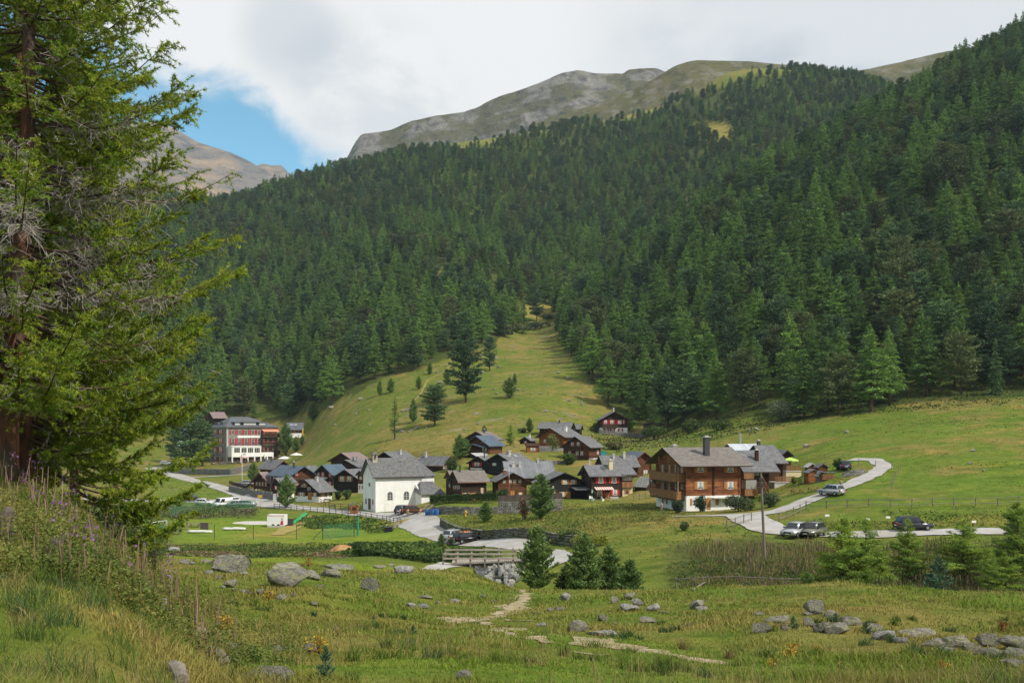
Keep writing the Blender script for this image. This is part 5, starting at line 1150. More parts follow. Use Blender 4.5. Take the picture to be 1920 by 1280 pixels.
fence('low thin fence along the garden edge below the carport chalet', [gp(1030, 961), gp(1090, 962), gp(1150, 961), gp(1200, 961)], .8, (.9,), m_dirtywood, 2.6, rail_r=.03, post_r=.05)
fence('weathered rail fence in front of the slab-roofed barn', [gp(1188, 939), gp(1208, 935), gp(1226, 932)], 1.2, (.45, .9), m_greywood, 1.9)
fence('broken old rail fence among the fireweed on the stream bank', [atd(1268, 93), atd(1360, 92), atd(1420, 90), atd(1500, 89), atd(1637, 86)], 1.0, (.85,), m_greywood, 3.2)
fence('thin post fence climbing the meadow beyond the gravel track', [gp(1672, 918), gp(1677, 900), gp(1690, 880), gp(1640, 876), gp(1610, 874)], 1.2, (.9,), m_greywood, 3.4, rail_r=.012, post_r=.05)
t = thing('board_fence', 'grey board fence standing on the taller rubble wall', 'fence', (0, 0, 0)); o_ = 0
A_, B_ = gp(934, 963), gp(1054, 957); b = MB(); n_ = 60
for k in range(n_):
    f0 = k/n_; p = A_.lerp(B_, f0); z = h1(p.x, p.y)+2.05; b.box(p.x, p.x+.19, p.y+.05, p.y+.09, z, z+1.15)
b.build('board', m_dirtywood, t); t['kind'] = 'thing'
fence('brown board fence on the low wall below the leftmost chalets', [gp(430, 918), gp(470, 926), gp(505, 931)], 2.6, (.72, .78, .84, .9, .96), m_dkbrown, 1.6, rail_r=.07)

# ---------------- cars ----------------
m_tyre = mat('black_rubber', (.012,.012,.012), rough=.9); m_rim = mat('alloy_rim', (.35,.36,.37), rough=.35, metal=.8)
m_lamp = mat('headlamp_glass', (.65,.66,.66), rough=.15, spec=.6); m_tail = mat('red_tail_lamp', (.35,.012,.012), rough=.25); m_cglass = mat('tinted_car_glass', (.018,.022,.026), rough=.08, spec=.7); m_plate = mat('white_number_plate', (.7,.7,.68), rough=.6)
CARP = {}
def paint(nm, c, metal=.35): return mat('car_paint_'+nm, c, rough=.28, spec=.6, metal=metal)
def car(pos, yaw, label, pm, style='suv', rack=False, group='parked cars', scale=1.0):
    L, Wd, Ht = {'suv': (4.5, 1.85, 1.68), 'hatch': (4.1, 1.75, 1.48), 'estate': (4.6, 1.8, 1.5), 'van': (4.9, 1.9, 1.98)}[style]
    t = thing('parked_car' if style != 'van' else 'parked_van', label, 'car' if style != 'van' else 'van', pos, yaw, group); t.scale = (scale,)*3; hl, hw = L/2, Wd/2
    key = (style,)
    belt = .98 if style in ('suv', 'van') else .88; nose = {'van': .75, 'suv': 1.15, 'hatch': 1.0, 'estate': 1.2}[style]
    if key not in CARP:
        d = {}
        def bev(b, off, nm):
            me = b.mesh(nm, m_tyre); bm = bmesh.new(); bm.from_mesh(me); bmesh.ops.bevel(bm, geom=[e for e in bm.edges if e.calc_length() > .1], offset=off, segments=2, affect='EDGES'); bm.to_mesh(me); bm.free(); me.polygons.foreach_set('use_smooth', [True]*len(me.polygons)); return me
        b = MB(); b.prism([(-hl+.05, .36), (-hl+.25, .26), (hl-.25, .26), (hl-.02, .40), (hl, .62), (hl-.10, .80), (hl-nose+.05, belt), (-hl+.1, belt+.03), (-hl, .8), (-hl, .5)], 'y', -hw, hw)
        rb, rf_ = -hl+(.12 if style == 'van' else .22), hl-nose; tb, tf = -hl+(.2 if style == 'van' else .62 if style != 'hatch' else .7), hl-nose-(.55 if style == 'van' else .85); iw, tw = hw-.03, hw-(.12 if style == 'van' else .25)
        V = [(rb, -iw, belt-.03), (rf_, -iw, belt-.03), (rf_, iw, belt-.03), (rb, iw, belt-.03), (tb, -tw, Ht), (tf, -tw, Ht), (tf, tw, Ht), (tb, tw, Ht)]
        c = MB(); c.add(V, [(0,3,2,1),(4,5,6,7),(0,1,5,4),(1,2,6,5),(2,3,7,6),(3,0,4,7)])
        mb_, mc = bev(b, .07, 'body'), bev(c, .06, 'cabin'); bm = bmesh.new(); bm.from_mesh(mb_); bm.from_mesh(mc); bm.to_mesh(mb_); bm.free(); mb_.polygons.foreach_set('use_smooth', [True]*len(mb_.polygons)); d['body'] = mb_
        V = [Vector(v) for v in V]
        def quad(a, b_, c_, e, u0, u1, v0, v1, o):
            def P(u, v): return (a*(1-u)+b_*u)*(1-v)+(e*(1-u)+c_*u)*v
            n = (b_-a).cross(e-a).normalized()*o; return [P(u0, v0)+n, P(u1, v0)+n, P(u1, v1)+n, P(u0, v1)+n]
        d['ws'] = MB().add(quad(V[1], V[2], V[6], V[5], .07, .93, .14, .9, .025), [(0,1,2,3)]).mesh('windscreen', m_cglass)
        d['rw'] = MB().add(quad(V[3], V[0], V[4], V[7], .1, .9, .2, .85, .025), [(0,1,2,3)]).mesh('rear_window', m_cglass)
        sw = []
        for (a, b_, c_, e) in ((V[0], V[1], V[5], V[4]), (V[2], V[3], V[7], V[6])):
            fl = a is V[2]
            spans = ((.06, .34), (.36, .64), (.66, .94)) if style in ('suv', 'estate') else ((.08, .50), (.53, .92))
            if style == 'van': spans = ((.66, .94),) if not fl else ((.06, .34),)
            for (u0, u1) in spans: sw.append(MB().add(quad(a, b_, c_, e, u0, u1, .16, .86, .022), [(0,1,2,3)]).mesh('side_window', m_cglass))
        d['sw'] = sw
        w = MB(); w.tube([(0, -.11, 0), (0, .11, 0)], .33, 18); d['tyre'] = w.mesh('tyre', m_tyre, True); w = MB(); w.tube([(0, -.12, 0), (0, .12, 0)], .2, 12); d['rim'] = w.mesh('rim', m_rim)
        b = MB(); b.box(-.04, .05, -.19, .19, -.07, .07); d['hl'] = b.mesh('headlight', m_lamp); b = MB(); b.box(-.05, .04, -.12, .12, -.14, .14); d['tl'] = b.mesh('tail_light', m_tail)
        b = MB(); b.box(-.015, .015, -.26, .26, -.055, .055); d['pl'] = b.mesh('number_plate', m_plate)
        b = MB(); b.box(-.05, .06, -.11, .11, -.06, .08); d['mi'] = b.mesh('wing_mirror', m_tyre)
        b = MB(); b.box(-.02, .03, -.45, .45, -.1, .1); d['gr'] = b.mesh('grille', m_tyre)
        CARP[key] = d
    d = CARP[key]; me = d['body'].copy(); me.materials.clear(); me.materials.append(pm); link_mesh('body', me, t)
    link_mesh('windscreen', d['ws'], t); link_mesh('rear_window', d['rw'], t)
    for s in d['sw']: link_mesh('side_window', s, t)
    for sx in (-1, 1):
        for sy in (-1, 1):
            w = link_mesh('wheel', d['tyre'], t); w.location = (sx*(hl-.85), sy*(hw-.09), .33); link_mesh('rim', d['rim'], w)
    for sy in (-1, 1):
        o = link_mesh('headlight', d['hl'], t); o.location = (hl-.05, sy*(hw-.3), .70); o = link_mesh('tail_light', d['tl'], t); o.location = (-hl+.01, sy*(hw-.18), .82)
        o = link_mesh('wing_mirror', d['mi'], t); o.location = (hl-nose-.3, sy*(hw+.06), belt+.1)
    o = link_mesh('number_plate', d['pl'], t); o.location = (-hl-.01, 0, .62); o = link_mesh('number_plate', d['pl'], t); o.location = (hl+.01, 0, .45); o = link_mesh('grille', d['gr'], t); o.location = (hl-.03, 0, .6)
    if rack:
        b = MB()
        for sy in (-1, 1): b.tube([(-.9, sy*.6, Ht+.06), (.7, sy*.6, Ht+.06)], .025, 5)
        b.build('roof_rail', m_gal, t)
    return t
C_black, C_white, C_silver, C_dkblue, C_brown, C_grey, C_blue = paint('black', (.012,.013,.015)), paint('white', (.72,.72,.72), 0), paint('silver', (.42,.44,.46), .5), paint('dark_blue_grey', (.06,.08,.11)), paint('copper_brown', (.13,.055,.025)), paint('dark_grey', (.05,.053,.057)), paint('blue', (.08,.14,.25))
GPK = 'cars on the lower car park'
def cat_(px, py, dz=.1): return gp(px, py, dz=dz)
car(cat_(361, 940), R(-12), 'black SUV on the gravel car park below the hotel road', C_black, 'suv', group=GPK)
car(cat_(384, 947), R(-8), 'silver-white estate in front of the black SUV on the car park', C_white, 'estate', group=GPK)
car(cat_(418, 950), R(235), 'boxy white van on the car park above the green netting', C_white, 'van', group=GPK)
car(cat_(435, 944), R(215), 'white hatchback parked behind the white van', C_white, 'hatch', group=GPK)
car(cat_(444, 950.5), R(25), 'silver hatchback half hidden by the netting beside the van', C_silver, 'hatch', group=GPK)
car(cat_(463, 950), R(14), 'silver estate at the road end of the car park', C_silver, 'estate', group=GPK)
car(gp(328, 861, 380, .1), R(12), 'white SUV on the grass left of the hotel', C_white, 'suv', group='cars near the hotel')
car(cat_(311, 871), R(8), 'white car at the left end of the hotel terrace', C_white, 'estate', group='cars near the hotel')
car(cat_(331, 871), R(184), 'dark car beside the hotel terrace wall', C_grey, 'estate', group='cars near the hotel')
car(cat_(449, 915), R(12), 'blue car by the brown board fence below the hotel', C_blue, 'hatch', group=None)
car(cat_(466, 910), R(20), 'silver car half hidden by the leftmost brown chalet', C_silver, 'estate', group=None)
car(cat_(754, 963), R(75), 'dark blue-grey SUV parked against the chapel wall', C_dkblue, 'suv', group='cars at the chapel')
car(cat_(776, 964), R(18), 'copper brown SUV parked beside the chapel lean-to', C_brown, 'suv', group='cars at the chapel')
car(cat_(853, 1014), R(52), 'silver SUV standing on the gravel road above the bridge', C_silver, 'suv', True, 'cars on the road above the bridge')
bk = car(cat_(874, 1018), R(40), 'black car with loaded roof rack beside the silver SUV', C_black, 'estate', True, 'cars on the road above the bridge')
b = MB(); rg = random.Random(2)
for k in range(5): b.obox((-.8+.35*k, rg.uniform(-.3, .3), 1.62), (.2, .12, .08), rg.random())
tg = b.build('roof_load', mat('orange_canvas', (.55,.17,.05), rough=.8), bk)
car(cat_(1559, 929), R(122), 'silver SUV on the grass beside the gravel track', C_silver, 'suv', True, None, .92)
car(cat_(1583, 881), R(82), 'dark blue jeep at the top of the gravel track', C_dkblue, 'suv', group=None, scale=.9)
car(gp(1490, 1007, 100, .14), R(232), 'silver-grey estate with front to the stream, left of the two by the fireweed', C_silver, 'suv', group='cars above the fireweed bank')
car(gp(1524, 1007, 100, .14), R(230), 'olive grey SUV with front to the stream, right of the two by the fireweed', paint('olive_grey', (.17,.17,.14), .4), 'suv', group='cars above the fireweed bank')
car(gp(1712, 995, 100, .1), R(4), 'dark SUV half hidden behind a young larch on the right', C_grey, 'suv', group=None)

# ---------------- people ----------------
m_skin = mat('skin', (.50,.30,.21), rough=.6); m_hair = mat('dark_hair', (.03,.02,.015), rough=.8)
def skin_mesh(name, V, E, rad, m, lvl=1):
    me = bpy.data.meshes.new(name); me.from_pydata(V, E, []); o = link_mesh(name, me)
    md = o.modifiers.new('skin', 'SKIN')
    for i, q in enumerate(me.skin_vertices[0].data): q.radius = (rad[i], rad[i]); q.use_root = (i == 0)
    md.use_smooth_shade = True
    if lvl: sb = o.modifiers.new('sub', 'SUBSURF'); sb.levels = lvl; sb.render_levels = lvl
    me.materials.append(m); return o
PB = {}
def person(pos, yaw, label, shirt, trousers, hair=None, stride=.18, sit=False, sc=1.0, group=None, cat='person'):
    t = thing('person', label, cat, pos, yaw, group); t.scale = (sc,)*3
    s = stride
    if sit: V = [(0,0,.50),(0,0,.72),(0,0,.98),(0,0,1.10),(0,0,1.26)]; legs = [(.0,.10,.48),(.38,.11,.47),(.42,.11,.08),(.54,.11,.05)]
    else: V = [(0,0,.92),(0,0,1.14),(0,0,1.40),(.01,0,1.50),(.03,0,1.66)]; legs = None
    rad = [.13,.115,.14,.05,.095]; E = [(0,1),(1,2),(2,3),(3,4)]
    zs = V[2][2]
    for sd in (-1, 1):
        i = len(V)
        if sit: V += [(x, sd*y, z) for x, y, z in legs]; 
        else: V += [(0, sd*.09, .88), (sd*s*.5+.03, sd*.10, .48), (sd*s, sd*.10, .08), (sd*s+.13, sd*.10, .04)]
        rad += [.085,.06,.04,.035]; E += [(0,i),(i,i+1),(i+1,i+2),(i+2,i+3)]
        i = len(V); V += [(0, sd*.19, zs-.02), (-sd*s*.4, sd*.24, zs-.30), (-sd*s*.7+.08, sd*.24, zs-.54), (-sd*s*.8+.13, sd*.235, zs-.64)]; rad += [.055,.04,.03,.025]; E += [(2,i),(i,i+1),(i+1,i+2),(i+2,i+3)]
        for f_ in range(4): j = len(V); V.append((V[i+3][0]+.02+.02*f_*.5, V[i+3][1]+.018*(f_-1.5), V[i+3][2]-.075+.008*abs(f_-1.5))); rad.append(.009); E.append((i+3, j))
        j = len(V); V.append((V[i+3][0]+.05, V[i+3][1]-sd*.02, V[i+3][2]-.03)); rad.append(.010); E.append((i+3, j))
    b = skin_mesh('body', V, E, rad, m_skin); b.parent = t
    ii_ = [0, 1, 2]; sv = [V[0], V[1], V[2]]+[V[9], V[10]]+[V[18], V[19]]; o = skin_mesh('shirt', sv, [(0,1),(1,2),(2,3),(3,4),(2,5),(5,6)], [.14,.135,.155,.07,.052,.07,.052], shirt); o.parent = t
    sv = [V[0]]+[V[5], V[6], V[7]]+[V[14], V[15], V[16]]; o = skin_mesh('trousers', sv, [(0,1),(1,2),(2,3),(0,4),(4,5),(5,6)], [.142,.10,.075,.055,.10,.075,.055], trousers); o.parent = t
    hv = V[4]; b = MB(); 
    for k, (rr, zz) in enumerate(((.0, .115), )): pass
    bm = bmesh.new(); bmesh.ops.create_icosphere(bm, subdivisions=2, radius=.112)
    for v in list(bm.verts):
        if v.co.x > .05 and v.co.z < .04 or v.co.z < -.06: bm.verts.remove(v)
    me = bpy.data.meshes.new('hair'); bm.to_mesh(me); bm.free(); me.materials.append(hair or m_hair); o = link_mesh('hair', me, t); o.location = (hv[0]-.012, hv[1], hv[2]+.025)
    b = MB(); hx, hy, hz = hv
    b.add([(hx+.085,hy-.012,hz-.01),(hx+.085,hy+.012,hz-.01),(hx+.118,hy,hz-.03),(hx+.088,hy,hz+.02)], [(0,1,2),(1,3,2),(3,0,2)]); b.obox((hx+.092, hy, hz-.055), (.006,.022,.006)); b.build('face', mat('lips_and_nose', (.40,.20,.15), rough=.6), t)
    for sd in (-1, 1): b = MB(); b.obox((hx+.088, hy+sd*.032, hz+.008), (.006,.011,.006)); b.build('eye', m_steel, t); b = MB(); b.obox((hx, hy+sd*.098, hz-.005), (.02,.010,.028)); b.build('ear', m_skin, t)
    return t
cl = lambda n, c: mat('cloth_'+n, c, rough=.9, spec=.1)
k_blk, k_nav, k_red, k_wht, k_kha, k_blu, k_gry, k_pur, k_yel = cl('black', (.02,.02,.022)), cl('navy', (.03,.04,.08)), cl('red', (.35,.03,.035)), cl('white', (.65,.64,.62)), cl('khaki', (.24,.19,.11)), cl('blue', (.08,.14,.30)), cl('grey', (.17,.17,.18)), cl('purple', (.17,.07,.22)), cl('yellow', (.55,.36,.05))
person(cat_(751, 971, .12), R(120), 'person in black walking up the road past the chapel, left of the pair', k_blk, k_blk, group='walkers on the road by the chapel')
person(cat_(765, 971, .12), R(100), 'person in dark top and pale shorts walking past the parked brown SUV', k_nav, k_kha, group='walkers on the road by the chapel')
person(cat_(672, 961, .12), R(200), 'person in purple beside the small wooden notice shelter', k_pur, k_nav)
person(gp(1241, 961, 120, .05), R(160), 'person in red and pink at the left corner of the big chalet', k_red, k_gry)
person(cat_(1577, 921, .05), R(240), 'person in a grey coat standing behind the silver SUV', k_gry, k_gry)
# ---------------- people, tables and parasols on the hotel terrace ----------------
hS = H['S']; MS = Matrix.Translation((hS.X0, hS.Y0, 0)) @ Matrix.Rotation(hS.b, 4, 'Z'); rg = random.Random(12)
cols_ = [(k_wht, 'white'), (k_blk, 'black'), (k_red, 'red'), (k_gry, 'grey'), (k_blu, 'blue'), (k_nav, 'navy'), (k_kha, 'khaki'), (k_yel, 'yellow')]
m_tbl = mat('pale_table_top', (.45,.44,.42), rough=.6)
proto_p, proto_t = {}, None
def terr(x, y): p = MS @ Vector((x, y, 0)); return Vector((p.x, p.y, h1(p.x, p.y)))
spots = [(-7.5+2.6*i+rg.uniform(-.6, .6), -5.8-2.6*j+rg.uniform(-.5, .5)) for j in range(2) for i in range(12)]
for i, (x, y) in enumerate(spots):
    p = terr(x, y)
    if proto_t is None:
        tt = thing('terrace_table', 'small pale round table among the guests on the hotel terrace', 'table', p, 0, 'tables on the hotel terrace')
        b = MB(); b.tube([(0,0,.71),(0,0,.74)], .5, 12); b.build('tabletop', m_tbl, tt); b = MB(); b.tube([(0,0,-.1),(0,0,.71)], .05, 6); b.tube([(0,0,0),(0,0,.04)], .28, 8); b.build('leg', m_steel, tt); proto_t = tt
    else: tt = copy_tree(proto_t); tt.location = p
    for s_ in ((-1,) if i % 3 else (-1, 1)):
        ci = rg.randrange(len(cols_)); q = terr(x+s_*.85, y); yaw = hS.b+(0 if s_ < 0 else math.pi)
        lb = 'seated guest in a %s top on the hotel terrace' % cols_[ci][1]
        if ci not in proto_p:
            proto_p[ci] = person(q, yaw, lb, cols_[ci][0], k_nav if ci != 5 else k_kha, sit=True, group='guests on the hotel terrace in '+cols_[ci][1]); o = proto_p[ci]
            b = MB(); b.box(-.2,.2,-.2,.2,.40,.44); b.box(-.24,-.2,-.2,.2,.44,.85)
        else:
            o = copy_tree(proto_p[ci]); o.location = q; o.rotation_euler = (0, 0, yaw)
        cp = bpy.data.objects.get('terrace_chair')
        if cp is None:
            cp = thing('terrace_chair', 'dark metal chair under a guest on the hotel terrace', 'chair', q, yaw, 'chairs on the hotel terrace'); b = MB(); b.box(-.2,.22,-.21,.21,.36,.40); b.build('seat', m_steel, cp); b = MB(); b.box(-.26,-.22,-.2,.2,.40,.86); b.build('backrest', m_steel, cp)
            for lx in (-.2, .2):
                for ly in (-.18, .18): b = MB(); b.box(lx-.02,lx+.02,ly-.02,ly+.02,-.05,.36); b.build('leg', m_steel, cp)
        else: c2 = copy_tree(cp); c2.location = q; c2.rotation_euler = (0, 0, yaw)
m_canvas = mat('white_canvas', (.74,.73,.70), rough=.9); m_poleW = mat('pale_pole', (.5,.48,.45), rough=.6)
def parasol(pos, label, rad, hh, m, closed=False, sides=8, group=None):
    t = thing('parasol', label, 'parasol', pos, 0, group); b = MB()
    if closed: b.tube([(0,0,.9),(0,0,1.3),(0,0,hh-.3),(0,0,hh)], [.06,.3,.22,.03], 8)
    else:
        V = [(0,0,hh)]+[(rad*math.cos(2*math.pi*k/sides), rad*math.sin(2*math.pi*k/sides), hh-.3*rad) for k in range(sides)]+[(rad*1.0*math.cos(2*math.pi*k/sides), rad*1.0*math.sin(2*math.pi*k/sides), hh-.3*rad-.18) for k in range(sides)]
        b.add(V, [(0,1+k,1+(k+1)%sides) for k in range(sides)]+[(1+k,1+sides+k,1+sides+(k+1)%sides,1+(k+1)%sides) for k in range(sides)])
    b.build('canopy', m, t); b = MB(); b.tube([(0,0,-.2),(0,0,hh)], .04, 6); b.build('pole', m_poleW, t); return t
parasol(gp(534, 870, 300), 'large white parasol right of the hotel veranda', 2.7, 3.1, m_canvas, group='white hotel parasols'); p_ = gp(549, 868, 300)
parasol(Vector((p_.x, p_.y+6, h1(p_.x, p_.y+6))), 'white parasol behind the other, farther right of the hotel', 2.4, 3.1, m_canvas, group='white hotel parasols')
parasol(terr(5, -8), 'faded pink parasol among the terrace guests', 1.3, 2.6, mat('pink_canvas', (.55,.25,.27), rough=.9))
parasol(terr(14.5, -5.4), 'closed cream parasol before the hotel corner balconies', .3, 3.4, m_canvas, True)
hU = H['U']; parasol(Vector((hU.X0+6.5, hU.Y0-.5, h1(hU.X0+6.5, hU.Y0-.5))), 'closed yellow parasol at the meadow cabin', .5, 4.6, mat('yellow_canvas', (.75,.42,.02), rough=.8), True)
p_ = gp(1481, 905, 150); parasol(Vector((XD(1481, 180), 180, h1(XD(1481, 180), 180)+1.0)), 'lime green parasol on the upper terrace at the right end of the hamlet', 1.6, 3.6, mat('lime_canvas', (.42,.62,.12), rough=.85))

# ---------------- playing field ----------------
m_net = bpy.data.materials.new('green_netting'); m_net.use_nodes = True; tn = m_net.node_tree; pb_ = tn.nodes['Principled BSDF']; pb_.inputs['Base Color'].default_value = (.02,.16,.09,1); pb_.inputs['Roughness'].default_value = .8
tr_ = N(tn, 'ShaderNodeBsdfTransparent'); mx_ = N(tn, 'ShaderNodeMixShader'); mx_.inputs[0].default_value = .30; LK(tn, tr_.outputs[0], mx_.inputs[1]); LK(tn, pb_.outputs[0], mx_.inputs[2]); LK(tn, mx_.outputs[0], tn.nodes['Material Output'].inputs[0])
m_teal = mat('green_padding', (.015,.24,.15), rough=.6); m_goal = mat('white_goal_tube', (.7,.7,.7), rough=.5)
def pole_(p, hh, r_, m, label, cat='post', name='steel_post', group=None, legs=False):
    b = MB(); b.tube([(0,0,-.3),(0,0,hh)], r_, 6)
    if not legs: o = b.build(name, m); o.location = p; return tag(o, label, cat, group)
    t = thing(name, label, cat, p, 0, group); b.build('pole', m, t)
    for sx in (-1, 1): b = MB(); b.tube([(0,0,hh*.6),(sx*1.7,-.3,-.1)], r_*.8, 5); b.build('brace', m, t)
    return t
GP_ = 'thin fence posts along the near edge of the playing field'; near_posts = [(402,1012),(475,1012),(556,1011)]
for x, y in near_posts: pole_(gp(x, y, 120), 2.5, .06, m_steel, 'thin dark post along the near edge of the playing field', group=GP_)
pole_(gp(605, 1011, 120), 2.9, .07, m_steel, 'dark tripod post with two braces at the near edge of the field', legs=True)
pole_(gp(664, 1006, 120), 3.2, .07, m_steel, 'taller dark post beside the green padded mast'); pole_(gp(720, 998, 120), 2.6, .06, m_steel, 'dark post at the field corner near the loudspeaker box')
pole_(gp(671, 1004, 120), 3.0, .2, m_teal, 'bright green padded mast at the field corner', 'mast', 'padded_mast')
def net(label, pts, hh, name='netting'):
    V = []
    for p in pts: V += [(p.x, p.y, h1(p.x, p.y)), (p.x, p.y, h1(p.x, p.y)+hh)]
    b = MB(); b.add(V, [(2*i, 2*i+2, 2*i+3, 2*i+1) for i in range(len(pts)-1)]); o = b.build(name, m_net); return tag(o, label, 'netting')
net('see-through green net along the right part of the near field edge', [gp(605, 1010, 120), gp(635, 1008, 120), gp(664, 1005, 120)], 2.3)
net('dark green net behind the goal and under the car park', [atd(318, 208), atd(360, 215), atd(420, 217), atd(455, 218), atd(480, 221)], 2.4)
# football goal
gp0 = gp(300, 1000, 120); t = thing('football_goal', 'white tube football goal with green net at the left end of the field', 'goal', gp0, R(70)); b = MB()
b.tube([(-1.8,0,0),(-1.8,0,2.1),(1.8,0,2.1),(1.8,0,0)], .07, 6); b.tube([(-1.8,0,2.1),(-1.8,1.2,0),(1.8,1.2,0),(1.8,0,2.1)], .04, 5); b.build('goal_frame', m_goal, t)
b = MB(); b.add([(-1.8,0,2.1),(1.8,0,2.1),(1.8,1.2,0),(-1.8,1.2,0)], [(0,1,2,3)]); b.add([(-1.8,0,2.1),(-1.8,1.2,0),(-1.8,0,0)], [(0,1,2)]); b.add([(1.8,0,2.1),(1.8,1.2,0),(1.8,0,0)], [(0,1,2)]); b.build('net', m_net, t)
t = thing('football_goal', 'small teal practice goal inside the bigger white goal', 'goal', gp(306, 1001, 120), R(60)); b = MB(); b.tube([(-.8,0,0),(-.8,0,1.4),(.8,0,1.4),(.8,0,0)], .08, 6); b.build('goal_frame', m_teal, t); b = MB(); b.add([(-.8,0,1.4),(.8,0,1.4),(.8,.7,0),(-.8,.7,0)], [(0,1,2,3)]); b.build('net', m_net, t)
def picnic(pos, yaw, label, m, group=None, L=1.8):
    t = thing('picnic_table', label, 'picnic table', pos, yaw, group); b = MB()
    for k in range(4): b.box(-L/2, L/2, -.36+.18*k, -.20+.18*k, .71, .75)
    b.build('tabletop', m, t)
    for s_ in (-1, 1): b = MB(); b.box(-L/2, L/2, s_*.72-.14, s_*.72+.14, .41, .45); b.build('bench', m, t)
    for sx in (-1, 1):
        b = MB(); b.box(sx*L*.34-.05, sx*L*.34+.05, -.8, .8, .33, .41); b.tube([(sx*L*.34, -.7, -.05), (sx*L*.34, -.2, .71)], .06, 4); b.tube([(sx*L*.34, .7, -.05), (sx*L*.34, .2, .71)], .06, 4); b.build('trestle', m, t)
    return t
picnic(gp(330, 1001, 120), .1, 'grey picnic table in front of the goal', m_greywood); picnic(gp(365, 988, 120), .1, 'grey picnic table behind the board screen on the field', m_greywood, L=2.2)
t = thing('timber_frame', 'open grey timber frame with a plank top near the goal', 'frame', gp(344, 993, 120), .1); b = MB(); b.box(-.8,.8,-.3,.3,1.3,1.42); b.build('top_plank', m_greywood, t)
for sx in (-1, 1): b = MB(); b.box(sx*.6-.14, sx*.6+.14, -.25, .25, -.2, 1.3); b.build('leg', m_greywood, t)
b = MB()
for k in range(6): b.box(-.75+.25*k, -.52+.25*k, -.04, .04, 0, 1.25)
t = thing('board_screen', 'upright dark board screen on the playing field', 'screen', gp(383, 992, 120), .05); b.build('panel', m_dirtywood, t); b = MB()
for sx in (-1, 1): MB().box(sx*.76-.05, sx*.76+.05, -.06, .06, -.2, 1.35).build('post', m_greywood, t)
def roll(px, py, L, label):
    o = MB(); rr = random.Random(int(px)); pts = [(-L/2+L*k/10, rr.uniform(-.05, .05), .25+rr.uniform(-.04, .06)) for k in range(11)]; o.tube(pts, [.2]+[.27]*9+[.2], 8); ob = o.build('rolled_tarpaulin', mat('wrinkled_white_sheet', (.62,.62,.6), (.5,.5,.48), scale=3, rough=.8, bump=.6), smooth=True); ob.location = gp(px, py, 120); return tag(ob, label, 'tarpaulin')
roll(375, 999, 4.4, 'long white rolled sheet lying on the field near the board screen'); roll(439, 994, 4.2, 'long white rolled sheet lying in the middle of the field')
# white kiosk trailer
pos = gp(520, 987, 120); t = thing('kiosk_trailer', 'white box trailer with red stripe and a red-dressed figure on its side', 'trailer', pos, R(-4)); b = MB(); b.box(-1.65, 1.65, -1, 1, .35, 2.3); b.build('body', mat('white_panel', (.74,.74,.74), rough=.4), t)
b = MB(); b.box(-1.62, 1.62, -1.025, -1.0, 2.12, 2.26); b.build('red_stripe', mat('red_vinyl', (.5,.04,.045), rough=.5), t); b = MB(); b.box(-.85, 1.25, -1.03, -1.025, 2.16, 2.22); b.build('lettering', mat('white_vinyl', (.7,.7,.7), rough=.5), t)
b = MB(); b.prism([(.82,.45),(1.45,.45),(1.42,1.1),(1.3,1.3),(1.12,1.32),(.98,1.05)], 'y', -1.02, -1.003, 0); b.prism([(1.14,1.34),(1.3,1.34),(1.34,1.5),(1.24,1.62),(1.14,1.52)], 'y', -1.024, -1.003, 1); b.prism([(1.1,1.5),(1.3,1.56),(1.34,1.66),(1.2,1.74),(1.08,1.66)], 'y', -1.028, -1.003, 2); b.build('printed_figure', [mat('printed_red', (.42,.05,.06), rough=.5), mat('printed_skin', (.5,.3,.22), rough=.5), mat('printed_dark', (.05,.03,.03), rough=.5)], t)
for sx in (-.5, .5):
    b = MB(); b.tube([(sx, -1.05, .3), (sx, -.85, .3)], .3, 12); b.build('wheel', m_tyre, t)
b = MB(); b.box(-1.5, 1.7, -1.35, -1.0, -.1, .3); b.build('step', m_conc, t)
for k in range(2):
    b = MB(); b.box(-.3, .3, -.35, .35, 0, 1.25); t = thing('black_bin', ['black upright bin right beside the kiosk trailer', 'black upright bin farther from the trailer, at the green slide'][k], 'bin', gp(540+6.5*k, 986, 120), 0, 'black bins by the trailer'); b.build('body', m_steel, t); b = MB(); b.box(-.32, .32, -.38, .37, 1.25, 1.33); b.build('lid', m_tyre, t)
A_, B_ = gp(551, 983, 120), gp(577, 964, 120); b = MB(); V = []
for k in range(12):
    p = A_.lerp(B_, k/11); z = h1(p.x, p.y)+.25; V += [(p.x-.5, p.y, z+.25), (p.x-.35, p.y, z), (p.x+.35, p.y, z), (p.x+.5, p.y, z+.25)]
b.add(V, [(4*i+j, 4*i+j+1, 4*i+5+j, 4*i+4+j) for i in range(11) for j in range(3)]); o = b.build('slide', mat('bright_green_sheet', (.03,.30,.10), rough=.6)); tag(o, 'bright green sheet slide laid down the bank beside the trailer', 'slide')
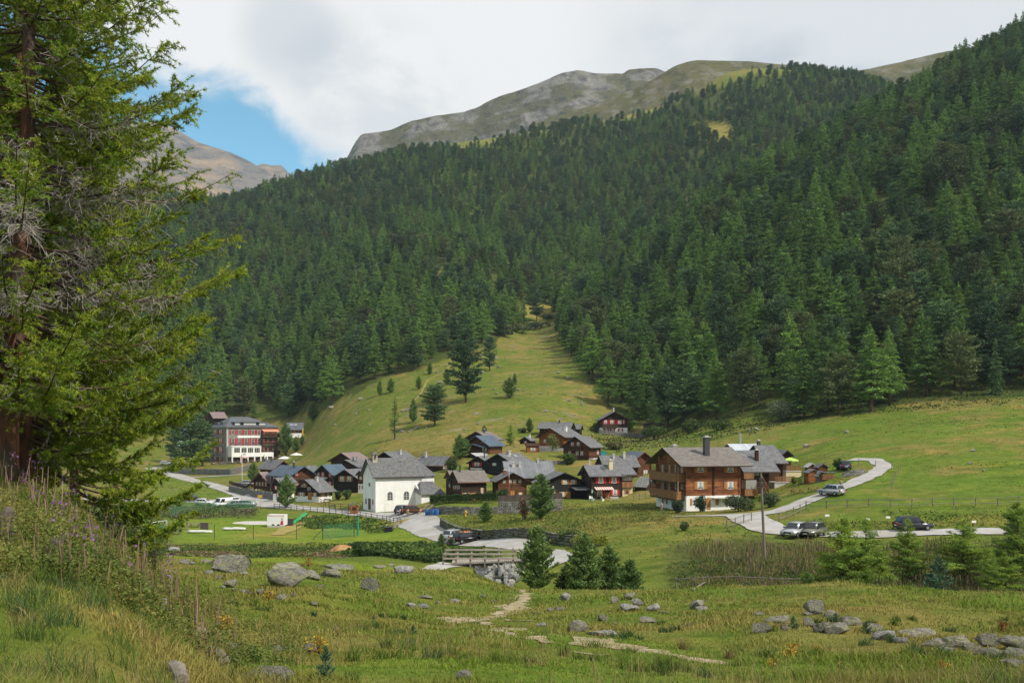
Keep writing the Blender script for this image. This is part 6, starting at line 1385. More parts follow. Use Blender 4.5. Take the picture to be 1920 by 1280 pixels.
# loudspeaker box and handrails at the road
t = thing('loudspeaker_box', 'dark box on the grass at the end of two pale beams', 'box', gp(728.5, 997, 120), .1); b = MB(); b.box(-.75,.75,-.4,.4,-.1,.9); b.build('case', m_steel, t); b = MB(); b.box(-.65,.65,-.43,-.4,.08,.82); b.build('front_grille', m_tyre, t)
for k in range(2):
    A_, B_ = gp(737+3*k, 994-1*k, 120), gp(754+1.2*k, 975-1*k, 120); b = MB(); b.tube([A_+Vector((0,0,.35)), B_+Vector((0,0,.9))], .11, 6); o = b.build('timber_beam', m_greywood); tag(o, ['pale timber beam rising from the box to the road, left one', 'pale timber beam rising from the box to the road, right one'][k], 'beam', 'timber beams by the box')
A_, B_ = gp(783, 966, 120), gp(802, 953, 120)
for k in range(2):
    b = MB(); p, q_ = A_+Vector((1.0*k, 0, .3)), B_+Vector((1.0*k, 0, .7)); b.tube([p, q_], .10, 6); b.tube([p+Vector((0,0,-.9)), p+Vector((0,0,.1))], .08, 5); b.tube([q_+Vector((0,0,-.9)), q_+Vector((0,0,.1))], .08, 5); o = b.build('stair_handrail', m_greywood); tag(o, ['pale wooden handrail beside the chapel lean-to', 'second pale handrail, nearer the blue barrels'][k], 'handrail')
m_barrel = mat('blue_plastic', (.03,.12,.35), rough=.45)
for k, x in enumerate((800.5, 806, 811.5, 819.5)):
    b = MB(); b.tube([(0,0,0),(0,0,.05),(0,0,.3),(0,0,.34),(0,0,.6),(0,0,.64),(0,0,.93),(0,0,.97)], [.27,.29,.30,.32,.32,.30,.29,.26], 12); o = b.build('blue_barrel', m_barrel, smooth=False); o.location = gp(x, 966, 120); o.scale = (1.15, 1.15, 1.15)
    tag(o, ['blue plastic barrel at the left end of the hedge wall', 'second blue barrel from the chapel side', 'blue barrel at the right end of the three touching ones', 'blue barrel standing apart from the other three'][k], 'barrel', 'blue barrels by the hedge wall')
b = MB(); b.tube([(0,0,0),(0,0,.1),(0,0,.7),(0,0,.85),(0,0,.95)], [.2,.14,.14,.17,.05], 10); b.obox((0,0,.6), (.28,.09,.09)); o = b.build('hydrant', mat('yellow_hydrant_paint', (.75,.42,.02), rough=.5)); o.location = gp(873, 967, 120); tag(o, 'small yellow hydrant in the grass below the hedge wall', 'hydrant')
# notice shelter
t = thing('notice_shelter', 'little brown wooden shelter with grey gabled roof at the roadside', 'shelter', gp(664, 963, 120), R(15)); b = MB(); b.box(-.75,.75,-.5,.5,-.3,1.75); b.build('cabinet', m_orange, t); b = MB()
b.prism([(-1.05,1.7),(0,2.3),(1.05,1.7),(1.05,1.8),(0,2.42),(-1.05,1.8)], 'y', -.75, .75); b.build('roof', m_slateR, t); b = MB(); b.box(-.45,.45,-.53,-.5,.7,1.5); b.build('notice_board', m_dkbrown, t)
# poles
p = gp(1435, 1052, 60); t = thing('power_pole', 'tall weathered timber pole rising from the fireweed bank', 'pole', p); b = MB(); b.tube([(0,0,-.8),(-.25,0,4.5),(-.42,.1,9.0)], [.15,.13,.10], 8); b.build('mast', mat('grey_pole_wood', (.20,.165,.13), (.13,.11,.09), scale=2, rough=.9, stretch=(1,1,.2)), t)
b = MB(); b.box(-.62,-.22,-.1,.1,8.3,8.5); b.box(-.55,-.3,-.2,.2,7.6,8.0); b.build('bracket', m_steel, t)
t = thing('street_lamp', 'dark lantern street lamp in the garden of the red-shuttered chalet', 'street lamp', gp(1110, 962, 120)); b = MB(); b.tube([(0,0,-.3),(0,0,3.4)], .05, 6); b.build('post', m_steel, t); b = MB(); b.tube([(0,0,3.4),(0,0,3.85)], [.13,.2], 6); b.build('lantern_glass', m_curtain, t); b = MB(); b.tube([(0,0,3.85),(0,0,4.1)], [.26,.03], 6); b.build('lantern_cap', m_steel, t)
hB = H['B']; p = Vector((XD(954.5, 197), 197, h1(XD(954.5, 197), 197))); t = thing('flagpole', 'red and white flagpole before the carved timber chalet', 'flagpole', p); b = MB(); b.tube([(0,0,-.2),(0,0,4.9)], .05, 6); b.build('lower_shaft', mat('faded_red_pole', (.42,.15,.12), rough=.6), t); b = MB(); b.tube([(0,0,4.9),(0,0,6.9)], [.05,.035], 6); b.build('upper_shaft', m_goal, t)
p = gp(454, 905, 200); t = thing('flagpole', 'white flagpole with a limp red and white flag below the hotel', 'flagpole', p); b = MB(); b.tube([(0,0,-.2),(0,0,9)], .07, 6); b.build('shaft', m_goal, t); b = MB(); V = []
for k in range(6): V += [(-.05-.09*k, .1*math.sin(k*1.3), 8.8-.1*k), (-.03-.07*k, .1*math.sin(k*1.3), 6.4-.06*k)]
b.add(V, [(2*i, 2*i+2, 2*i+3, 2*i+1) for i in range(5)]); b.f; b.m = [0,1,0,1,0][:len(b.m)]; b.build('flag', [mat('red_flag', (.5,.04,.04), rough=.8), m_canvas], t)
t = thing('signpost', 'yellow hiking signpost at the road fork', 'signpost', gp(488, 950, 150)); b = MB(); b.tube([(0,0,-.2),(0,0,2.6)], .05, 6); b.build('post', m_gal, t)
for k in range(2): b = MB(); b.prism([(-.6,2.15+.3*k),(.35,2.15+.3*k),(.55,2.26+.3*k),(.35,2.37+.3*k),(-.6,2.37+.3*k)], 'y', -.06, -.03); b.build('sign_plate', mat('yellow_sign', (.75,.42,.03), rough=.6), t)
for k, (x, y) in enumerate(((1551, 972), (1627, 979.5), (1665, 977), (1826, 984))):
    t = thing('plaque', ['small white plaque on the bank, first beside the rail fence end', 'small white plaque on the bank between the young larch and junction', 'small white plaque on the bank left of the dark SUV', 'small white plaque on the bank behind the broad larch'][k], 'plaque', gp(x, y+3, 110), .2, 'white plaques on the bank'); b = MB(); b.box(-.3,.3,-.02,.02,.5,.75); b.build('plate', m_canvas, t); b = MB(); b.box(-.03,.03,-.01,.05,-.2,.6); b.build('stake', m_greywood, t)
# right-hand corner of the hamlet
picnic(gp(1494, 925, 120), .15, 'brown picnic table nearest the big chalet on the lawn', m_rail, 'picnic tables on the lawn', 2.0); picnic(gp(1526, 921, 120), .1, 'brown picnic table just left of the silver SUV', m_rail, 'picnic tables on the lawn', 2.0); picnic(gp(1508, 906, 120), .1, 'dark picnic table before the wood sheds', m_dirtywood, 'picnic tables on the lawn', 2.2)
def hut(px, py, w, d_, hh, rise, label, wm, rm, yaw=.1, name='shed', cat='shed', axis='y'):
    p = gp(px, py, 120); t = thing(name, label, cat, p, yaw); b = MB(); b.prism([(-w/2,-.6),(w/2,-.6),(w/2,hh),(0,hh+rise),(-w/2,hh)], axis, -d_/2, d_/2); b.build('wall', wm, t); b = MB(); o = .25; k = rise/(w/2)
    b.prism([(-w/2-o,hh-o*k+.03),(0,hh+rise+.03),(w/2+o,hh-o*k+.03),(w/2+o,hh-o*k+.14),(0,hh+rise+.16),(-w/2-o,hh-o*k+.14)], axis, -d_/2-.25, d_/2+.25); b.build('roof', rm, t); return t
hut(1522, 903, 1.9, 1.8, 1.5, .45, 'little brown garden hut with rounded grey roof on the lawn', m_orange, m_slateR); hut(1520, 889, 1.5, 1.5, 1.3, .5, 'smaller brown hut behind the rounded-roof hut', m_brownlog, m_pale); hut(1540, 889, 1.6, 1.5, 1.2, .5, 'brown hut with plain grey gable roof beside the bush', m_brownlog, m_slateR)
t = hut(1538, 902, 1.1, 1.1, 1.0, .6, 'domed grey stone bread oven among the wood sheds', m_dry, m_stoneroof, name='bread_oven', cat='oven')
def logs(px, py, w, hh, label, seed=0):
    p = gp(px, py, 120); rr = random.Random(seed); t = thing('firewood_stack', label, 'firewood', p, .1); b = MB(); n = int(w/.17)
    for j in range(int(hh/.16)):
        for k in range(n): b.tube([(-w/2+.17*k+.085*(j % 2), -.4+rr.uniform(-.05,.05), .08+.155*j), (-w/2+.17*k+.085*(j % 2), .4, .08+.155*j)], rr.uniform(.065,.085), 6)
    o = b.build('logs', mat('cut_log_ends', (.38,.20,.09), (.22,.11,.05), scale=4, rough=.9), t); b = MB(); b.box(-w/2-.1, w/2+.1, -.55, .5, hh+.1, hh+.17); b.build('cover', m_slate, t); return t
logs(1553, 899, 2.2, 1.1, 'stack of orange-brown firewood under a cover by the lawn bush', 1); logs(1135, 862, 2.0, .9, 'stack of split firewood behind the three-storey chalet', 2)
b = MB(); b.box(-.8,.8,-.6,.6,0,1.1); t = thing('container', 'teal container box beside the three-storey chalet', 'container', gp(1130, 855, 120), .1); b.build('body', mat('teal_paint', (.03,.25,.27), rough=.5), t); MB().box(-.85,.85,-.65,.65,1.1,1.2).build('lid', m_teal, t)
hut(1227, 810, 6.5, 4, 2.6, .7, 'low grey-brown hay hut half hidden by larches near the wood edge', m_dirtywood, m_dkbrown, name='hay_hut', cat='hut')
# bench, table and garden things of the chalets
def bench(p, yaw, label, m):
    t = thing('bench', label, 'bench', p, yaw); MB().box(-.8,.8,-.2,.2,.4,.46).build('seat', m, t); MB().box(-.8,.8,.18,.23,.55,.85).build('backrest', m, t)
    for sx in (-1, 1): MB().box(sx*.65-.05, sx*.65+.05, -.18, .22, -.1, .4).build('leg', m, t)
bench(gp(613, 942, 150), 0, 'brown bench against the white base of the roadside chalet', m_dkbrown); bench(gp(623, 954, 150), .2, 'dark bench inside the lawn fence near the chapel', m_dirtywood); bench(gp(1152, 939, 150), 0, 'pale bench under the lower window of the red-shuttered chalet', m_conc)
for k, (x, y) in enumerate(((1107, 938), (1112, 939), (1130, 939))):
    t = thing('garden_chair', ['white garden chair left of the chalet door by the lantern', 'white garden chair beside the door step of the red-shuttered chalet', 'white garden chair right under the striped awning'][k], 'chair', gp(x, y, 150), k); MB().box(-.22,.22,-.22,.22,.4,.45).build('seat', m_frame, t); MB().box(-.22,.22,.2,.24,.45,.9).build('backrest', m_frame, t)
    for lx in (-.2, .2): MB().box(lx-.02, lx+.02, -.2, .2, -.05, .4).build('leg', m_frame, t)
# ---------------- bridge ----------------
m_plank = mat('bleached_bridge_timber', (.36,.32,.265), (.25,.22,.185), scale=2, rough=.9, spec=.1, stretch=(.5,1,3), bump=.3)
zL, zR = -(1057.5-HY)/F*107, -(1051-HY)/F*107
xa, xb = XD(846, 107), XD(1000, 107); t = thing('bridge', 'short bleached timber bridge with railings over the stream', 'bridge', (xa, 107, zL)); Lb = xb-xa; sl_ = (zR-zL)/Lb
def bz(x): return sl_*x
b = MB()
for k in range(int(Lb/.22)): x = .22*k; b.obox((x+.1, 1.7, bz(x)+.04), (.1, 1.85, .05))
b.build('deck', m_plank, t)
for y in (.15, 1.7, 3.2): MB().add([(0,y-.15,-.5),(Lb,y-.15,bz(Lb)-.5),(Lb,y+.15,bz(Lb)-.5),(0,y+.15,-.5),(0,y-.15,-.02),(Lb,y-.15,bz(Lb)-.02),(Lb,y+.15,bz(Lb)-.02),(0,y+.15,-.02)], [(0,3,2,1),(4,5,6,7),(0,1,5,4),(1,2,6,5),(2,3,7,6),(3,0,4,7)]).build('girder', m_dirtywood, t)
for y in (-.12, 3.5):
    pts_ = [XD(p, 107)-xa for p in (831, 855, 882, 909, 935, 962)]+[Lb-.3]
    for x in pts_: MB().box(x-.09, x+.09, y-.08, y+.08, bz(x)-.65, bz(x)+1.12).build('railing_post', m_plank if y > 0 else m_greywood, t)
    for zz in (.5, .98): MB().obox(((pts_[0]+pts_[-1])/2, y-.12 if y < 0 else y-.1, bz((pts_[0]+pts_[-1])/2)+zz), ((pts_[-1]-pts_[0])/2, .05, .09)).build('handrail', m_plank, t)
MB().box(XD(962, 107)-xa, Lb+.4, .1, 3.3, -3.2, bz(Lb)-.5).build('abutment', m_conc, t)
# ---------------- single trees of the meadow, hamlet and stream ----------------
m_pineN = mat('young_pine_needles', (.115,.19,.058), rough=.7, spec=.2, attr='tint', rnd=((.85,.9,.9),(1.15,1.1,1.1)), transl=.15)
m_larchN = mat('young_larch_needles', (.17,.26,.05), rough=.75, spec=.15, attr='tint', rnd=((.85,.9,.9),(1.12,1.08,1.05)), transl=.4)
m_blueP = mat('blue_green_needles', (.075,.15,.085), rough=.7, spec=.2, attr='tint', transl=.15)
K0 = len(KINDS)
plump = lambda a: max(.0, (1-a**1.35))**.9*min(1, .75+1.2*a)
open_ = lambda a: (1-a)**.9*min(1, .45+3*a)
for sd_ in range(3): kind('pine_tree', 4.8, 1.35, 200+sd_, m_pineN, plump, nb=190, per=95, size=.27, t0=.03, rise=.75, droop=.1, lump=.32, up=.85, slim=.34, jit=.11, colr=((1,1,1),(1.25,1.15,.9)))
for sd_ in range(3): kind('young_larch_tree', 6.0, 2.0, 210+sd_, m_larchN, open_, nb=110, per=330, size=.19, t0=.06, rise=.45, droop=.42, lump=.4, slim=.3, jit=.12, colr=((1,1,1),(1.3,1.15,.8)))
kind('small_pine', 1.6, .5, 220, m_blueP, plump, nb=60, per=70, size=.15, t0=.03, rise=.6, droop=.1, lump=.25, up=.8, slim=.25)
kind('pine_tree', 12.0, 3.3, 221, m_arolla, egg, nb=150, per=70, size=.55, t0=.12, rise=.35, droop=.2, lump=.38, up=.5, slim=.45, jit=.12)
kind('larch_tree', 15.0, 2.9, 222, m_larch, open_, nb=120, per=60, size=.5, t0=.12, rise=.1, droop=.3, lump=.35, slim=.35, jit=.08)
PN, LN_, SP, MP, ML = [K0, K0+1, K0+2], [K0+3, K0+4, K0+5], K0+6, K0+7, K0+8
def tree_at(k, px, py, hpx, label, wide=1.0, d=None, group=None, dmin=40, rz=None, name=None):
    p = atd(px, d) if d else gp(px, py, dmin); Hh = hpx*p.y/F*1.03
    p.z -= .1; return plant_tree(k, p, Hh, rz if rz is not None else px*1.7, label, group, wide, name)
GM = 'single trees on the meadow'
for a in [(MP, 873, 755, 112, 'largest broad conifer alone in the middle of the meadow', 1.05), (MP, 815, 799, 74, 'broad round-topped pine below the largest meadow conifer', 1.3), (ML, 740, 824, 78, 'slim pale larch low on the meadow', .95),
          (PN[0], 775, 792, 44, 'dark narrow pine between the slim larch and round-topped pine', .75), (PN[1], 733, 737, 27, 'small dark pine in front of the wood edge', 1.1), (PN[2], 712, 742, 30, 'narrow young pine left of the small dark meadow pine', .7),
          (PN[0], 785, 730, 24, 'small round pine uphill of the narrow dark pine', 1.0), (PN[1], 838, 722, 30, 'young pine just left of the largest meadow conifer', .95), (MP, 918, 696, 62, 'thin-crowned dark pine above and right of the largest meadow conifer', .8),
          (PN[2], 955, 747, 38, 'egg-shaped dark pine alone right of the meadow centre', 1.35), (PN[0], 965, 724, 24, 'little narrow pine behind the egg-shaped pine', .75), (PN[1], 806, 702, 22, 'tiny pine high on the meadow near the wood', .9),
          (PN[2], 587, 789, 36, 'small pine at the meadow corner above the cabin', 1.1), (ML, 850, 700, 40, 'thin larch above the largest meadow conifer', .9)]:
    tree_at(a[0], a[1], a[2], a[3], a[4], a[5], group=GM, dmin=250)
GV2 = 'trees among the chalets'
for a in [(PN[0], 1014, 980, 84, 'tall dense pine standing before the board fence', 1.25, 160), (PN[1], 537, 941, 62, 'dense conical pine beside the road at the left chalets', 1.1, 222), (PN[2], 475, 896, 40, 'pine between the hotel terrace wall and the leftmost chalet', 1.15, 300),
          (PN[0], 911, 979, 38, 'short loose pine on the bank below the hedge', 1.5, 168), (PN[1], 862, 874, 46, 'dark pine behind the hedge chalet roof', 1.1, 250), (PN[2], 872, 872, 34, 'smaller pine touching the dark one behind the hedge chalet', 1.2, 252),
          (LN_[0], 957, 845, 38, 'soft green larch right of the blue-roofed chalet', .95, 275), (PN[0], 908, 816, 18, 'pine tip rising behind the highest left chalet', 1.2, 300), (PN[1], 993, 822, 28, 'pine above the tiny black hut', 1.0, 300),
          (PN[2], 536, 831, 60, 'dark pine at the right corner of the hotel', .9, 428), (PN[0], 555, 846, 28, 'small pine on the grass right of the hotel pine', 1.1, 425), (PN[1], 567, 841, 20, 'smallest pine right of the hotel', 1.0, 430),
          (MP, 357, 879, 98, 'large spreading pine before the hotel, left one with bare trunk', 1.15, 396), (MP, 380, 876, 80, 'large dark pine against the hotel side wall', 1.0, 402), (MP, 328, 868, 60, 'dark conifer at the far left of the hotel', 1.1, 425),
          (ML, 1226, 838, 92, 'light green larch in front of the hay hut', 1.1, 300), (LN_[1], 1180, 790, 40, 'small larch left of the light green one by the wood', 1.0, 335), (PN[2], 827, 1005, 30, 'little slim pine on the verge of the gravel road', .9, 142)]:
    tree_at(a[0], a[1], a[2], a[3], a[4], a[5], d=a[6], group=GV2)
# along the stream and the road, nearer
for a in [(PN[0], 1007, 1114, 126, 'bushy dark pine nearest the bridge abutment', 1.1, 84), (PN[1], 1096, 1112, 122, 'tall bushy pine, middle of the stream group', 1.05, 83), (PN[2], 1141, 1106, 102, 'pine behind the tall middle one of the stream group', 1.15, 88),
          (PN[0], 1181, 1110, 76, 'low broad pine at the right end of the stream group', 1.35, 82), (PN[2], 1060, 1106, 60, 'low pine leaning out to the left of the tall middle one', 1.3, 86)]:
    tree_at(a[0], a[1], a[2], a[3], a[4], a[5], d=a[6], group='bushy pines beside the stream')
for a in [(LN_[0], 1578, 1112, 166, 'feathery young larch before the two parked cars, left of its pair', 1.5, 76), (LN_[1], 1624, 1108, 158, 'feathery young larch, right one of the close pair', 1.45, 78), (LN_[2], 1602, 1114, 120, 'lower feathery larch filling the gap inside the close pair', 1.6, 74), (LN_[2], 1655, 1112, 88, 'low larch sapling right of the close pair', 1.5, 75),
          (LN_[1], 1702, 1048, 112, 'young larch with bare lower trunk hiding the dark SUV', 1.25, 92), (LN_[2], 1806, 1040, 118, 'broad spreading larch on the right bank', 1.85, 90), (LN_[0], 1908, 1020, 135, 'dense larch at the right picture edge', 1.5, 92),
          (PN[1], 1912, 945, 82, 'dark pine rising behind the larch at the right edge', 1.2, 105), (LN_[2], 1885, 1110, 90, 'shaded larch thicket below the right edge trees', 1.6, 78), (LN_[1], 1860, 1075, 80, 'drooping larch between the broad one and the right edge', 1.3, 84),
          (PN[2], 1515, 1112, 56, 'dark little pine left of the close larch pair', 1.2, 73)]:
    tree_at(a[0], a[1], a[2], a[3], a[4], a[5], d=a[6], group='young trees on the right-hand stream bank')
tree_at(SP, 1760, 1108, 84, 'blue-green young pine at the edge of the right-hand grass terrace', 1.1, 66, name='small_pine')
for a in [(611, 1282, 86, 'slim blue-green pine seedling at the bottom edge of the picture', .75), (775, 1190, 26, 'forked little pine seedling in the middle grass', 1.0), (700, 1172, 24, 'tiny pine seedling left of the forked one', .8), (1488, 1180, 30, 'pine seedling growing through the stone row', 1.2), (1567, 1168, 24, 'blue-green seedling behind the stone row', 1.2), (1625, 1188, 30, 'bushy seedling in the gap of the stone row', 1.3)]:
    tree_at(SP, a[0], a[1], a[2], a[3], a[4], group='pine seedlings in the foreground grass', dmin=6, name='pine_seedling')
# shrubs
dk, md, yl = (.045,.075,.028), (.07,.12,.03), (.16,.19,.03)
def B(px, py, wpx, hpx, label, c, c2=None, d=None, n=1400, size=None, seed=0, dep=None, **kw):
    p = atd(px, d) if d else gp(px, py, 40); k = p.y/F; p.z -= .05
    return bush(p, wpx*k, hpx*k, label, c, c2, n, size or max(.09, .0017*p.y), seed or int(px), None, dep, **kw)
B(1383, 951, 62, 34, 'large grey-green bush before the white ground floor, by the lamp-side door', (.07,.10,.05), (.10,.13,.06), 150, 2600, lobes=10)
B(1442, 947, 46, 34, 'round grey-green bush right of the big chalet', (.075,.105,.05), (.11,.14,.06), 148, 2200, lobes=9)
B(1273, 958, 28, 26, 'bush at the left corner of the white ground floor', (.06,.09,.045), None, 156); B(1313, 955, 26, 32, 'upright grey-green shrub between the ground floor windows', (.06,.10,.05), None, 156)
B(1396, 1112, 42, 40, 'round grey-green willow bush at the rim of the grass terrace', (.075,.115,.05), (.11,.15,.06), 76, 2600, lobes=9)
B(1465, 810, 62, 40, 'pale silvery willow at the wood edge behind the big chalet', (.13,.17,.09), (.17,.20,.12), 262, 2600, lobes=9)
B(1570, 895, 24, 24, 'green bush beside the firewood stack', md, (.1,.16,.03), 170); B(1490, 903, 14, 14, 'yellow-green shrub by the terrace door', yl, None, 170, 700)
B(635, 927, 14, 18, 'round dark bush left of the black tan-shuttered chalet', dk, md, 232, 700); B(650, 927, 18, 20, 'wider round bush beside the black tan-shuttered chalet', md, None, 231, 800)
B(945, 935, 26, 26, 'green shrub between the hedge chalet and carved chalet', dk, md, 199, 1000); B(935, 935, 16, 20, 'smaller shrub at the right end of the hedge', md, None, 199, 600)
B(1065, 868, 30, 22, 'leafy bush below the three-storey chalet', md, (.1,.15,.03), 240, 1000); B(848, 905, 34, 28, 'dark bush between the chapel and hedge chalet', dk, md, 235, 1200)
B(1035, 838, 30, 34, 'pale feathery tree before the orange timber house', (.13,.16,.05), (.17,.18,.06), 262, 900); B(1112, 935, 14, 22, 'small dark shrub by the garden lantern', dk, None, 199, 600)
B(981, 985, 24, 50, 'reddish-brown dead larch bush on the bank', (.30,.15,.075), (.24,.17,.08), 163, 500, lobes=6); B(984, 950, 12, 36, 'sparse rusty twigs above the dead larch bush', (.32,.17,.09), None, 164, 160)
B(1265, 905, 14, 12, 'little green shrub before the slab-roofed barn', md, None, 200, 400); B(1285, 985, 22, 18, 'loose grey shrub on the slope below the big chalet', (.08,.11,.045), None, 130, 700)
B(1478, 1100, 20, 28, 'bright yellow-leaved bush left of the dark little pine', (.42,.36,.03), (.25,.26,.03), 74, 700); B(1122, 1020, 36, 22, 'yellow-green shrub on the bank above the stream pines', (.30,.30,.035), (.17,.2,.03), 125, 900)
B(1093, 1040, 60, 26, 'yellow-green herbs above the end of the retaining wall', (.22,.24,.03), (.12,.15,.03), 128, 1500); B(845, 1018, 16, 20, 'grey willow shrub beside the gravel road', (.09,.12,.06), None, 143, 400)
B(980, 800, 20, 10, 'low rounded shrub on the upper meadow', dk, None, 300, 300); B(1065, 990, 46, 30, 'tangled dark shrub over the wall end', dk, md, 133, 1400)
for k, (x, y, w, hh, dd) in enumerate(((252, 905, 120, 150, 44), (190, 930, 130, 120, 40), (120, 925, 110, 120, 46), (285, 935, 70, 90, 60), (60, 925, 120, 110, 50))):
    B(x, y, w, hh, ['grey-green willow thicket under the outer larch boughs', 'dark willow thicket behind the fireweed bank', 'dark shrub between the larch trunks', 'pale willow shrub at the right end of the thicket', 'shaded shrub behind the red-brown trunk'][k], (.055,.080,.028) if k != 0 else (.085,.11,.045), (.10,.13,.045), dd, 5200, .075, lobes=14)
# scrub edges of the woods
for k, (x, y, w, hh, dd) in enumerate(((980, 612, 70, 16, 560), (1010, 590, 50, 14, 580), (940, 628, 50, 12, 530), (1030, 575, 34, 14, 600))):
    B(x, y, w, hh, ['grey-green scrub band at the top of the meadow, widest piece', 'scrub tuft below the gully', 'scrub at the left end of the upper band', 'scrub in the mouth of the gully'][k], (.07,.10,.05), (.10,.12,.06), dd, 900, .9, dep=12)
for k, (x, y, w, hh, dd) in enumerate(((1230, 825, 60, 26, 296), (1290, 815, 60, 30, 285), (1345, 800, 60, 26, 270), (1125, 735, 40, 22, 330), (1560, 785, 60, 12, 262), (1650, 775, 70, 10, 262), (1150, 860, 60, 14, 262))):
    B(x, y, w, hh, ['bright green alder scrub by the hay hut', 'green scrub under the larches right of the hay hut', 'scrub between the hay hut and the silvery willow', 'dark scrub at the left corner of the right-hand wood', 'low juniper mat on the upper right meadow', 'low juniper mat farther right on the upper meadow', 'purple-brown herb patch below the lone chalet'][k], (.06,.10,.025) if k < 4 else (.07,.085,.03) if k < 6 else (.13,.10,.075), (.09,.13,.03), dd, 1200, .5, dep=6)

# ---------------- boulders ----------------
m_rockB = mat('lichened_boulder', (.255,.245,.215), (.11,.108,.10), scale=4, rough=.95, spec=.1, detail=10, c3=(.26,.27,.13), sc3=2.2, bump=1, bscale=5, rnd=((.8,.8,.8),(1.15,1.12,1.08)))
m_rockP = mat('pale_grey_stone', (.38,.37,.345), (.20,.195,.185), scale=4, rough=.95, spec=.1, detail=10, c3=(.14,.14,.125), sc3=3.5, bump=1, bscale=6, rnd=((.85,.85,.85),(1.12,1.1,1.08)))
ROCKS = []
def rock_mesh(seed, m, sub=4, cuts=16, flat=1.0):
    bm = bmesh.new(); bmesh.ops.create_icosphere(bm, subdivisions=sub, radius=1); r = np.random.default_rng(seed); v = np.array([p.co[:] for p in bm.verts])
    v *= np.array([1, r.uniform(.7, .9), 1])
    for k in range(cuts):
        n = r.normal(0, 1, 3); n /= np.linalg.norm(n); dd = r.uniform(.42, .78); q = v@n-dd; v -= np.maximum(q, 0)[:, None]*n*.93
    v += (v/np.linalg.norm(v, axis=1)[:, None])*(.12*fbm(v[:, 0]*1.7+v[:, 2]*1.1+seed, v[:, 1]*1.7-v[:, 2], seed, 4)+.05*fbm(v[:, 0]*6+v[:, 2]*4, v[:, 1]*6-v[:, 2]*3, seed+3, 3))[:, None]
    lo, hi = v.min(0), v.max(0); v = (v-(lo+hi)/2)/((hi-lo)/2)
    for p, c in zip(bm.verts, v): p.co = c
    me = bpy.data.meshes.new('boulder'); bm.to_mesh(me); bm.free(); me.materials.append(m); me.polygons.foreach_set('use_smooth', [True]*len(me.polygons))
    try: me.set_sharp_from_angle(angle=R(38))
    except Exception: pass
    return me
for k in range(6): ROCKS.append(rock_mesh(300+k, m_rockB))
for k in range(4): ROCKS.append(rock_mesh(320+k, m_rockP, 3))
def rock(px, py, wpx, hpx, label, k, group=None, d=None, dmin=6, name='boulder', cat='boulder', sink=.3, turn=None, depth=.8, tilt=0.0):
    p = atd(px, d) if d else gp(px, py, dmin); u = p.y/F; w, hh = wpx*u/2, hpx*u
    o = link_mesh(name, ROCKS[k % len(ROCKS)]); hz = hh*(1+sink)/2; o.scale = (w*1.05, w*depth, hz); o.location = (p.x, p.y+w*depth*.5, p.z+hh-hz); q = random.Random(px*7+k)
    o.rotation_euler = (q.uniform(-.1, .1), tilt+q.uniform(-.08, .08), (0 if q.random() < .5 else math.pi)+q.uniform(-.35, .35) if turn is None else turn); return tag(o, label, cat, group)
RL = [(424,1072,78,34,0,'big brown-grey lichened boulder, largest of the left foreground'), (540,1102,84,40,1,'broad lichened boulder block with flat top, right of the largest one'), (529,1078,66,24,2,'sloping slab leaning on the broad block from behind'),
 (585,1086,32,19,3,'grey boulder touching the right side of the broad block'), (620,1081,44,17,4,'low rounded boulder right of the broad block group'), (632,1068,62,9,5,'long flat slab at the edge of the bright grass strip'), (690,1107,37,26,0,'round lichened boulder standing alone in the grass'),
 (430,1101,28,15,1,'grey stone in front of the largest left boulder'), (324,1037,27,12,8,'pale squared stone on the far edge of the grass'), (305,1163,30,46,6,'pale upright leaning slab among the herbs'), (432,1220,27,17,7,'small pale rock with yellow leaves before it'),
 (521,1221,40,13,9,'low pale stone sunk in the grass, left of the seedling'), (584,1222,34,18,3,'low mossy rock behind the seedling at the bottom'), (498,1282,112,30,2,'wide flat rock cut by the bottom edge of the picture'), (757,1074,42,14,8,'long smooth grey boulder left of the bridge path'),
 (1060,1126,25,16,6,'tawny rounded stone before the bushy pines'), (1152,1131,17,15,0,'dark stone at the left of the cluster right of the pines'), (1181,1124,26,13,1,'grey stone at the back of the cluster right of the pines'), (1196,1134,24,13,7,'pale stone at the front of the cluster right of the pines'),
 (1181,1145,40,11,8,'long low stone below the cluster right of the pines'), (1226,1146,27,16,9,'smooth grey stone right of the cluster'), (1216,1168,42,13,3,'low broad stone half sunk in dry grass'), (1085,1183,42,20,4,'brown-grey boulder beside the flat pale slab'), (1128,1193,64,10,6,'long flat pale slab beside the track'),
 (1015,1176,21,10,9,'small grey stone left of the brown-grey boulder'), (1131,1164,22,14,5,'leaning grey slab behind the brown-grey boulder'), (868,1274,38,18,6,'pale rough stone at the bottom centre'), (1307,1142,27,20,7,'grey peaked stone standing alone on the right terrace'), (1316,1146,26,10,8,'low stone at the foot of the peaked one'),
 (1530,1151,42,29,0,'large peaked dark boulder behind the stone row'), (1560,1156,28,12,4,'reddish low stone right of the peaked dark boulder'), (1516,1153,18,6,7,'flat stone left of the peaked dark boulder')]
for a in RL: rock(a[0], a[1], a[2]*.9, a[3]*.92, a[5], a[4], dmin=8)
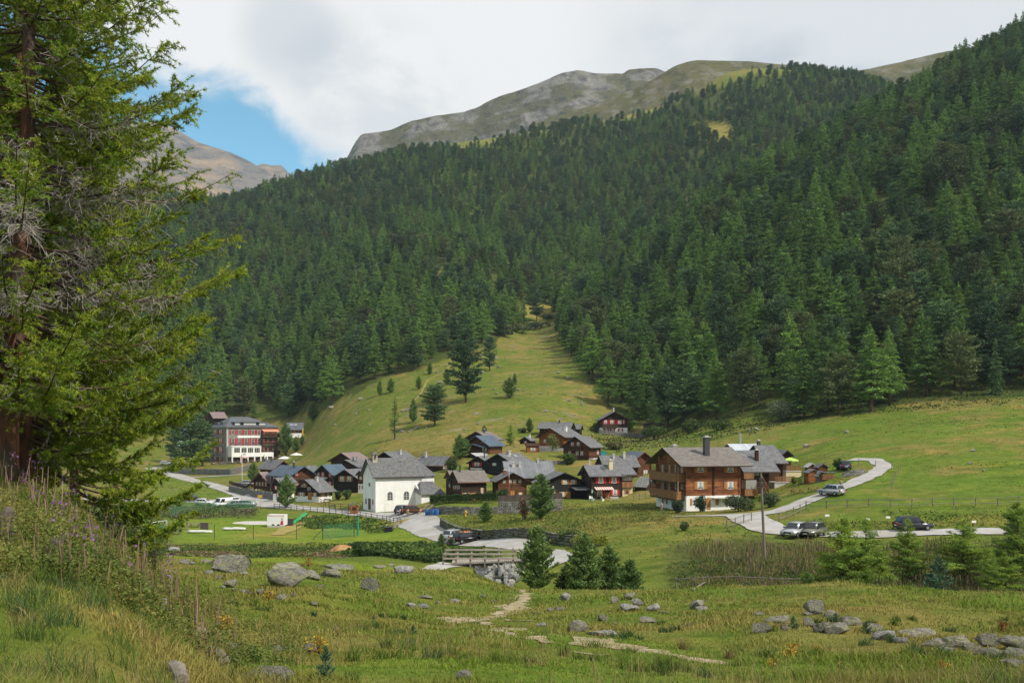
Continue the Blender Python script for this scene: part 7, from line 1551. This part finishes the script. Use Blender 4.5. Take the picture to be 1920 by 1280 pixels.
RW = [(1429,1185,34,17,0),(1458,1169,50,12,1),(1472,1181,15,11,2),(1520,1174,26,16,3),(1545,1184,36,18,4),(1572,1187,44,17,5),(1598,1171,38,14,2),(1640,1187,30,17,0),(1660,1199,40,17,7),(1725,1197,60,16,1),(1752,1211,38,14,3),(1792,1213,58,21,4),(1824,1219,30,14,5),(1856,1211,38,22,0),(1902,1215,50,20,1),(1905,1237,46,20,2),(1842,1227,28,12,3),(1868,1230,32,14,4),(1900,1250,40,13,5),(1690,1204,26,9,8),(1778,1222,26,10,9),(1945,1235,50,24,3),(1985,1245,50,22,0)]
for i, a in enumerate(RW): rock(a[0], a[1]+1, a[2]*1.1, a[3]*1.12, 'lichened grey stone in the tumbled stone row on the right' if i not in (1, 0, 8, 14) else {1: 'flat cap slab at the left end of the tumbled stone row', 0: 'dark slanting stone under the left cap slab of the row', 8: 'smooth pale block in the middle of the tumbled stone row', 14: 'big stone where the stone row meets the right picture edge'}[i], a[4], 'stones of the tumbled row', dmin=8, sink=.35, depth=.7)
RS = [(410,1086,15,8),(486,1114,16,9),(527,1127,21,13),(344,1057,19,8),(385,1055,20,6),(587,1135,20,7),(439,1108,11,6),(458,1111,17,6),(391,1077,17,8),(457,1078,15,7),(602,1101,14,5),(374,1198,15,13),(1050,1144,20,6),(1030,1146,19,7),(797,1122,28,6),(821,1132,9,6),(770,1138,19,8),(794,1140,20,8),(854,1130,22,6),(1153,1172,11,6),(1424,1153,20,6),(1291,1174,9,6),(138,1022,14,8),(508,1116,12,5),(548,1118,14,6),(470,1113,10,4),(418,1103,10,5),(350,1052,10,4),(360,1058,14,5),(405,1062,10,5),(735,1062,10,6),(712,1066,22,7),(905,1120,12,6),(925,1128,10,5),(1000,1150,9,4),(1245,1150,10,5)]
for i, a in enumerate(RS): rock(a[0], a[1], a[2], a[3], 'small grey stone lying loose in the foreground grass', i, 'small stones in the foreground grass', dmin=8, name='stone', cat='stone')
rb = random.Random(9)
for i in range(46):
    px = rb.uniform(914, 976); f_ = rb.random(); py = 1062+40*f_+max(0, (935-px))*.25; d = 106-6*f_
    o = rock(px, py, rb.uniform(9, 17), rb.uniform(8, 13), 'grey boulder in the heap holding the stream bank under the bridge', 6+i % 4, 'boulders heaped under the bridge', d=d, sink=.6); zt = -(py-HY)/F*d; o.location.z = max(o.location.z, zt); o.location.y = d
for i in range(16): 
    d = rb.uniform(92, 103); px = rb.uniform(900, 1000); rock(px, 0, rb.uniform(7, 14), rb.uniform(4, 8), 'pale cobble at the edge of the stream bed', 6+i % 4, 'cobbles of the stream bed', d=d, name='stone', cat='stone')
ms = [(763,771),(622,766),(675,750),(825,719),(893,777),(972,732),(929,674),(1066,711),(1066,753),(1023,773),(770,768),(756,772),(1048,700),(905,700),(935,690),(1212,800),(1405,808),(1420,806),(1512,838),(1825,846),(1819,870),(1845,884),(1588,812)]
for i, (x, y) in enumerate(ms): rock(x, y, rb.uniform(6, 12), rb.uniform(3, 6), 'grey rock scattered on the meadow slopes', i, 'rocks scattered on the meadows', dmin=150, name='rock', cat='rock')
for i in range(70):
    x, y = (rb.uniform(600, 1110), rb.uniform(690, 815)) if i < 45 else (rb.uniform(780, 860)+rb.uniform(-20, 20), rb.uniform(685, 705)) if i < 55 else (rb.uniform(745, 800), rb.uniform(802, 812))
    p = gp(x, y, 150)
    if inpoly(np.array([x]), np.array([y]), [(585,800),(700,725),(850,680),(1010,600),(1100,740),(1120,800),(700,815)])[0]: rock(x, y, rb.uniform(3, 7), rb.uniform(2, 3.6), 'grey rock scattered on the meadow slopes', i, 'rocks scattered on the meadows', dmin=150, name='rock', cat='rock')
# weathered timbers and posts lying about
def beam(p, q, r_, label, name='log', cat='log', m=None): b = MB(); b.tube([p, p.lerp(q, .5)+Vector((0, 0, .03)), q], [r_, r_*1.1, r_*.85], 8); o = b.build(name, m or m_greywood); return tag(o, label, cat)
beam(gp(392, 1232, 6, .08), gp(420, 1248, 6, .06), .09, 'grey split beam lying in the herbs at lower left'); beam(gp(368, 1196, 6, .12), gp(384, 1206, 6, .10), .10, 'short rotten log end in the grass at lower left'); beam(gp(325, 1260, 5, .04), gp(340, 1285, 5, .04), .08, 'pale beam end at the bottom left edge')
beam(gp(1300, 1108, 40, .1), gp(1322, 1098, 40, .3), .06, 'bleached branch on the slope before the round willow bush'); beam(gp(96, 1040, 6, .1), gp(122, 1026, 6, .2), .10, 'dark rotten log on the flowery bank', m=m_dirtywood); 
b = MB(); b.tube([(0,0,-.2),(.02,0,.3),(.05,0,.45),(.02,0,.52)], [.16,.14,.10,.04], 8); o = b.build('tree_stump', m_dirtywood); o.location = gp(10, 1010, 6); tag(o, 'dark splintered stump at the left picture edge', 'stump')
b = MB(); b.tube([(0,0,-.2),(0,0,1.0)], .06, 6); o = b.build('fence_post', m_dirtywood); o.location = gp(272, 1062, 30); tag(o, 'single dark fence post left of the stones', 'post')
for k, (x, y) in enumerate(((463, 1068), (458, 1066))):
    b = MB(); b.tube([(0,0,-.2),(.03,0,.75)], .05, 6); o = b.build('fence_post', m_goal if k == 0 else m_greywood); o.location = gp(x, y, 30); tag(o, ['short white post right of the largest boulder', 'short grey post beside the white one'][k], 'post')

# ---------------- the old larches on the left ----------------
m_barkL = mat('red_larch_bark', (.15,.065,.036), (.055,.034,.026), scale=5, rough=.95, spec=.1, bump=1, stretch=(1, 1, .25), detail=8, bscale=9, c3=(.10,.09,.07), sc3=2)
m_twig = mat('grey_dead_twigs', (.34,.315,.28), (.20,.18,.16), scale=6, rough=.95, spec=.1)
m_need = mat('larch_shoots', (1, 1, 1), rough=.7, spec=.2, attr='tint', transl=.3)
def old_larch(p, H_, Rr, seed, label, rtr=.30, nb=100, zmin=1.2, lean=(0, 0), dead=(4, 9.5), dens=1.0, near=1.0):
    r = np.random.default_rng(seed); t = thing('larch_tree', label, 'tree', p, 0, 'old larches on the left bank')
    def axis(z): f = z/H_; return np.array([lean[0]*z+.25*math.sin(f*5+seed), lean[1]*z+.2*math.cos(f*4+seed), z])-np.array([.25*math.sin(seed), .2*math.cos(seed), 0])
    b = MB(); zz = np.linspace(-.5, H_, 26); b.tube([axis(z) for z in zz], [rtr*(1.35 if z < 0 else 1.12 if z < .6 else 1)*(1-max(z, 0)/H_)**.75+.015 for z in zz], 14); b.build('trunk', m_barkL, t, True)
    bb = MB(); tw = MB(); NP, ND, NC, NS = [], [], [], []; TP = []
    for k in range(nb):
        z = zmin+(H_*.96-zmin)*((k+r.random())/nb)**1.15; f = z/H_; az = r.uniform(0, 2*np.pi); L = Rr*(1-f)**.6*min(1, .62+1.6*f)*r.uniform(.45, 1.1)
        n = 12; s = np.linspace(0, 1, n); droop = r.uniform(.10, .28)*(1-f)+.02; wig = r.uniform(-.25, .25)
        a = az+wig*s; bx = np.cumsum(np.cos(a)*np.gradient(s))*L; by = np.cumsum(np.sin(a)*np.gradient(s))*L; bzz = -droop*L*np.sin(s*2.2)+.22*L*s**2.5
        o = axis(z); pts = np.stack([bx-bx[0], by-by[0], bzz], -1)+o
        bb.tube([tuple(q) for q in pts], [(.045*(1-f)+.016)*(1-.86*x) for x in s], 5, cap=False)
        nt_ = int(L*9*dens); bark_in = dead[0] < z < dead[1]
        for j in range(nt_):
            u = r.uniform(.12, 1)**.75; i0 = min(int(u*(n-1)), n-2); c = pts[i0]+(pts[i0+1]-pts[i0])*(u*(n-1)-i0); d_ = pts[i0+1]-pts[i0]; d_ /= np.linalg.norm(d_)
            sd = r.choice([-1, 1]); lat = np.array([-d_[1], d_[0], 0])*sd; tl = r.uniform(.25, .95)*(.55+.45*(1-u))*min(1, L/2.5)
            dv = lat*r.uniform(.5, 1)+d_*r.uniform(.3, .9)+np.array([0, 0, r.uniform(-.75, .30)]); dv /= np.linalg.norm(dv); m_ = 5; ss = np.linspace(0, 1, m_)[:, None]
            cur = np.array([0, 0, r.uniform(-.25, .25)]); q = c+dv*tl*ss+cur*tl*ss**2
            dry = r.random() < (.80 if bark_in and u < .72 else .16 if u < .5 else .05)
            if dry or r.random() < .3: tw.tube([tuple(x) for x in q], [.010, .009, .008, .006, .004], 3, cap=False)
            if dry:
                for _ in range(3):
                    i2 = r.integers(1, m_-1); e = q[i2]+r.normal(0, .14, 3)+np.array([0, 0, -.08]); tw.tube([tuple(q[i2]), tuple((q[i2]+e)/2+r.normal(0, .02, 3)), tuple(e)], [.008, .006, .004], 3, cap=False)
                continue
            nn = max(4, int(tl/.030)); v = r.random(nn); ii_ = np.minimum((v*(m_-1)).astype(int), m_-2); base = q[ii_]+(q[ii_+1]-q[ii_])*((v*(m_-1))-ii_)[:, None]
            hue = r.random(); br = r.uniform(.65, 1.3)
            for _ in range(4):
                dd = dv*.65+r.normal(0, .62, (nn, 3)); dd /= np.linalg.norm(dd, axis=1)[:, None]; NP.append(base); ND.append(dd); NC.append(np.tile((np.array([.14,.235,.022])*(1-hue)+np.array([.29,.33,.03])*hue)*br, (nn, 1)))
    bb.build('boughs', m_bark, t, True); tw.build('dead_twigs', m_twig, t)
    Pn, Dn, Cn = np.concatenate(NP), np.concatenate(ND), np.concatenate(NC); n = len(Pn); w = np.cross(Dn, r.normal(0, 1, (n, 3))); w /= np.linalg.norm(w, axis=1)[:, None]+1e-6; ln = r.uniform(.05, .085, n)[:, None]*near
    V = np.stack([Pn-w*.0085*near, Pn+w*.0085*near, Pn+Dn*ln], 1).reshape(-1, 3); link_mesh('needles', np_mesh('needles', V, np.arange(3*n).reshape(n, 3), m_need, Cn*r.uniform(.8, 1.2, n)[:, None]), t)
    for k in range(40): pass
    return n
n0_ = old_larch(atd(150, 42, -.1), 19, 7.0, 15, 'third larch standing back between the willow thicket and second trunk', .2, 120, 1.0, (.006, 0), (9, 12), 1.4, 2.4)
n4_ = old_larch(atd(40, 29, -.1), 22, 7.2, 19, 'larch close behind the thick red-brown trunk, filling the gap between the trunks', .22, 150, 1.5, (.012, 0), (5, 9.5), 1.9, 1.6)
n1_ = old_larch(atd(12, 25, -.1), 21, 6.3, 5, 'old larch with thick red-brown trunk at the left edge', .24, 280, 2.3, (.004, 0), (4.6, 9.2), 1.7, 1.35)
n2_ = old_larch(atd(64, 33, -.1), 20, 6.6, 8, 'second larch with thinner trunk whose boughs reach farthest right', .24, 170, 1.7, (.008, .0), (7.5, 10), 2.3, 1.6)
n3_ = old_larch(atd(-75, 29, -.1), 22, 5.5, 11, 'larch mostly cut off by the left picture edge', .3, 90, 2.0, (0, 0), (4, 9), 1.3, 2.0)
print('needles', n1_, n2_, n3_)
HAZE_D = 0.00006
# ---------------- grasses and herbs ----------------
rg_ = np.random.default_rng(99)
CT = C.copy()
def tint_at(x, y):
    px = HX+F*x/y; j = np.clip(np.searchsorted(TPX, px)-1, 0, len(TPX)-1); i = np.clip(((np.log(y)-LN0)/(LN1-LN0)*(NR-1)).astype(int), 0, NR-1); return CT[i, j]
def on_path(x, y, f=.26):
    m = np.zeros(len(x), bool)
    for (ax, ay, aw) in PATHS:
        sel_ = np.nonzero((x > ax.min()-3) & (x < ax.max()+3) & (y > ay.min()-3) & (y < ay.max()+3))[0]
        for c0 in range(0, len(sel_), 20000):
            s_ = sel_[c0:c0+20000]; d2 = (x[s_, None]-ax[None])**2+(y[s_, None]-ay[None])**2; k = d2.argmin(1); m[s_] |= d2[np.arange(len(s_)), k] < (aw[k]*f)**2
    return m
m_blade = mat('grass_blades', (1, 1, 1), rough=.75, spec=.15, attr='tint', transl=.3)
def in_house(x, y):
    m = np.zeros(len(x), bool)
    for h in H.values():
        dx, dy = x-h.X0, y-h.Y0; u = dx*h.ur[0]+dy*h.ur[1]; v = dx*h.ul[0]+dy*h.ul[1]; m |= (u > -.4) & (u < h.Lr+.4) & (v > -.4) & (v < h.Ll+.4)
    return m
def blades(name, x, y, hh, ww, col, bend=.5, label=None, m=None):
    keep = ~in_house(x, y); x, y, hh, ww, col = x[keep], y[keep], hh[keep], ww[keep], col[keep]
    n = len(x); z = hgt(x, y)-.02; a = rg_.uniform(0, 2*np.pi, n); b = rg_.uniform(.1, 1, n)*bend*hh; a2 = rg_.uniform(0, np.pi, n)
    wx, wy = np.cos(a2)*ww*.5, np.sin(a2)*ww*.5; mx_, my_ = x+np.cos(a)*b*.3, y+np.sin(a)*b*.3; tx_, ty_ = x+np.cos(a)*b, y+np.sin(a)*b
    V = np.stack([np.stack([x-wx, y-wy, z], -1), np.stack([x+wx, y+wy, z], -1), np.stack([mx_-wx*.8, my_-wy*.8, z+hh*.6], -1), np.stack([mx_+wx*.8, my_+wy*.8, z+hh*.6], -1), np.stack([tx_, ty_, z+hh], -1)], 1).reshape(-1, 3)
    k = np.arange(n)[:, None]*5; T = np.stack([k+[0, 1, 3], k+[0, 3, 2], k+[2, 3, 4]], 1).reshape(-1, 3)
    o = link_mesh(name, np_mesh(name, V, T, m or m_blade, np.repeat(col, 3, 0))); tag(o, label, 'grass' if label else None, kind='stuff'); return o
def vary(c, n, dry=(.30,.235,.09), kd=.25, var=.28):
    t = (rg_.random(n) < kd)[:, None]*rg_.uniform(.4, 1, n)[:, None]; c = c*(1-t)+np.array(dry)*t; return c*rg_.uniform(1-var, 1+var, n)[:, None]
# near turf, evenly dense as seen over the terrace
n = 420000; d = np.exp(rg_.uniform(math.log(3.2), math.log(92), n)); px = rg_.uniform(-260, 2180, n); x = XD(px, d); y = d
tall = np.clip(.5+1.6*fbm(x/2.6, y/2.6, 81, 3)+.8*fbm(x/9, y/9, 83, 2), 0, 1)
lowz = inpoly(px, d, [(900,12),(960,24),(1060,32),(1160,33),(1350,24),(1560,12),(1400,5),(900,5)]).astype(float)+inpoly(px, d, [(560,88),(800,86),(800,102),(620,104),(300,102),(300,90)])
tall *= 1-.7*np.clip(lowz, 0, 1)
k_ = (~on_path(x, y)) & (rg_.random(n) < .55+.45*tall)
x, y, px, tall = x[k_], y[k_], px[k_], tall[k_]; n = len(x); hh = (.04+.15*tall**1.6)*rg_.uniform(.5, 1.3, n)+.0009*y; c = vary(tint_at(x, y)*1.32, n, kd=.10)
dryp = np.clip(fbm(x/3.5, y/3.5, 85, 3)*2.3+.5*fbm(x/14, y/14, 86, 2)+.05*tall-.22, 0, 1)[:, None]; c = c*(1-dryp*.75)+np.array([.36,.29,.09])*rg_.uniform(.7, 1.2, n)[:, None]*dryp*.75
blades('grass', x, y, hh, np.maximum(.006, .0011*y)*rg_.uniform(.6, 1.3, n), c, 1.1, 'green and straw-coloured grass covering the foreground terrace')
# tall dry stalks
n = 16000; d = np.exp(rg_.uniform(math.log(5), math.log(88), n)); px = rg_.uniform(-200, 2150, n); x = XD(px, d); y = d; tt = fbm(x/5, y/5, 87, 3); k_ = (~on_path(x, y, .6)) & (tt > -.02); x, y = x[k_], y[k_]; n = len(x)
blades('tall_grass', x, y, rg_.uniform(.15, .42, n), np.maximum(.004, .0006*y), np.array([.30,.235,.10])*rg_.uniform(.6, 1.2, n)[:, None], .5, 'thin dry grass stalks standing above the foreground turf')
# tussocks of longer grass near the eye
nt_ = 900; d = np.exp(rg_.uniform(math.log(4.2), math.log(40), nt_)); px = rg_.uniform(-200, 2100, nt_); cx, cy = XD(px, d), d; k_ = ~on_path(cx, cy, .7) & (lambda a: (a > -.08) & (rg_.random(nt_) < .8))(fbm(cx/3, cy/3, 95, 3)); cx, cy = cx[k_], cy[k_]; nt_ = len(cx)
rep = np.repeat(np.arange(nt_), 70); n = len(rep); rad_ = rg_.uniform(.08, .24, nt_)[rep]; x = cx[rep]+rg_.normal(0, 1, n)*rad_*.6; y = cy[rep]+rg_.normal(0, 1, n)*rad_*.6
tone = np.array([[.065,.115,.040],[.11,.165,.028],[.085,.125,.03],[.25,.195,.08]])[rg_.choice(4, nt_, p=[.25,.4,.2,.15])][rep]*rg_.uniform(.7, 1.3, n)[:, None]
blades('tall_grass', x, y, rg_.uniform(.10, .32, n)*rg_.uniform(.7, 1.2, nt_)[rep], np.maximum(.005, .0008*y)*rg_.uniform(.7, 1.2, n), tone, 1.3, 'tussocks of longer grass scattered over the foreground turf')
# middle and far meadow tufts
n = 80000; d = np.exp(rg_.uniform(math.log(90), math.log(560), n)); px = rg_.uniform(220, 2100, n); x = XD(px, d); y = d; py = HY-F*hgt(x, y)/y
wd = (inpoly(px, py, LEFT_WOOD) & (y > 400)) | (inpoly(px, py, RIGHT_WOOD) & (y > 225)); k_ = ~wd & ~on_path(x, y, .46) & ~((y > 140) & (y < 215) & (px > 330) & (px < 690) & (rg_.random(n) < .6))
k_ &= ~((px > 300) & (px < 620) & (y > 222) & (y < 258)) & ~((px > 290) & (px < 480) & (y > 330) & (y < 400)) & ~((px > 480) & (px < 860) & (y > 150) & (y < 245) & (rg_.random(n) < .8)) & ~((px > 1340) & (px < 1690) & (y > 118) & (y < 182) & (rg_.random(n) < .6))
x, y = x[k_], y[k_]; n = len(x); nz_ = fbm(x/8, y/8, 91, 3); hh = (.05+.16*np.clip(.4+nz_*1.4, 0, 1))*rg_.uniform(.5, 1.3, n)
blades('meadow_grass', x, y, hh, .0016*y*rg_.uniform(.5, 1.3, n), vary(tint_at(x, y), n, kd=.22, var=.22), .8, 'meadow grass tufts on the slopes round the hamlet')
# leafy herbs
def herbs(name, zone, n, size, hgt0, cols, label, seed, drange, prange, slim=.45, upw=.6, bumps=3.0, m=None, thinned=False):
    r = np.random.default_rng(seed); d = np.exp(r.uniform(math.log(drange[0]), math.log(drange[1]), n)); px = r.uniform(*prange, n); x_ = XD(px, d); k = inpoly(px+2200*fbm(x_/3.5, d/3.5, seed+7, 3)/np.sqrt(d)*.35, d*(1+.07*fbm(x_/4, d/4, seed+8, 2)), zone); px, d = px[k], d[k]; x = XD(px, d)
    k = ~on_path(x, d, .6) & (fbm(x/bumps, d/bumps, seed, 3) > (-.12 if thinned else -9)); x, d = x[k], d[k]; n = len(x); hb = np.clip(.45+1.1*fbm(x/bumps, d/bumps, seed, 3), .06, 1); z = hgt(x, d)+hgt0*hb*r.random(n)**.55
    ci = np.array(cols); w = np.clip(.5+1.5*fbm(x/(bumps*.8), d/(bumps*.8), seed+4, 3)+r.normal(0, .2, n), 0, .999); q = w*(len(cols)-1); i = q.astype(int); f = (q-i)[:, None]; c = (ci[i]*(1-f)+ci[np.minimum(i+1, len(cols)-1)]*f)*r.uniform(.65, 1.35, n)[:, None]
    o = link_mesh(name, leaves_mesh(name, np.stack([x, d, z], -1), size, m or m_leaf, c, seed, slim, upw)); tag(o, label, 'plants', kind='stuff'); return o
def stems(name, zone, n, h0, w0, cols, label, seed, drange, prange, top=None, cl=None):
    """upright stalks, each with a coloured upper part"""
    r = np.random.default_rng(seed); d = np.exp(r.uniform(math.log(drange[0]), math.log(drange[1]), n)); px = r.uniform(*prange, n); x_ = XD(px, d); k = inpoly(px+2200*fbm(x_/3.5, d/3.5, seed+7, 3)/np.sqrt(d)*.35, d*(1+.07*fbm(x_/4, d/4, seed+8, 2)), zone); px, d = px[k], d[k]; x = XD(px, d)
    if cl is not None: k = fbm(x/cl, d/cl, seed, 3) > .02; x, d = x[k], d[k]
    n = len(x); z = hgt(x, d); hh = h0*r.uniform(.5, 1.2, n)*np.clip(.85+1.1*fbm(x/2.5, d/2.5, seed+2, 3), .35, 1.3); a = r.uniform(0, np.pi, n); le = r.normal(0, .1, (n, 2))*hh[:, None]; w = w0*r.uniform(.7, 1.3, n)
    def q(f0, f1, wk):
        wx, wy = np.cos(a)*w*wk, np.sin(a)*w*wk
        P0 = np.stack([x+le[:, 0]*f0, d+le[:, 1]*f0, z+hh*f0], -1); P1 = np.stack([x+le[:, 0]*f1, d+le[:, 1]*f1, z+hh*f1], -1); s = np.stack([wx, wy, 0*wx], -1); return np.stack([P0-s, P0+s, P1+s*.5, P1-s*.5], 1)
    V = [q(0, .72, .5)]; ci = np.array(cols); C0 = ci[r.integers(0, len(cols), n)]*r.uniform(.7, 1.3, n)[:, None]; CC = [C0]
    V.append(q(.55, 1.0, 1.5)); tc_ = np.array(top if top else cols); CC.append(tc_[r.integers(0, len(tc_), n)]*r.uniform(.7, 1.3, n)[:, None])
    V = np.concatenate(V).reshape(-1, 3); o = link_mesh(name, np_mesh(name, V, np.arange(len(V)).reshape(-1, 4), m_leaf, np.concatenate(CC))); tag(o, label, 'plants', kind='stuff'); return o
G1, G2, G3, G4 = (.045,.075,.018), (.085,.125,.025), (.15,.17,.035), (.22,.18,.06)
BANK = [(-300,10.5),(60,11.5),(180,12),(320,12.5),(440,15),(470,25),(330,33),(160,36),(-300,36)]
herbs('undergrowth', BANK, 120000, .05, .7, [(.07,.105,.022), (.10,.14,.026), (.15,.17,.035), (.13,.15,.03), (.24,.20,.07)], 'waist-high leafy herbs on the bank under the larches', 401, (10, 36), (-300, 450), bumps=1.6, thinned=True)
stems('fireweed', BANK, 1500, .75, .008, [(.11,.10,.04), (.16,.11,.06), (.09,.11,.03)], 'dry rosy seed stalks of fireweed on the left bank', 403, (11, 34), (-300, 450), [(.24,.17,.12), (.22,.14,.12), (.16,.13,.06)], 2.2)
def blossoms(zone, n, label, seed, drange, prange):
    r = np.random.default_rng(seed); d = np.exp(r.uniform(math.log(drange[0]), math.log(drange[1]), n)); px = r.uniform(*prange, n); k = inpoly(px, d, zone); x = XD(px[k], d[k]); d = d[k]; k = fbm(x/1.5, d/1.5, seed, 3) > -.05; x, d = x[k], d[k]; n = len(x)
    P, Cc = [], []
    for i in range(n):
        hh = r.uniform(.75, 1.25); z = h1(x[i], d[i]); q = r.integers(9, 20); t_ = r.random(q); P.append(np.stack([x[i]+r.normal(0, .035, q), d[i]+r.normal(0, .035, q), z+hh*(.68+.32*t_)], -1)); Cc.append(np.array([.30,.13,.32])*r.uniform(.6, 1.3, (q, 1))*(1-.3*t_[:, None]))
        q = 8; t_ = r.random(q); P.append(np.stack([x[i]+r.normal(0, .05, q), d[i]+r.normal(0, .05, q), z+hh*.75*t_], -1)); Cc.append(np.array([.09,.12,.03])*r.uniform(.6, 1.3, (q, 1)))
    o = link_mesh('fireweed', leaves_mesh('fireweed', np.concatenate(P), .042, m_leaf, np.concatenate(Cc), seed, .7, .5)); tag(o, label, 'plants', kind='stuff')
blossoms([(-100,12.5),(360,14),(340,30),(200,31),(-100,32)], 90, 'purple flowering fireweed spikes on the left bank', 404, (12, 32), (-80, 360))
herbs('undergrowth', [(180,13),(420,10),(600,14),(560,30),(430,44),(330,40),(300,28)], 22000, .05, .42, [(.07,.10,.022), (.11,.14,.028), G3, G4], 'dark leafy herbs spreading from the bank into the turf', 405, (10, 45), (150, 600), bumps=1.5, thinned=True)
herbs('undergrowth', [(235,112),(235,150),(420,152),(700,150),(700,116),(600,108)], 26000, .34, .9, [G1, G2, G2, G3, (.2,.13,.09)], 'rank herbs on the low bank below the playing field', 407, (106, 155), (230, 710), bumps=6)
herbs('undergrowth', [(655,112),(655,140),(760,152),(860,146),(930,128),(915,110),(800,106)], 30000, .36, 1.7, [(.028,.055,.014), (.045,.085,.018), (.08,.135,.025)], 'dense dark green leafy scrub between the field and bridge', 409, (104, 154), (640, 940), bumps=7, slim=.8)
herbs('undergrowth', [(820,160),(830,186),(1060,192),(1240,172),(1240,140),(1100,133),(1000,140),(900,150)], 24000, .34, .7, [G2, G3, (.2,.2,.04), G4], 'tall yellowing herbs on the bank below the chalets', 411, (130, 194), (810, 1250), bumps=5, slim=.3)
herbs('undergrowth', [(826,168.5),(860,157),(910,146),(970,138),(1030,134),(1080,130.5),(1090,135),(1035,138),(975,142),(915,150.5),(865,161.5),(835,172.5)], 14000, .34, 1.9, [(.06,.10,.022), (.10,.14,.028), (.16,.17,.035), (.05,.08,.018)], 'overhanging herbs along the top of the mossy retaining wall', 412, (128, 176), (800, 1110), bumps=3, slim=.5)
stems('fireweed', [(1262,90),(1300,112),(1480,110),(1560,108),(1560,86),(1400,88)], 7500, 1.05, .028, [(.085,.125,.03), (.10,.14,.035), (.15,.14,.06)], 'tall brown-pink fireweed thicket around the power pole', 413, (84, 118), (1255, 1570), [(.17,.13,.075), (.24,.15,.14), (.11,.13,.04), (.13,.14,.045), (.2,.17,.07)])
herbs('undergrowth', [(1250,84),(1268,112),(1560,110),(1560,78),(1400,76)], 22000, .2, .85, [G1, G2, G3], 'green herbs at the foot of the fireweed thicket', 415, (74, 102), (1245, 1570), bumps=3)
stems('brushwood', [(1540,72),(1540,110),(2080,112),(2080,66),(1800,64)], 15000, 1.0, .03, [(.055,.065,.022), (.09,.08,.032), (.12,.095,.045)], 'shaded brown-green stalks and brush on the right stream bank', 417, (62, 118), (1530, 2090), [(.10,.085,.04), (.07,.085,.025), (.14,.10,.055)])
herbs('undergrowth', [(1540,68),(1540,110),(2080,110),(2080,62),(1800,62)], 20000, .17, 1.0, [(.025,.04,.012), (.04,.065,.018), G2], 'dark leafy scrub in the dip of the right stream bank', 419, (60, 112), (1530, 2090), bumps=4)
herbs('undergrowth', [(1350,122),(1480,130),(1900,130),(2050,128),(2050,120),(1480,122.5)], 7000, .3, .6, [G1, G2, G3], 'herbs on the bank under the long rail fence', 421, (118, 132), (1340, 2060), bumps=5)
herbs('undergrowth', [(220,200),(220,226),(480,219),(480,208),(330,204)], 9000, .42, 1.5, [(.06,.075,.03), (.10,.085,.06), (.15,.11,.10), G1], 'pinkish weeds and scrub on the bank under the car park', 423, (198, 230), (210, 490), bumps=9)
herbs('undergrowth', [(560,188),(580,209),(760,190),(740,176)], 9000, .4, .5, [(.06,.11,.02), (.10,.15,.025), (.05,.09,.018)], 'lush green herbs on the bank between the road and field', 425, (174, 212), (550, 770), bumps=6, slim=.7)
herbs('undergrowth', [(840,86),(900,96),(1010,92),(1240,80),(1240,70),(860,78)], 9000, .16, .5, [G2, G3, G4], 'grassy herbs round the feet of the stream pines', 427, (68, 98), (830, 1250), bumps=3, slim=.3)
# scrub floor of the wood edge
herbs('undergrowth', [(1110,262),(1110,345),(1400,300),(1950,275),(1950,236),(1560,250),(1400,252)], 16000, .6, .9, [(.035,.055,.014), (.06,.085,.02), G2], 'dark shrubby undergrowth along the lower edge of the right-hand wood', 429, (234, 350), (1100, 1960), bumps=9)
# flowering and yellowing single plants
def plant(px, py, hpx, label, cols, seed, n=90, group='yellowing plants in the grass'):
    p = gp(px, py, 6); u = p.y/F; hh = hpx*u; r = np.random.default_rng(seed); t = thing('yellow_plant', label, 'plant', p, 0, group)
    P = np.stack([r.normal(0, .28*hh, n), r.normal(0, .28*hh, n), hh*(.1+.9*r.random(n))], -1); link_mesh('leaf', leaves_mesh('leaf', P, max(.05, hh*.3), m_leaf, tints(r, n, cols[0], .3, cols[1]), seed, .35, .6), t); b = MB()
    for k in range(4): b.tube([(0,0,-.05), (r.normal(0, .2*hh), r.normal(0, .2*hh), hh)], [.008, .004], 4)
    b.build('stem', m_bark, t)
Y_ = [(.45,.26,.03), (.30,.25,.04)]
for k, a in enumerate([(598, 1226, 34, 'golden-leaved plant between the two low rocks at the bottom'), (505, 1125, 18, 'yellow-green plant before the broad boulder'), (425, 1180, 26, 'orange-yellow stalk among the herbs at left'), (322, 1148, 28, 'yellow stalk beside the upright slab'), (1480, 1232, 26, 'bright yellow plant below the stone row'), (1530, 1222, 14, 'orange plant right of the bright yellow one'), (1448, 1250, 16, 'ochre plant at the bottom right'), (1770, 1265, 26, 'orange-brown plant near the bottom right edge'), (1880, 1185, 22, 'rusty plant above the stone row'), (578, 1062, 16, 'rust-red plant behind the boulders'), (560, 1072, 12, 'rust-brown tuft between the two big boulders')]):
    plant(a[0], a[1], a[2], a[3], Y_ if k < 8 else [(.30,.11,.03), (.2,.13,.04)], 500+k)
# earth mound
o = blob('earth_mound', 640, 1036, 2.3, 1.6, mat('orange_earth', (.42,.24,.11), (.30,.17,.08), scale=2, rough=1, spec=.05, bump=1, bscale=5), .1, 5, 1.0)

# ---------------- mountain air ----------------
hz_ = MB(); hz_.box(-3000, 3000, -60, 5600, -26, 1100); hm_ = bpy.data.materials.new('mountain_air'); hm_.use_nodes = True; th = hm_.node_tree; th.nodes.clear()
pv = N(th, 'ShaderNodeVolumePrincipled'); pv.inputs['Color'].default_value = (.64, .80, .97, 1); pv.inputs['Density'].default_value = HAZE_D; pv.inputs['Anisotropy'].default_value = 0.0
oh = N(th, 'ShaderNodeOutputMaterial'); LK(th, pv.outputs[0], oh.inputs['Volume']); ho = hz_.build('haze', hm_); tag(ho, kind='stuff')
